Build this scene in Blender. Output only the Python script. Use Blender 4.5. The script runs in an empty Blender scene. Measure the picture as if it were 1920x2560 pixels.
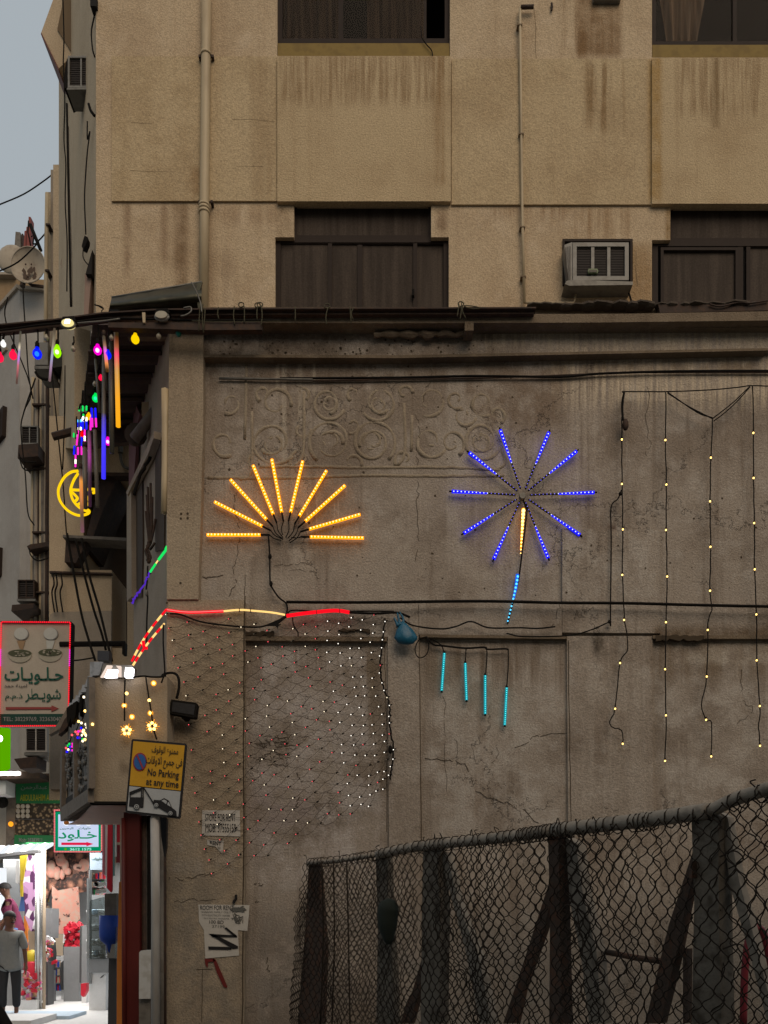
import bpy, bmesh, math, random
from mathutils import Vector, Matrix, noise as mnoise
R = math.radians
random.seed(7)
sc = bpy.context.scene
col = sc.collection

# ---------------------------------------------------------------- camera, sky, sun, exposure
FP, CX, HY, EYE = 2100.0, 960.0, 2310.0, 1.55       # focal length and horizon of the photograph in its own pixels, eye height in metres
cam = bpy.data.cameras.new('camera'); camo = bpy.data.objects.new('camera', cam); col.objects.link(camo)
camo.location = (0, 0, EYE); camo.rotation_euler = (R(90), 0, 0)
cam.sensor_fit = 'AUTO'; cam.sensor_width = 36.0; cam.lens = 36.0*FP/2560.0
cam.shift_y = (HY-1280.0)/2560.0; cam.clip_start = 0.05; cam.clip_end = 2000
sc.camera = camo
SUN_EL, SUN_AZ = 40.0, 160.0                         # sun behind the camera, a little to the right (azimuth clockwise from +Y)
world = bpy.data.worlds.new('World'); sc.world = world; world.use_nodes = True
wn = world.node_tree.nodes; wl = world.node_tree.links; wn.clear()
sky = wn.new('ShaderNodeTexSky'); sky.sky_type = 'NISHITA'; sky.sun_disc = False
sky.sun_elevation = R(SUN_EL); sky.sun_rotation = R(SUN_AZ); sky.air_density = 1.0; sky.dust_density = 3.0; sky.ozone_density = 1.0; sky.altitude = 0
bg = wn.new('ShaderNodeBackground'); bg.inputs['Strength'].default_value = 0.05
veil = wn.new('ShaderNodeMix'); veil.data_type = 'RGBA'; veil.inputs[0].default_value = 0.8          # thin even cloud over the dusk sky
veil.inputs[7].default_value = (9.3, 10.3, 10.9, 1); wl.new(sky.outputs[0], veil.inputs[6])
wo = wn.new('ShaderNodeOutputWorld'); wl.new(veil.outputs[2], bg.inputs[0]); wl.new(bg.outputs[0], wo.inputs[0])
sl = bpy.data.lights.new('sun', 'SUN'); so = bpy.data.objects.new('sun', sl); col.objects.link(so)
sl.energy = 1.55; sl.angle = R(45); sl.color = (1.0, 0.77, 0.55)
_d = Vector((math.sin(R(SUN_AZ))*math.cos(R(SUN_EL)), math.cos(R(SUN_AZ))*math.cos(R(SUN_EL)), math.sin(R(SUN_EL))))
so.rotation_euler = _d.to_track_quat('Z', 'Y').to_euler(); so.location = (3, -6, 25)
sc.view_settings.view_transform = 'Standard'; sc.view_settings.look = 'None'
sc.view_settings.exposure = 0.0; sc.view_settings.gamma = 1.0; sc.view_settings.use_curve_mapping = False
sc.render.engine = 'CYCLES'
try:
    sc.cycles.use_denoising = True; sc.cycles.denoiser = 'OPENIMAGEDENOISE'
    sc.cycles.max_bounces = 6; sc.cycles.transparent_max_bounces = 24
    sc.cycles.sample_clamp_indirect = 4.0
except Exception: pass

# ---------------------------------------------------------------- geometry helpers
D = 9.0                                              # distance of the stained wall
def W(px, py, z=D):                                  # point of the place seen at pixel (px, py), z metres ahead
    return Vector(((px-CX)/FP*z, z, EYE+(HY-py)/FP*z))
def crop(x0, y0, k): return lambda x, y: (x0+x*k, y0+y*k)
Z1 = crop(0, 0, .3165); Z2 = crop(0, 680, .3165); Z3 = crop(0, 1340, .3165); Z4 = crop(0, 1980, .3134)
Z5 = crop(480, 0, .434); Z6 = crop(1160, 0, .4581); Z7 = crop(480, 760, .434); Z8 = crop(1100, 760, .4943)
Y1 = crop(400, 1500, .3978); Y2 = crop(1000, 1500, .5546); Y3 = crop(700, 1960, .7354); Y4 = crop(300, 2000, .3617)
Y5 = crop(0, 1500, .1583); Y6 = crop(140, 1650, .217); Y7 = crop(0, 1900, .1929); Y8 = crop(0, 2200, .205)
C1 = crop(150, 850, .1808); C2 = crop(0, 760, .1808); C3 = crop(260, 680, .1808); C4 = crop(320, 1000, .2532); C5 = crop(120, 1640, .1446); C6 = crop(0, 480, .1808)
WOFF = {}
class MB:
    def __init__(s): s.v = []; s.f = []
    def add(s, vs, fs):
        n = len(s.v); s.v += [Vector(p) for p in vs]; s.f += [tuple(i+n for i in f) for f in fs]; return s
    def box(s, x0, x1, y0, y1, z0, z1):
        return s.add([(x0,y0,z0),(x1,y0,z0),(x1,y1,z0),(x0,y1,z0),(x0,y0,z1),(x1,y0,z1),(x1,y1,z1),(x0,y1,z1)],
                     [(0,3,2,1),(4,5,6,7),(0,1,5,4),(1,2,6,5),(2,3,7,6),(3,0,4,7)])
    def prism(s, pts, d):                            # flat outline (list of Vectors) extruded by the vector d
        a = [Vector(p) for p in pts]; d = Vector(d); n = len(a)
        return s.add(a+[p+d for p in a], [tuple(range(n)), tuple(range(2*n-1, n-1, -1))]+[(i, n+i, n+(i+1) % n, (i+1) % n) for i in range(n)])
    def pp(s, pts, zf, zb):                          # outline given in photo pixels at distance zf, running back to zb
        return s.prism([W(x, y, zf) for x, y in pts], (0, zb-zf, 0))
    def rect(s, x0, y0, x1, y1, zf, zb): return s.pp([(x0,y1),(x1,y1),(x1,y0),(x0,y0)], zf, zb)
    def tube(s, pts, r, n=6, cap=True):
        pts = [Vector(p) for p in pts]; m = len(pts); rs = r if isinstance(r, (list, tuple)) else [r]*m
        t = (pts[1]-pts[0]).normalized(); u = t.orthogonal().normalized(); base = len(s.v)
        for i, p in enumerate(pts):
            a = pts[min(i+1, m-1)]-pts[max(i-1, 0)]
            if a.length > 1e-9:
                nt = a.normalized(); u = (u-nt*u.dot(nt)); u = u.normalized() if u.length > 1e-6 else nt.orthogonal().normalized(); t = nt
            w = t.cross(u)
            for k in range(n):
                g = 2*math.pi*k/n; s.v.append(p+(u*math.cos(g)+w*math.sin(g))*rs[i])
        for i in range(m-1):
            for k in range(n):
                a = base+i*n+k; b = base+i*n+(k+1) % n; s.f.append((a, b, b+n, a+n))
        if cap:
            s.f.append(tuple(base+k for k in range(n-1, -1, -1))); s.f.append(tuple(base+(m-1)*n+k for k in range(n)))
        return s
    def lathe(s, o, prof, n=10, axis=(0,0,1)):       # prof: (radius, distance along the axis)
        ax = Vector(axis).normalized(); o = Vector(o)
        return s.tube([o+ax*h for _, h in prof], [max(r, 1e-4) for r, _ in prof], n)
    def ball(s, c, r, n=8, m=5, sx=1, sy=1, sz=1):
        c = Vector(c); b = len(s.v)
        for i in range(1, m):
            a = math.pi*i/m
            for k in range(n):
                g = 2*math.pi*k/n; s.v.append(c+Vector((r*sx*math.sin(a)*math.cos(g), r*sy*math.sin(a)*math.sin(g), r*sz*math.cos(a))))
        s.v.append(c+Vector((0,0,r*sz))); s.v.append(c-Vector((0,0,r*sz))); t = len(s.v)-2
        for i in range(m-2):
            for k in range(n):
                p = b+i*n+k; q = b+i*n+(k+1) % n; s.f.append((p, p+n, q+n, q))
        for k in range(n):
            s.f.append((t, b+k, b+(k+1) % n)); s.f.append((t+1, b+(m-2)*n+(k+1) % n, b+(m-2)*n+k))
        return s
    def ribbon(s, pts, w, nrm=(0,-1,0)):             # thin flat strip lying in a wall
        pts = [Vector(p) for p in pts]; nrm = Vector(nrm); b = len(s.v); m = len(pts)
        for i, p in enumerate(pts):
            t = (pts[min(i+1, m-1)]-pts[max(i-1, 0)]).normalized(); q = t.cross(nrm).normalized()
            ww = w*(1 if not isinstance(w, (list, tuple)) else 1); s.v += [p+q*ww/2, p-q*ww/2]
        for i in range(m-1): s.f.append((b+2*i, b+2*i+1, b+2*i+3, b+2*i+2))
        return s
    def mesh(s, name, off=Vector((0,0,0)), smooth=False):
        me = bpy.data.meshes.new(name); me.from_pydata([p-off for p in s.v], [], s.f); me.update()
        bm = bmesh.new(); bm.from_mesh(me); bmesh.ops.recalc_face_normals(bm, faces=bm.faces); bm.to_mesh(me); bm.free()
        if smooth:
            for p in me.polygons: p.use_smooth = True
        return me
    def build(s, name, m, parent=None, smooth=False, label=None, kind=None):
        off = WOFF[parent.name] if parent else Vector((0,0,0))
        org = Vector((0,0,0))
        if not parent:
            lo = [min(p[i] for p in s.v) for i in range(3)]; hi = [max(p[i] for p in s.v) for i in range(3)]
            org = Vector(((lo[0]+hi[0])/2, (lo[1]+hi[1])/2, lo[2]))
        o = bpy.data.objects.new(name, s.mesh(name, off+org, smooth)); o.data.materials.append(m); col.objects.link(o)
        o.location = org
        if parent: o.parent = parent
        WOFF[o.name] = off+org
        if label: o['label'] = label
        if kind: o['kind'] = kind
        return o
def thing(name, label, cat, loc, group=None):
    o = bpy.data.objects.new(name, None); col.objects.link(o); o.location = loc; o.empty_display_size = .1
    WOFF[o.name] = Vector(loc); o['label'] = label; o['category'] = cat
    if group: o['group'] = group
    return o
def tag(o, label, cat, group=None):
    o['label'] = label; o['category'] = cat
    if group: o['group'] = group
    return o
def struct(o): o['kind'] = 'structure'; return o
def place(name, me, loc, parent, label=None):        # another object on shared mesh data, loc in world metres
    o = bpy.data.objects.new(name, me); col.objects.link(o); o.location = Vector(loc)-(WOFF[parent.name] if parent else Vector((0,0,0)))
    if parent: o.parent = parent
    WOFF[o.name] = Vector(loc)
    if label: o['label'] = label
    return o
def sm(pts, n=4):                                    # Catmull-Rom through pts
    p = [Vector(a) for a in pts]; p = [p[0]*2-p[1]]+p+[p[-1]*2-p[-2]]; out = []
    for i in range(1, len(p)-2):
        for k in range(n):
            t = k/n; a, b, c, d = p[i-1], p[i], p[i+1], p[i+2]
            out.append(.5*((2*b)+(c-a)*t+(2*a-5*b+4*c-d)*t*t+(3*b-a-3*c+d)*t**3))
    return out+[p[-2]]
def jit(pts, a, seed=0):
    r = random.Random(seed); return [Vector(p)+Vector((r.uniform(-a,a), r.uniform(-a,a)*.3, r.uniform(-a,a))) for p in pts]
def PW(pts, z, f=None): return [W(*(f(*p) if f else p), z) for p in pts]

def wall_holes(mb, rect, holes, zf, depth):          # plain wall sheet at distance zf with rectangular openings and their reveals (pixels)
    x0, y0, x1, y1 = rect
    xs = sorted({x0, x1}|{h[0] for h in holes}|{h[2] for h in holes}); ys = sorted({y0, y1}|{h[1] for h in holes}|{h[3] for h in holes})
    xs = [x for x in xs if x0 <= x <= x1]; ys = [y for y in ys if y0 <= y <= y1]
    def solid(i, j):
        if i < 0 or j < 0 or i >= len(xs)-1 or j >= len(ys)-1: return True
        cx = (xs[i]+xs[i+1])/2; cy = (ys[j]+ys[j+1])/2
        return not any(h[0] < cx < h[2] and h[1] < cy < h[3] for h in holes)
    dv = Vector((0, depth, 0))
    for i in range(len(xs)-1):
        for j in range(len(ys)-1):
            a, b, c, d = W(xs[i], ys[j+1], zf), W(xs[i+1], ys[j+1], zf), W(xs[i+1], ys[j], zf), W(xs[i], ys[j], zf)
            if solid(i, j): mb.add([a, b, c, d], [(0,1,2,3)])
            else:
                if solid(i-1, j): mb.add([a, d, d+dv, a+dv], [(0,1,2,3)])
                if solid(i+1, j): mb.add([c, b, b+dv, c+dv], [(0,1,2,3)])
                if solid(i, j-1): mb.add([d, c, c+dv, d+dv], [(0,1,2,3)])
                if solid(i, j+1): mb.add([b, a, a+dv, b+dv], [(0,1,2,3)])
    return mb

# ---------------------------------------------------------------- materials
class NT:
    def __init__(s, name):
        s.m = bpy.data.materials.new(name); s.m.use_nodes = True; s.t = s.m.node_tree; s.t.nodes.clear()
        s.out = s.t.nodes.new('ShaderNodeOutputMaterial'); s._pos = None; s._xyz = None
    def n(s, t, **k):
        o = s.t.nodes.new(t)
        for a, b in k.items(): setattr(o, a, b)
        return o
    def put(s, sock, v):
        if hasattr(v, 'is_output') or hasattr(v, 'links') and not isinstance(v, (int, float, tuple)): s.t.links.new(v, sock)
        else:
            if isinstance(v, tuple) and len(v) == 3 and len(sock.default_value) == 4: v = v+(1,)
            sock.default_value = v
    def pos(s):
        if s._pos is None: s._pos = s.n('ShaderNodeNewGeometry').outputs['Position']
        return s._pos
    def obj(s): return s.n('ShaderNodeTexCoord').outputs['Object']
    def xyz(s):
        if s._xyz is None:
            q = s.n('ShaderNodeSeparateXYZ'); s.put(q.inputs[0], s.pos()); s._xyz = q.outputs
        return s._xyz
    def vmul(s, v, k):
        o = s.n('ShaderNodeVectorMath', operation='MULTIPLY'); s.put(o.inputs[0], v); o.inputs[1].default_value = k; return o.outputs[0]
    def vadd(s, v, k):
        o = s.n('ShaderNodeVectorMath', operation='ADD'); s.put(o.inputs[0], v); s.put(o.inputs[1], k); return o.outputs[0]
    def noise(s, v, scale, detail=3, rough=.55, dist=0.0, colr=False):
        o = s.n('ShaderNodeTexNoise'); s.put(o.inputs['Vector'], v); o.inputs['Scale'].default_value = scale; o.inputs['Detail'].default_value = detail
        o.inputs['Roughness'].default_value = rough; o.inputs['Distortion'].default_value = dist; return o.outputs['Color' if colr else 'Fac']
    def math(s, op, a, b=0.0, clamp=False):
        o = s.n('ShaderNodeMath', operation=op); o.use_clamp = clamp; s.put(o.inputs[0], a); s.put(o.inputs[1], b); return o.outputs[0]
    def mul(s, a, b): return s.math('MULTIPLY', a, b)
    def ss(s, v, lo, hi, a=0.0, b=1.0):              # smooth step
        o = s.n('ShaderNodeMapRange', interpolation_type='SMOOTHSTEP'); s.put(o.inputs[0], v)
        for i, q in enumerate((lo, hi, a, b)): o.inputs[i+1].default_value = q
        return o.outputs[0]
    def lin(s, v, lo, hi, a=0.0, b=1.0):
        o = s.n('ShaderNodeMapRange'); s.put(o.inputs[0], v)
        for i, q in enumerate((lo, hi, a, b)): o.inputs[i+1].default_value = q
        return o.outputs[0]
    def mix(s, f, a, b, mode='MIX'):
        o = s.n('ShaderNodeMix', data_type='RGBA', blend_type=mode); s.put(o.inputs[0], f); s.put(o.inputs[6], a); s.put(o.inputs[7], b); return o.outputs[2]
    def box(s, x0, x1, z0, z1, sx=.06, sz=.06):      # soft rectangular region of a wall, metres
        X, _, Z = s.xyz(); m = s.mul(s.ss(X, x0-sx, x0+sx), s.ss(X, x1-sx, x1+sx, 1, 0))
        return s.mul(m, s.mul(s.ss(Z, z0-sz, z0+sz), s.ss(Z, z1-sz, z1+sz, 1, 0)))
    def bump(s, h, strength, dist=.01):
        o = s.n('ShaderNodeBump'); o.inputs['Strength'].default_value = strength; o.inputs['Distance'].default_value = dist; s.put(o.inputs['Height'], h); return o.outputs[0]
    def bsdf(s, c, rough=.8, metal=0.0, nrm=None, spec=.3):
        b = s.n('ShaderNodeBsdfPrincipled'); s.put(b.inputs['Base Color'], c); s.put(b.inputs['Roughness'], rough); b.inputs['Metallic'].default_value = metal
        b.inputs['Specular IOR Level'].default_value = spec
        if nrm is not None: s.put(b.inputs['Normal'], nrm)
        s.t.links.new(b.outputs[0], s.out.inputs[0]); return b
def pbox(x0, y0, x1, y1, z):                         # pixel rectangle -> wall metres (x0, x1, z0, z1)
    a = W(x0, y1, z); b = W(x1, y0, z); return a.x, b.x, a.z, b.z
def plaster(name, c, dark, light, stain=(), streak=.5, blot=.5, grain=.22, bump=.6, gscale=55, patch=None, cracks=0.0):
    """stain: (x0, x1, z0, z1, soft, colour, amount, streaky) regions of dirt and other tones with a shape of their own"""
    t = NT(name); p = t.pos()
    n1 = t.noise(p, 1.1, 5, .62); n2 = t.noise(p, 4.5, 5, .65)
    st = t.noise(t.vmul(p, (7.5, 7.5, .42)), 1.0, 4, .6, .3); st2 = t.noise(t.vmul(p, (24, 24, 1.1)), 1.0, 3, .6)
    cc = t.mix(t.mul(t.ss(n1, .42, .68), blot), c, dark)
    cc = t.mix(t.mul(t.ss(n2, .48, .72), blot*.7), cc, light)
    cc = t.mix(t.mul(t.ss(st, .52, .74), streak), cc, dark)
    cc = t.mix(t.mul(t.ss(st2, .56, .75), streak*.45), cc, light)
    for (x0, x1, z0, z1, sf, sc_, am, kd) in stain:
        b = t.mul(t.box(x0, x1, z0, z1, sf*1.4, sf*2.2), t.lin(t.math('ADD', n2, t.mul(st2, .6)), .5, .95, .45, 1.0))
        q = {'s': lambda: t.ss(st2, .36, .62), 'S': lambda: t.ss(st, .40, .60), 'b': lambda: t.ss(n2, .36, .60), 'f': lambda: t.lin(n2, .2, .5, .55, 1.0)}[kd]()
        cc = t.mix(t.mul(t.mul(b, q), am), cc, sc_)
    g1 = t.noise(p, gscale, 2, .7); g2 = t.noise(p, gscale*2.3, 1, .5)
    gg = t.math('ADD', t.mul(t.math('SUBTRACT', g1, .5), grain*2.4), t.mul(t.math('SUBTRACT', g2, .5), grain*1.6))
    cc = t.mix(1.0, cc, t.math('ADD', 1.0, gg), 'MULTIPLY')
    h = t.math('ADD', g1, t.mul(n2, .8))
    if cracks:
        vo = t.n('ShaderNodeTexVoronoi', feature='DISTANCE_TO_EDGE'); vo.inputs['Scale'].default_value = .55
        t.put(vo.inputs['Vector'], t.vadd(p, t.vmul(t.noise(p, 2.2, 5, .7, 0, True), (.9, .9, .9))))
        k = t.mul(t.ss(vo.outputs['Distance'], 0.0, .0045, 1, 0), t.ss(t.noise(p, .7, 2), .45, .55))
        cc = t.mix(t.mul(k, cracks), cc, tuple(q*.25 for q in dark)); h = t.math('SUBTRACT', h, k)
    t.bsdf(cc, .93, 0, t.bump(h, bump, .012), .15); return t.m
def paint(name, c, rough=.6, metal=0.0, var=.25, scale=9, dirt=None, dirt_amt=.5, bump=0.0, spec=.35, stretch=(1,1,1)):
    t = NT(name); o = t.vmul(t.pos(), stretch)
    n = t.noise(o, scale, 4, .6); g = t.noise(o, scale*8, 2, .6)
    cc = t.mix(1.0, c, t.math('ADD', 1-var*.7, t.math('ADD', t.mul(n, var), t.mul(g, var*.6))), 'MULTIPLY')
    if dirt: cc = t.mix(t.mul(t.ss(n, .45, .65), dirt_amt), cc, dirt)
    t.bsdf(cc, rough, metal, t.bump(g, bump, .006) if bump else None, spec); return t.m
def emit(name, c, s, gl=0.0):
    t = NT(name); e = t.n('ShaderNodeEmission'); t.put(e.inputs[0], c); e.inputs[1].default_value = s
    if gl:
        tr = t.n('ShaderNodeBsdfTransparent'); mx = t.n('ShaderNodeMixShader'); mx.inputs[0].default_value = gl
        t.t.links.new(tr.outputs[0], mx.inputs[1]); t.t.links.new(e.outputs[0], mx.inputs[2]); t.t.links.new(mx.outputs[0], t.out.inputs[0])
    else: t.t.links.new(e.outputs[0], t.out.inputs[0])
    return t.m
def glass(name, tint, k=.35, rough=.05):
    t = NT(name); tr = t.n('ShaderNodeBsdfTransparent'); t.put(tr.inputs[0], tint); gl = t.n('ShaderNodeBsdfGlossy'); gl.inputs['Roughness'].default_value = rough
    t.put(gl.inputs[0], (.8,.8,.8)); mx = t.n('ShaderNodeMixShader'); fr = t.n('ShaderNodeLayerWeight')
    t.put(mx.inputs[0], t.math('ADD', t.mul(t.math('POWER', fr.outputs['Facing'], 5.0), .4), k, True)); t.t.links.new(tr.outputs[0], mx.inputs[1]); t.t.links.new(gl.outputs[0], mx.inputs[2]); t.t.links.new(mx.outputs[0], t.out.inputs[0])
    return t.m

M = {}
M['black_wire'] = paint('black cable', (.011,.010,.009), .9, var=.4, spec=.08)
M['crack'] = paint('hairline crack', (.060,.046,.032), .95, spec=.05)
M['brown_frame'] = paint('brown window aluminium', (.026,.018,.014), .65, .0, var=.3, spec=.12)
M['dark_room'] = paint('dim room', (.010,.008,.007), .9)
M['rust_dark'] = paint('rusty dark steel', (.035,.022,.016), .75, .2, var=.6, scale=14, dirt=(.07,.035,.018), bump=.4)
M['grey_metal'] = paint('weathered grey metal', (.14,.135,.12), .55, .4, var=.4, dirt=(.05,.045,.04))
M['concrete_grey'] = paint('grey weathered concrete', (.15,.135,.115), .9, 0, var=.5, scale=7, dirt=(.06,.05,.04), bump=.5)
M['pvc'] = paint('cream painted pipe', (.40,.32,.20), .5, 0, var=.25, scale=4, dirt=(.22,.16,.09), dirt_amt=.5, stretch=(1,1,.3))
M['ac_body'] = paint('grey air conditioner casing', (.17,.165,.15), .5, .1, var=.3, dirt=(.08,.07,.055))
M['ac_dark'] = paint('air conditioner grille', (.022,.016,.013), .7, var=.5)
M['white_plastic'] = paint('dirty white plastic', (.50,.50,.48), .5, var=.3, dirt=(.3,.27,.22))
# ================================================================ the upper, cream building
ZU = 9.25
CREAM, CREAMD, CREAML = (.455,.355,.235), (.33,.24,.15), (.53,.43,.31)
PAN, PAND = (.44,.343,.212), (.33,.24,.138)
RUST = (.13,.07,.03)
st_up = [pbox(1402, -20, 1466, 140, ZU)+(.05, (.20,.12,.055), .75, 'S'), pbox(1440, -30, 1552, 142, ZU)+(.03, (.155,.085,.035), .8, 'f'),
         pbox(310, 505, 326, 690, ZU)+(.03, (.17,.10,.055), .7, 'f'), pbox(403, 505, 418, 660, ZU)+(.03, (.19,.115,.065), .6, 'f'), pbox(436, 508, 468, 770, ZU)+(.03, (.15,.09,.045), .8, 'f'),
         pbox(1430, 515, 1580, 598, ZU)+(.06, (.22,.13,.06), .65, 'S'), pbox(1560, 610, 1634, 772, ZU)+(.04, (.25,.15,.06), .7, 'f'), pbox(696, 512, 722, 592, ZU)+(.03, (.14,.09,.045), .7, 'b'), pbox(1090, 515, 1118, 592, ZU)+(.03, (.16,.095,.05), .7, 'b'),
         pbox(1664, 520, 1680, 600, ZU)+(.02, (.20,.12,.04), .9, 'f'), pbox(525, 515, 700, 560, ZU)+(.05, (.25,.16,.09), .5, 'S'), pbox(1225, 505, 1420, 545, ZU)+(.05, (.25,.16,.09), .6, 's'), pbox(500, 0, 540, 770, ZU)+(.04, (.26,.19,.12), .45, 'f'),  # includes a darker strip along the drain pipe
         pbox(525, 640, 580, 772, ZU)+(.06, (.22,.16,.11), .5, 'S')]
st_pan = [pbox(700, 140, 1122, 270, ZU)+(.05, (.22,.145,.075), .75, 's'), pbox(1085, 140, 1116, 470, ZU)+(.03, (.22,.13,.055), .6, 'S'), pbox(1460, 160, 1560, 330, ZU)+(.05, (.19,.115,.05), .8, 'S'), pbox(1478, 165, 1505, 290, ZU)+(.02, (.17,.10,.045), .5, 'S'),
          pbox(1620, 150, 1650, 510, ZU)+(.025, (.30,.18,.05), .75, 'f'), pbox(1690, 146, 1900, 300, ZU)+(.05, (.22,.145,.075), .7, 's'), pbox(1775, 146, 1795, 330, ZU)+(.02, (.18,.12,.06), .7, 'f'), pbox(470, 420, 500, 505, ZU)+(.03, (.24,.14,.065), .6, 'b'), pbox(280, 170, 500, 520, ZU)+(.06, (.30,.215,.12), .4, 'b'), pbox(625, 150, 695, 500, ZU)+(.05, (.29,.205,.115), .5, 'S')]
M['cream'] = plaster('cream stucco', CREAM, CREAMD, CREAML, st_up, streak=.4, blot=.6, grain=.38, bump=.8)
M['cream_panel'] = plaster('ochre stucco panel', PAN, PAND, (.42,.33,.2), st_pan, streak=.4, blot=.6, grain=.38, bump=.8)
M['ochre_sill'] = paint('ochre painted sill', (.20,.135,.035), .8, var=.4, dirt=(.11,.07,.02))
ub = thing('apartment_building', 'cream stucco apartment building rising above the stained wall, with ochre bay panels and brown windows', 'building', (W(960, 0, ZU).x, ZU, 0))
holes = [(693,-260,1125,140), (1630,-260,2060,144), (735,505,1078,596), (688,593,1122,800), (1676,512,2010,602), (1630,600,2060,800), (1406,597,1582,712)]
mb = MB(); wall_holes(mb, (240,-420,2150,812), holes, ZU, .085); mb.build('wall', M['cream'], ub)
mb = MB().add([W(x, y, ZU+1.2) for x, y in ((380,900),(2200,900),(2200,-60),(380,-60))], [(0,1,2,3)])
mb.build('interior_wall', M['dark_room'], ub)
MB().rect(238,-428,2152,-416, ZU-.05, ZU+7).build('roof', M['cream'], ub)
def panel(x0, y0, x1, y1, proud, nm='spandrel_panel', lab=None):
    MB().rect(x0, y0, x1, y1, ZU-proud, ZU+.02).build(nm, M['cream_panel'], ub, label=lab)
panel(279,141,692,502,.022); panel(1129,147,1629,511,.022)
panel(693,140.5,1127,503,.05, 'bay_panel'); panel(1630,145,2100,509,.05, 'bay_panel')
for x0, x1, y0, y1 in ((693,1125,108,140),(1630,2060,112,145)):
    MB().rect(x0+1, y0, x1-1, y1+4, ZU+.012, ZU+.3).build('sill', M['ochre_sill'], ub)
t = NT('fold shaded net curtain'); n = t.noise(t.vmul(t.pos(), (30,1,.8)), 1, 4, .6); cc = t.mix(t.ss(n, .35,.7), (.045,.031,.020), (.17,.125,.085)); t.bsdf(cc, .95); M['curtain'] = t.m  # vertical streaks put fold shading into the curtain colour
t = NT('pale gathered curtain'); n = t.noise(t.vmul(t.pos(), (22,1,.6)), 1, 4, .6); t.bsdf(t.mix(t.ss(n,.35,.7), (.30,.25,.20), (.70,.62,.52)), .95); M['curtain_pale'] = t.m  # light and dark of the folds painted as streaks
t = NT('dusty brown film glass'); n = t.noise(t.vmul(t.pos(), (13,13,.7)), 1, 4, .6); g = t.noise(t.pos(), 60, 2, .6)  # vertical streaks paint faint curtain folds into the pane colour
cc = t.mix(t.ss(n,.35,.7), (.036,.027,.021), (.060,.046,.036)); cc = t.mix(1.0, cc, t.lin(g,.2,.8,.7,1.3), 'MULTIPLY'); t.bsdf(cc, .5, 0, None, .05); M['film_glass'] = t.m
M['pane'] = glass('window glass', (.62,.58,.54), .003, .08)
def curtain(x0, y0, x1, y1, z, m, parent, amp=.03, k=26, bow=0.0):
    mb = MB(); n = 60
    for j in range(2):
        for i in range(n+1):
            q = i/n; y = (y0, y1)[j]; xx = x0+(x1-x0)*q
            p = W(xx+(bow*math.sin(q*3)*j), y, z); p.y += amp*math.sin(q*k+math.sin(q*9)*2); mb.v.append(p)
    for i in range(n): mb.f.append((i, i+1, n+2+i, n+1+i))
    mb.build('curtain', m, parent, True)
def frame(mb, x0, y0, x1, y1, w, z0, z1):
    for a in ((x0,y0,x1,y0+w),(x0,y1-w,x1,y1),(x0,y0+w,x0+w,y1-w),(x1-w,y0+w,x1,y1-w)): mb.rect(*a, z0, z1)
def pane(x0, y0, x1, y1, z, m, parent): MB().rect(x0, y0, x1, y1, z, z+.006).build('pane', m, parent)
# upper left window
ZW = ZU+.05
mb = MB(); frame(mb, 694,-259,1124,108, 12, ZW, ZW+.06); mb.rect(846,-247,858,96, ZW+.01, ZW+.05); mb.rect(1060,-247,1066,96, ZW+.012, ZW+.045); w = mb.build('window', M['brown_frame'], ub)
pane(706,-247,846,96, ZW+.03, M['pane'], w); pane(858,-247,1060,96, ZW+.036, M['pane'], w)
curtain(704,-260,848,104, ZW+.16, M['curtain'], w); curtain(918,-260,1066,104, ZW+.18, M['curtain'], w, .025, 30)
# upper right window with a pale curtain pulled aside
mb = MB(); frame(mb, 1631,-259,2060,112, 9, ZW, ZW+.06); mb.rect(1832,-250,1842,103, ZW+.01, ZW+.05); w = mb.build('window', M['brown_frame'], ub, label='window with a pale gathered curtain')
pane(1640,-250,1832,103, ZW+.03, M['pane'], w); pane(1842,-250,2050,103, ZW+.036, M['pane'], w)
mb = MB(); n = 40
for j in range(9):
    v = j/8
    for i in range(n+1):
        q = i/n; xl = 1642+max(0, v-.55)*60; xr = 1768-max(0, v-.6)*70
        p = W(xl+(xr-xl)*q, -260+370*v, ZW+.12); p.y += .035*math.sin(q*24+v*.6); mb.v.append(p)
for j in range(8):
    for i in range(n): a = j*(n+1)+i; mb.f.append((a, a+1, a+n+2, a+n+1))
mb.build('curtain', M['curtain_pale'], w, True)
# lower windows with a narrower transom light above
mb = MB(); frame(mb, 689,594,1121,800, 12, ZW, ZW+.06)
for a in ((820,606,830,800),(894,612,906,800),(1033,606,1043,800)): mb.rect(*a, ZW+.005, ZW+.05)
mb.rect(701,606,1109,610, ZW+.01, ZW+.05); frame(mb, 736,506,1077,594, 6, ZW+.02, ZW+.06); w = mb.build('window', M['brown_frame'], ub)
for i, a in enumerate(((701,610,820,798),(830,610,894,798),(906,610,1033,798),(1043,610,1109,798),(742,512,1071,588))): pane(*a, ZW+.02+.004*i, M['film_glass'], w)
mb = MB().rect(1030,722,1036,738, ZW-.03, ZW+.005); mb.build('latch', M['black_wire'], w)
mb = MB(); frame(mb, 1631,601,2060,800, 14, ZW, ZW+.06)
for a in ((1846,615,1858,800),(1866,615,1876,800)): mb.rect(*a, ZW+.005, ZW+.05)
frame(mb, 1652,618,1846,800, 7, ZW-.012, ZW+.02); frame(mb, 1677,513,2010,601, 6, ZW+.02, ZW+.06); w = mb.build('window', M['brown_frame'], ub)
for i, a in enumerate(((1659,625,1839,798),(1876,622,2046,798),(1683,519,2004,595))): pane(*a, ZW+.02+.004*i, M['film_glass'], w)

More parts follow.
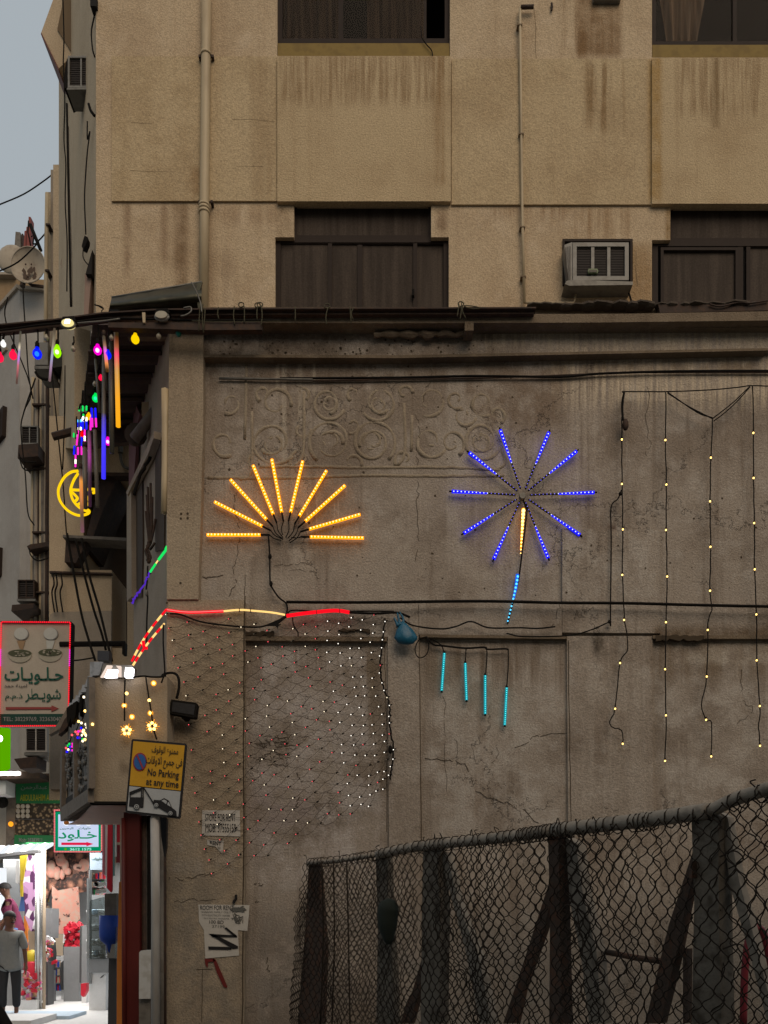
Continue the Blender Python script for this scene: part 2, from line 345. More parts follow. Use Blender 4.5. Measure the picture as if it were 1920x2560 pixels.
# pipes on the cream front
def dpipe():
    o = thing('drain_pipe', 'thick cream drain pipe running down the cream facade left of the windows', 'pipe', W(512, 770, ZU-.07))
    pts = [W(516, -60, ZU-.06), W(515, 135, ZU-.06), W(511, 500, ZU-.06), W(509, 800, ZU-.06)]
    MB().tube(pts, .052, 14).build('pipe', M['pvc'], o, True)
    for y, dx in ((137,515),(514,510.5),(522,510.4),(531,510.2)):
        MB().tube([W(dx, y-3, ZU-.06), W(dx, y+3, ZU-.06)], .060, 14).build('collar', M['pvc'], o, True)
    for x, y in ((499,139),(531,139),(498,503),(529,503)): MB().rect(x-3,y-3,x+3,y+3, ZU-.07, ZU+.0).build('bracket', M['rust_dark'], o)
dpipe()
M['clip_tan'] = paint('dirty tan clip', (.16,.115,.07), .8)
o = thing('conduit', 'thin cream conduit dropping down the cream facade towards the window air conditioner', 'pipe', W(1306, 760, ZU-.06))
MB().tube(PW([(1333,18),(1300,18),(1300,24),(1303,330),(1306,560),(1311,757)], ZU-.05), .016, 8).build('pipe', M['pvc'], o, True)
MB().tube(PW([(1311,757),(1434,757),(1438,748),(1440,722)], ZU-.05), .011, 8).build('branch_pipe', M['pvc'], o, True)
MB().tube(PW([(1302,18),(1334,17)], ZU-.052), .02, 8).build('elbow_end', M['rust_dark'], o, True)
for x, y in ((1300,60),(1304,333),(1307,566),(1309,690)): MB().rect(x-7,y-1.5,x+6,y+1.5, ZU-.068, ZU+.0).build('clip', M['clip_tan'], o)
MB().tube(PW([(1379,8),(1380,18),(1379,26)], ZU-.02), .012, 6).build('spout', M['rust_dark'], tag(thing('wall_tap', 'small rusty pipe stub sticking out of the cream facade near the top', 'pipe stub', W(1379, 26, ZU)), 'small rusty pipe stub sticking out of the cream facade near the top', 'pipe stub'))

def window_ac(name, label, f, x0, y0, x1, y1, z, side, deep=.34, bars=3, body='ac_body', loc=None, under=True, group='window air conditioners'):
    """x0..x1, y0..y1: the grille face at distance z; the casing runs back into the wall"""
    o = thing(name, label, 'air conditioner', W((x0+x1)/2, y1, z), group)
    w = x1-x0; h = y1-y0; b = .07*w
    mb = MB(); frame(mb, x0, y0, x1, y1, b, z, z+deep); mb.rect(x0+b, y0+b, x1-b, y1-b, z+.09, z+deep-.01)
    mb.build('casing', M[body], o)
    k = (w-2*b)/bars; gm = MB(); nl = max(8, int(h/5))
    for i in range(nl):
        yy = y0+b+(h-2*b)*(i+.5)/nl
        gm.rect(x0+b+.4, yy-(h/nl)*.24, x1-b-.4, yy+(h/nl)*.24, z+.02, z+.085)
    gm.build('louvre_grille', M['ac_dark'], o)
    for i in range(1, bars):
        xx = x0+b+k*i; MB().rect(xx-b*.4, y0+b, xx+b*.4, y1-b, z+.006, z+.06).build('bar', M[body], o)
    if under: MB().rect(x0-b*.5, y1+1, x1+b*.9, y1+h*.14, z-.05, z+deep).build('drip_tray', M['grey_metal'], o)
    return o
a = window_ac('air_conditioner', 'grey window air conditioner with a three-bay louvred grille set in the cream facade', None, 1432, 606, 1572, 700, ZU-.15, 'l', .40, under=False)
MB().pp([(1411,612),(1431,605),(1431,701),(1422,708)], ZU-.14, ZU+.1).build('side_panel', M['ac_body'], a)
for k_ in range(3): MB().pp([(1414+k_*5,618-k_),(1416+k_*5,617-k_),(1418+k_*4,700),(1416+k_*4,700)], ZU-.144, ZU-.13).build('side_vent', M['ac_dark'], a)
MB().pp([(1416,702),(1434,699),(1582,704),(1582,712),(1424,714),(1412,710)], ZU-.18, ZU+.0).build('drip_tray', M['grey_metal'], a)
MB().pp([Z6(680,1466), Z6(728,1466), Z6(734,1478), Z6(728,1490), Z6(680,1490), Z6(676,1478)], ZU-.17, ZU-.15).build('badge', paint('green badge', (.10,.14,.06), .5), a)
MB().pp([Z6(684,1472), Z6(724,1472), Z6(728,1478), Z6(724,1485), Z6(684,1485), Z6(681,1478)], ZU-.175, ZU-.169).build('badge_face', paint('badge face', (.04,.035,.02), .5), a)
mb = MB(); frame(mb, 1407,598,1581,712, 5, ZU-.02, ZU+.05); mb.rect(1412,603,1576,707, ZU+.09, ZU+.12); mb.build('surround', M['brown_frame'], a)
MB().tube(sm(PW([Z6(893,1560), Z6(900,1600), Z6(912,1640), Z6(915,1678)], ZU-.06)), .010, 6).build('cable', M['black_wire'], a)
o = MB().rect(1484,-60,1552,-1, ZU-.05, ZU+.02).build('air_conditioner', M['ac_body']); 
tag(o, 'underside of the grey air conditioner cut off by the top edge, above the rusty stain', 'air conditioner', 'window air conditioners')
o = MB().tube(sm(PW([Z5(1318,150), Z5(1325,215), Z5(1350,255), Z5(1380,290), Z5(1386,325)], ZU-.01)), .006, 5).build('loose_cable', M['black_wire'])
tag(o, 'short dark cable drooping over the ochre sill of the upper left window', 'cable')
# hairline joints and cracks in the upper stucco
M['crack_up'] = paint('faint render crack', (.20,.15,.09), .95, spec=.05)
def ucrack(pts, f, w_, z, seed): MB().ribbon(jit(PW([f(*p) for p in pts], z), .01, seed), w_*.7).build('crack', M['crack_up'], ub)
for pts in ([(1030,1340),(1120,1345),(1250,1350),(1390,1350)],[(1040,962),(1120,966),(1210,970)]): ucrack(pts, Z1, .004, ZU-.025, 3)
ucrack([(870,1870),(930,1880),(980,1900)], Z1, .004, ZU-.004, 2)
for pts in ([(230,690),(330,690),(480,705)],[(250,958),(400,962)]): ucrack(pts, Z5, .004, ZU-.025, 5)
ucrack([(385,40),(390,150),(385,250),(395,330)], Z6, .006, ZU-.003, 8); ucrack([(940,1360),(935,1480),(945,1560)], Z6, .006, ZU-.003, 9)
# ================================================================ the lower, stained stucco building
def wb(x0, y0, x1, y1): return pbox(x0, y0, x1, y1, D)
LOW, LOWD, LOWL = (.305,.265,.222), (.178,.142,.110), (.40,.37,.33)
st_low = [wb(500,815,1000,905)+(.05, (.10,.075,.055), .8, 'b'), wb(430,810,2000,835)+(.05, (.05,.035,.025), .9, 'f'), wb(1180,836,2000,875)+(.04, (.40,.34,.25), .9, 's'), wb(1380,885,2000,1015)+(.06, (.50,.42,.31), 1.0, 's'), wb(1150,960,1500,1300)+(.1, (.38,.33,.27), .5, 's'),  # includes a dark strip directly below the cornice
          wb(505,895,1000,960)+(.05, (.12,.088,.062), .75, 'b'), wb(1000,890,1900,940)+(.05, (.14,.10,.065), .7, 'b'), wb(1110,930,1420,1090)+(.12, (.15,.105,.07), .8, 'b'), wb(505,930,1100,1190)+(.12, (.16,.12,.085), .7, 'b'),
          wb(1118,925,1163,1410)+(.03, (.37,.335,.29), .65, 'f'), wb(705,900,716,1170)+(.012, (.40,.35,.28), .7, 'f'), wb(745,905,755,1060)+(.01, (.38,.33,.26), .6, 'f'), wb(690,900,698,985)+(.01, (.4,.35,.27), .6, 'f'), wb(782,900,788,985)+(.01, (.4,.35,.27), .6, 'f'),
          wb(500,1340,1250,1500)+(.2, (.34,.295,.24), .5, 'b'), wb(620,1620,960,2200)+(.12, (.42,.385,.36), .75, 'b'), wb(1060,1700,1410,2100)+(.15, (.42,.39,.35), .55, 'b'), wb(1640,1680,2000,2050)+(.15, (.42,.385,.34), .55, 'b'), wb(1430,1650,1620,2050)+(.1, (.40,.36,.31), .5, 'S'), wb(1250,1330,1640,1500)+(.15, (.40,.37,.33), .5, 'b'), wb(625,1840,720,1910)+(.06, (.12,.095,.07), .8, 'b'), wb(620,1980,780,2080)+(.08, (.19,.145,.13), .6, 'b'),
          wb(500,1440,545,1500)+(.05, (.33,.30,.27), .6, 'f'), wb(612,1603,960,1700)+(.08, (.17,.13,.09), .7, 'S'), wb(880,1640,966,1980)+(.05, (.16,.12,.075), .75, 'S'), wb(1050,1605,1420,1720)+(.1, (.15,.11,.075), .75, 'S'),
          wb(1170,1650,1210,2050)+(.04, (.18,.13,.09), .6, 'S'), wb(1110,1700,1165,2100)+(.06, (.36,.33,.29), .5, 'S'), wb(1632,1570,2000,1600)+(.03, (.10,.065,.035), .9, 'f'), wb(1632,1600,2000,1700)+(.06, (.16,.115,.07), .7, 'S'),  # includes a dark strip along the right ledge
          wb(1480,1590,1540,1640)+(.04, (.07,.055,.04), .9, 'b'), wb(1680,1600,1930,1660)+(.02, (.42,.38,.32), .6, 'b'), wb(1480,1310,1540,1330)+(.015, (.09,.05,.035), .8, 'b'), wb(415,2150,640,2280)+(.12, (.33,.285,.23), .5, 'b'), wb(415,2280,1000,2700)+(.2, (.13,.11,.09), .65, 'b'), wb(415,2400,640,2560)+(.15, (.34,.31,.27), .5, 'b'), wb(1000,2290,2100,2800)+(.25, (.13,.125,.115), .75, 'f')]
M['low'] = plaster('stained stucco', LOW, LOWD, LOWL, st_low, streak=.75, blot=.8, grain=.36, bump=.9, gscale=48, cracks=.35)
M['pil'] = plaster('tan stucco pilaster', (.31,.255,.185), (.20,.15,.10), (.36,.29,.2), [wb(415,1600,612,2100)+(.1, (.22,.175,.12), .5, 'b'), wb(415,2180,612,2900)+(.2, (.17,.15,.125), .7, 'b'), wb(430,2080,600,2190)+(.04, (.33,.29,.24), .6, 'b')], streak=.4, blot=.5, grain=.34, bump=.8, gscale=48)
M['relief_low'] = plaster('worn relief stucco', (.27,.225,.165), (.18,.14,.10), (.36,.31,.245), (), streak=.4, blot=.6, grain=.30, bump=.8, gscale=48)
M['cornice'] = plaster('dark weathered cornice', (.17,.132,.092), (.085,.064,.045), (.24,.195,.14), (), streak=.4, blot=.7, grain=.2, bump=.8)
lb = thing('shop_building', 'stained grey brown stucco building with worn scroll relief and light strings on its blank wall', 'building', (W(1100, 0, D).x, D, 0))
LB = lambda mb, nm, m, lab=None, sm_=False, kind=None: mb.build(nm, M[m], lb, sm_, lab, kind)
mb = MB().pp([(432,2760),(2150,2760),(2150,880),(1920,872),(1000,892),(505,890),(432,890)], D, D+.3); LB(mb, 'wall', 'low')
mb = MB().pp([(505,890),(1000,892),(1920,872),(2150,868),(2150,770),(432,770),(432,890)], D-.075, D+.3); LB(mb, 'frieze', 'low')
# cornice and the flat roof edge
mb = MB().pp([(430,786),(1150,786),(1580,784),(1920,778),(2150,775),(2150,797),(1920,801),(1500,806),(1000,808),(430,806)], D-.24, D-.05); LB(mb, 'cornice', 'cornice')
mb = MB().pp([(505,806),(1000,809),(2150,800),(2150,818),(1000,822),(505,820)], D-.15, D-.05); LB(mb, 'cornice_bed_mould', 'cornice')
mb = MB().pp([(505,893),(1000,895),(1920,876),(1920,870),(1000,888),(505,886)], D-.10, D-.0); LB(mb, 'string_course', 'cornice')
mb = MB().pp([(300,768),(2150,768),(2150,800),(300,800)], D-.12, ZU+.02); LB(mb, 'roof', 'cornice')
# left pilaster, the lower bays with their proud piers
PIL = [(424,812),(508,812),(508,1050),(503,1250),(497,1430),(496,1498),(417,1498),(417,1300)]
LB(MB().pp(PIL, D-.12, D+.2), 'pilaster', 'pil')
mb = MB().pp([(417,1500),(612,1500),(610,2760),(412,2760)], D-.10, D+.2); LB(mb, 'pier', 'pil')
for k, (a, nm) in enumerate((((969,1508,1047,2760,7), 'pier'), ((1417,1590,1631,2760,8), 'pier'))):
    LB(MB().pp([(a[0]-a[4]*0,a[1]),(a[2],a[1]),(a[2]+a[4],2760),(a[0]+a[4],2760)], D-.035, D+.2), nm, 'low')
LB(MB().pp([(612,1510),(969,1512),(969,1592),(612,1590)], D-.04, D+.1), 'lintel_band', 'low')
LB(MB().pp([(1047,1506),(1405,1506),(1405,1590),(1047,1586)], D-.042, D+.1), 'lintel_band', 'low')
LB(MB().pp([(1406,1321),(1649,1325),(1650,1583),(1406,1581)], D-.045, D+.1), 'raised_block', 'low')
LB(MB().pp([(1650,1508),(2150,1508),(2150,1590),(1650,1588)], D-.035, D+.1), 'lintel_band', 'low')
mb = MB().pp([(614,1590),(967,1593),(967,1603),(614,1601)], D-.06, D+.1); LB(mb, 'ledge', 'cornice')
mb = MB().pp([(1050,1586),(1418,1590),(1418,1597),(1050,1593)], D-.06, D+.1); LB(mb, 'ledge', 'cornice')
mb = MB().pp([(1632,1588),(2150,1588),(2150,1598),(1632,1596)], D-.055, D+.1); LB(mb, 'ledge', 'cornice')
# ragged broken stucco along the ledges
def ragged(x0, x1, y0, y1, z, seed, n=14):
    r = random.Random(seed); top = [(x0+(x1-x0)*i/n, y0+r.uniform(-2,3)) for i in range(n+1)]; bot = [(x0+(x1-x0)*i/n, y1+r.uniform(-4,4)) for i in range(n, -1, -1)]
    return MB().pp(top+bot, z, z+.05)
for a in ((614,685,1578,1590,1),(845,925,1572,1578,2),(1640,1760,1588,1600,3)): LB(ragged(a[0],a[1],a[2],a[3], D-.065, a[4]), 'broken_stucco', 'crack')
o = lb
for x, y, w_, h_ in ((925,817,270,14),(935,836,240,12)):
    r = random.Random(x); n = 22
    c = sm([W(x+w_*i/n, y+r.uniform(-3,3)-10*math.sin(math.pi*min(1,i/n*1.3))*(y < 820), D-.13) for i in range(n+1)], 2)
    LB(MB().tube(c, [.022+.022*abs(math.sin(i*.37+x))*(0.4+0.6*math.sin(math.pi*i/(len(c)-1))) for i in range(len(c))], 7), 'bulging_mortar', 'cornice', 'bulging strip of crumbling mortar under the cornice')
LB(MB().rect(1162,803,1184,826, D-.26, D-.1), 'bracket', 'cornice')

# worn scroll relief moulded in the stucco
mb = MB()
def scroll(cx, cy, r0, turns, dirn=1, a0=0.0, wob=0):
    n = int(26*turns); pts = []
    for i in range(n+1):
        q = i/n; rr = r0*(1-q*.80); an = a0+dirn*2*math.pi*turns*q
        wv = mnoise.noise(Vector((cx*.013+q*3, cy*.017, turns)))
        pts.append(W(cx+rr*(1+.07*wv)*math.cos(an), cy+rr*(1.02-.06*wv)*math.sin(an), D+.015+.010*mnoise.noise(Vector((cx*.03+math.cos(an)*1.3, cy*.03+math.sin(an)*1.3, q*2)))))
    mb.tube(pts, [.026*(1-.35*i/n)*(1+.3*mnoise.noise(Vector((i*.35, cx*.1, cy*.1)))) for i in range(n+1)], 8)
rel = [(820,1010,44,1.5,1,.4),(947,1010,46,1.6,-1,2.6),(690,1010,40,1.3,-1,.2),(683,1108,58,1.7,1,.6),(826,1106,56,1.9,1,2.2),(932,1108,58,2.1,-1,.8),(1075,1005,40,1.3,-1,2.0),(1075,1105,44,1.2,1,.5),(1206,1010,34,1.2,1,1.),(1204,1104,50,2.0,1,.3),(1160,1040,30,1.0,1,.3),(752,1150,30,.8,1,2.5),(880,1160,26,.8,-1,.3),(1010,1150,26,.8,1,2.5)]
rel += [(820,1010,27,.8,-1,1.4),(947,1010,28,.9,1,.6),(683,1108,34,.9,-1,2.6),(826,1106,33,.9,-1,.2),(932,1108,34,.9,1,2.8),(1204,1104,29,.9,-1,2.3),(660,985,22,.8,1,2),(755,985,20,.7,-1,1),(885,985,20,.7,1,2),(1010,985,22,.8,-1,0),(755,1075,24,.9,1,0),(880,1065,22,.8,-1,2),(1130,1110,34,1.3,-1,1),(1140,1000,26,1,1,1),(560,1110,34,1.2,1,1),(575,1010,28,1.1,-1,2),(640,1150,22,.8,1,2),(1240,1040,24,.9,-1,1)]
for a in rel: scroll(*a)
for pts in ([(630,1030),(628,1180),(600,1200)],[(760,980),(758,1130),(735,1168)],[(617,900),(612,1100)],[(1010,1010),(1012,1130),(995,1165)],[(1030,1040),(1028,1130)],[(1252,1120),(1262,1160),(1230,1180)]):
    mb.tube(sm(PW(pts, D+.010)), .020, 8)
for pts in ([(650,1168),(760,1168),(900,1170),(1110,1170),(1250,1176)],[(520,1196),(760,1196),(900,1190),(1110,1192),(1260,1190)]): mb.tube(jit(sm(PW(pts, D+.012), 8), .004, 4), .022, 8)
mb.build('scroll_relief', M['relief_low'], lb, True, kind='stuff')
# drill holes
r = random.Random(11); hole = MB()
for i in range(130):
    if i < 60: x, y, z = r.uniform(530, 1240), r.uniform(848, 886), D-.077
    elif i < 100: x, y, z = r.uniform(520, 1300), r.uniform(905, 1200), D-.002
    else: x, y, z = r.uniform(520, 1900), r.uniform(1200, 1500), D-.002
    if z > D-.05 and 1400 < x < 1655 and y > 1310: z = D-.047
    s_ = r.uniform(.006, .015); p = W(x, y, z); hole.add([p+Vector((s_*math.cos(k*1.05)*r.uniform(.7,1.2), 0, s_*math.sin(k*1.05)*r.uniform(.7,1.2))) for k in range(6)], [(0,1,2,3,4,5)])
for x, y in (C4(524,1124), C4(588,1122), C4(522,1170), C4(588,1166), C4(518,1808), C4(385,2003)):
    p = W(x, y, D-.122); hole.add([p+Vector((.014*math.cos(k*1.05), 0, .014*math.sin(k*1.05))) for k in range(6)], [(0,1,2,3,4,5)])
hole.build('drill_hole', M['crack'], lb, kind='stuff')
# cracks one can follow
def crack(pts, w_, z, seed, k=5, a=.02): MB().ribbon(jit(sm(PW(pts, z), k), a, seed), w_*.62).build('crack', M['crack'], lb)
crack([Z7(270,1085), Z7(240,1110), Z7(255,1200), Z7(275,1300), Z7(268,1400), Z7(240,1550), Z7(250,1600), Z7(215,1680)], .010, D-.003, 1)
crack([Z7(1385,360), Z7(1370,440), Z7(1335,530), Z7(1295,640), Z7(1310,740), Z7(1290,830), Z7(1305,960), Z7(1300,1100), Z7(1305,1300), Z7(1290,1480)], .008, D-.003, 2)
crack([Z7(1270,205), Z7(1268,290)], .007, D-.078, 3); crack([Z7(480,1505), Z7(580,1500), Z7(690,1490)], .007, D-.003, 4); crack([Z7(560,1540), Z7(720,1542), Z7(715,1580), Z7(790,1585)], .006, D-.003, 5)
crack([Y2(105,715), Y2(200,725), Y2(290,745), Y2(345,860), Y2(430,905), Y2(520,930), Y2(620,1005)], .012, D-.003, 6); crack([Y2(520,668), Y2(600,625), Y2(690,600), Y2(758,598)], .010, D-.003, 7)
crack([Y2(195,420), Y2(205,570), Y2(210,870)], .006, D-.003, 8); crack([Y2(245,620), Y2(260,700), Y2(255,740)], .006, D-.003, 9); crack([Y2(435,655), Y2(438,700), Y2(415,735)], .007, D-.003, 10); crack([Y2(1540,320), Y2(1545,440), Y2(1590,490), Y2(1520,560)], .008, D-.003, 11); crack([Y2(920,935), Y2(980,950), Y2(1040,970)], .007, D-.037, 12)
crack([Y2(720,20), Y2(705,80), Y2(680,120)], .008, D-.045, 13); crack([Z8(1055,420), Z8(1045,600), Z8(1060,700), Z8(1040,760)], .007, D-.003, 14)
crack([Y4(330,540), Y4(450,550), Y4(560,525), Y4(640,510)], .010, D-.103, 15); crack([Y4(380,700), Y4(500,690), Y4(670,685)], .008, D-.103, 16); crack([Y4(570,1170), Y4(565,1540)], .010, D-.103, 17, 4, .006); crack([Y4(530,1170), Y4(640,1170)], .012, D-.103, 18, 4, .005); crack([(612,1490),(610,1700),(608,2200),(606,2560)], .022, D-.102, 19, 6, .005); crack([(612,1438),(612,1490)], .010, D-.003, 20, 4, .004)
crack([(1047,1512),(1049,1700),(1054,2100)], .012, D-.037, 21, 6, .004); crack([(1420,1600),(1424,1850),(1428,2080)], .014, D-.037, 22, 6, .004); crack([(505,1440),(530,1445),(560,1438)], .012, D-.003, 23); crack([(960,1590),(966,1800),(966,2080)], .008, D-.003, 24, 6, .006)
r = random.Random(5)
for k in range(26):                                   # scraped patches on the lower wall
    x, y = r.uniform(630, 715), r.uniform(1835, 1915); crack([(x,y),(x+r.uniform(8,28),y+r.uniform(-6,6)),(x+r.uniform(20,40),y+r.uniform(-9,9))], r.uniform(.006,.012), D-.003, k+40, 3)
for pts in ([Y4(920,575), Y4(960,580), Y4(995,590)],[Y4(925,700), Y4(950,710)],[Y4(1010,1080), Y4(1020,1150), Y4(1040,1200)],[Y1(870,1230), Y1(860,1280), Y1(870,1310)],[Y1(850,1080), Y1(890,1150)]): crack(pts, .014, D-.003, 77)
# narrow vertical joint rods and cables along the wall
def cable(name, label, pts, r_, m='black_wire', z=D-.03, n=5, f=None, cat='cable', group=None, sl_=0.0, ja=0.0):
    p = sm(PW(pts, z, f), n); p = jit(p, ja, len(pts)) if ja else p
    return tag(MB().tube(p, r_, 6).build(name, M[m], None, True), label, cat, group)
o = thing('wall_pipe', 'dark pipe and cable stretched across the wall above the scroll relief', 'cable', W(1300, 948, D))
MB().tube(sm(PW([(548,946),(700,948),(782,949)], D-.03)), .013, 6).build('pipe', M['grey_metal'], o, True)
MB().tube(sm(PW([(700,946),(1000,944),(1180,940),(1400,942),(1500,934),(1700,928),(1960,927)], D-.03)), .012, 6).build('cable', M['black_wire'], o, True)
MB().tube(sm(PW([(782,952),(1000,948),(1200,945),(1400,938),(1560,932),(1700,931),(1960,931)], D-.025)), .008, 6).build('cable', M['rust_dark'], o, True)
cable('wall_cable', 'thick black cable running level across the wall under the blue starburst', [(716,1505),(900,1506),(1200,1503),(1400,1507),(1560,1508),(1760,1513),(1960,1517)], .015, z=D-.125)
cable('wall_cable', 'thin sagging dark wires tacked along the lintel under the cyan light sticks cable', [Y2(0,80), Y2(60,115), Y2(180,130), Y2(250,120), Y2(320,97), Y2(400,125), Y2(540,125), Y2(620,128), Y2(700,120)], .008, z=D-.11)
cable('wall_cable', 'thin wire hanging from the blue starburst side down to the lintel', [Z8(918,940), Z8(900,985), Z8(865,1030), Z8(866,1200), Z8(862,1600), (1527,1553)], .007, z=D-.08)
cable('wall_cable', 'slack wire drooping along the ledge under the raised block', [Y2(480,150), Y2(560,165), Y2(760,160), Y2(860,135), Y2(945,98)], .007, z=D-.13)
for k, (x, y) in enumerate((Z8(912,960), Y2(945,98))): tag(MB().ball(W(x, y, D-.1), .02, 6, 5).build('wire_joint', M['black_wire']), ('taped wire joint beside the first light string', 'taped wire end pinned on the raised block')[k], 'wire joint')

# ---------------------------------------------------------------- lights on the wall
M['gold'] = emit('gold light tube', (1.0,.30,.0), 2.0); M['gold_led'] = emit('gold led', (1.0,.82,.34), 1.9)
M['blue'] = emit('blue light tube', (.010,.010,1.0), 1.3); M['blue_led'] = emit('blue led', (.55,.58,1.0), 2.2); M['blue_dim'] = emit('blue led dim', (.22,.18,.9), 1.3)
M['cyan'] = emit('cyan light tube', (.0,.33,.40), .8); M['cyan_led'] = emit('cyan led', (.15,.95,1.0), 1.4)
M['azure'] = emit('azure led', (.10,.58,1.0), 1.7); M['warm_led'] = emit('warm led', (1.0,.62,.16), 4.0); M['pale_led'] = emit('pale led', (1.0,.85,.6), 2.0)
M['red_led'] = emit('red led', (1.0,.10,.12), 1.5); M['red_rope'] = emit('red rope light', (1.0,.005,.015), 1.15); M['yel_rope'] = emit('pale yellow rope light', (1.0,.62,.20), 1.3); M['red_core'] = emit('red rope core', (1.0,.16,.16), 1.6)
M['white_led'] = emit('white led', (1.0,.93,.82), 2.3); M['green_led'] = emit('green led', (.01,.75,.12), 1.1); M['violet'] = emit('violet led', (.14,.04,.75), .6); M['dead_led'] = paint('unlit small bulb', (.35,.32,.26), .4)
_led = MB().ball((0,0,0), 1.0, 6, 4)
def stick(parent, a, b, r_, tube_m, led_m, n, z0=D, name='light_tube', gap=0, lr=None, fr0=0.0):
    """an LED tube from pixel a to pixel b with a row of diodes on it"""
    A = W(*a, z0); B = W(*b, z0)
    tb = MB().tube([A, A.lerp(B, .5), B], r_, 8).build(name, M[tube_m], parent, True)
    mb = MB()
    for i in range(n):
        q = (i+.5)/n; p = A.lerp(B, q)+Vector((0,-r_*.75,0)); mb.ball(p, (lr or r_*.56)*(1-fr0*q), 6, 4)
    mb.build('led', M[led_m], tb, True, kind='stuff'); return tb
# golden half sunburst
g = thing('sunburst_light', 'golden half sunburst of ten glowing LED tubes fanned out on the wall', 'light', W(*Z7(540,1370), D))
sb = [((85,1330),(395,1330)),((130,1140),(405,1280)),((222,1012),(430,1242)),((352,930),(468,1212)),((460,895),(517,1200)),((638,905),(568,1200)),((775,960),(618,1222)),((882,1045),(652,1252)),((970,1212),(675,1297)),((990,1348),(680,1342))]
hubs = [(515,1362),(525,1355),(520,1350),(525,1345),(522,1330),(540,1345),(552,1350),(558,1365),(563,1375),(570,1345)]
for i, (a, b) in enumerate(sb):
    stick(g, Z7(*a), Z7(*b), .0165, 'gold', 'gold_led', 16, D-.05)
    d = ((b[0]-a[0])*.17+b[0], (b[1]-a[1])*.17+b[1])
    MB().tube([W(*Z7(*b), D-.05), W(*Z7(*d), D-.05)], .010, 6).build('tube_end', M['black_wire'], g, True)
    MB().tube(sm(PW([Z7(*d), Z7((d[0]+hubs[i][0])/2+(10 if i > 4 else -10), (d[1]+hubs[i][1])/2+4), Z7(*hubs[i])], D-.045)), .0055, 5).build('lead', M['black_wire'], g, True)
MB().tube(sm(PW([Z7(440,1335), Z7(447,1440), Z7(450,1600), Z7(462,1635), Z7(500,1690), Z7(545,1730), Z7(540,1790), Z7(480,1835)], D-.06)), .009, 6).build('feed_cable', M['black_wire'], g, True)
for p in (Z7(449,1455), Z7(455,1612)): MB().ball(W(*p, D-.06), .02, 6, 5, 1, 1, 1.6).build('cable_joint', M['black_wire'], g, True)
# blue starburst with a gold and cyan tail
g = thing('starburst_light', 'blue firework starburst light with ten radiating LED arms and a gold and cyan tail', 'light', W(*Z8(418,1600), D))
cx, cy = 418, 968
tips = [(305,638),(550,650),(690,745),(780,953),(708,1168),(547,1285),(272,1290),(120,1160),(60,948),(148,752)]
for i, t_ in enumerate(tips):
    m_ = (cx+(t_[0]-cx)*.50, cy+(t_[1]-cy)*.50); i_ = (cx+(t_[0]-cx)*.10, cy+(t_[1]-cy)*.10); e_ = (cx+(t_[0]-cx)*1.04, cy+(t_[1]-cy)*1.04)
    ar = MB().tube(PW([Z8(*i_), Z8(*e_)], D-.05), .0085, 6).build('arm', M['black_wire'], g, True)
    A, B = W(*Z8(*m_), D-.055), W(*Z8(*t_), D-.055)
    MB().tube([A, A.lerp(B, .4), B], [.008,.013,.0185], 8).build('light_tube', M['blue'], ar, True)
    mb = MB(); mb2 = MB(); P0 = W(*Z8(*i_), D-.062)
    for k in range(17):
        q = (k+.5)/17; p = P0.lerp(W(*Z8(*t_), D-.062), q)
        (mb if q > .42 else mb2).ball(p+Vector((0,-.008,0)), .0042+.0026*q, 6, 4)
    mb.build('led', M['blue_led'], ar, True, kind='stuff'); mb2.build('dim_led', M['blue_dim'], ar, True, kind='stuff')
MB().lathe(W(*Z8(cx, cy), D-.09), [(.0,0),(.032,0),(.036,.02),(.036,.05),(.0,.05)], 12, (0,1,0)).build('hub', M['grey_metal'], g)
MB().tube(PW([Z8(cx, cy+20), Z8(428,1010), Z8(440,1050), Z8(425,1180), Z8(400,1380), Z8(370,1500), Z8(342,1615)], D-.05), .009, 6).build('tail_cable', M['black_wire'], g, True)
mb = MB()
for k in range(13):
    q = k/12; p = W(422-0, 1045, D) if False else W(*Z8(422-14*q, 1045+215*q), D-.07); mb.ball(p, .019*(1-.72*q), 7, 5)
mb.build('gold_led', M['warm_led'], g, True, kind='stuff')
MB().tube(PW([Z8(422,1035), Z8(408,1245)], D-.055), [.017,.006], 8).build('gold_tail', M['gold'], g, True)
mb = MB()
for k in range(13):
    q = k/12; mb.ball(W(*Z8(393-50*q**1.15, 1378+225*q), D-.07), .0135*(1-.35*q), 7, 5)
mb.build('cyan_led', M['azure'], g, True, kind='stuff')
M['azure_deep'] = emit('deep azure tube', (.005,.10,.75), 1.2)
MB().tube(PW([Z8(392,1368), Z8(383,1440), Z8(372,1490)], D-.055), [.018,.015,.012], 8).build('cyan_tail', M['azure_deep'], g, True)
# four cyan sticks on one lead
g = thing('icicle_light', 'four cyan LED icicle sticks hanging in a stepped row from one black lead', 'light', W(*Y2(340,570), D))
for a, b, w_ in (((200,240),(188,410),[(120,168),(160,185),(188,207),(198,238)]), ((294,285),(300,452),[(298,215),(296,250),(294,284)]), ((384,340),(384,515),[(390,212),(392,250),(386,338)]), ((481,395),(472,565),[(488,225),(488,300),(481,393)])):
    stick(g, Y2(*a), Y2(*b), .015, 'cyan', 'cyan_led', 18, D-.05, 'icicle', lr=.0068)
    MB().tube(sm(PW([Y2(*p) for p in w_], D-.05)), .0065, 5).build('lead', M['black_wire'], g, True)
    MB().tube(PW([Y2(a[0], a[1]-8), Y2(a[0], a[1]+2)], D-.05), .014, 6).build('stick_cap', M['black_wire'], g, True); MB().tube(PW([Y2(b[0], b[1]), Y2(b[0], b[1]+7)], D-.05), .012, 6).build('stick_cap', M['black_wire'], g, True)
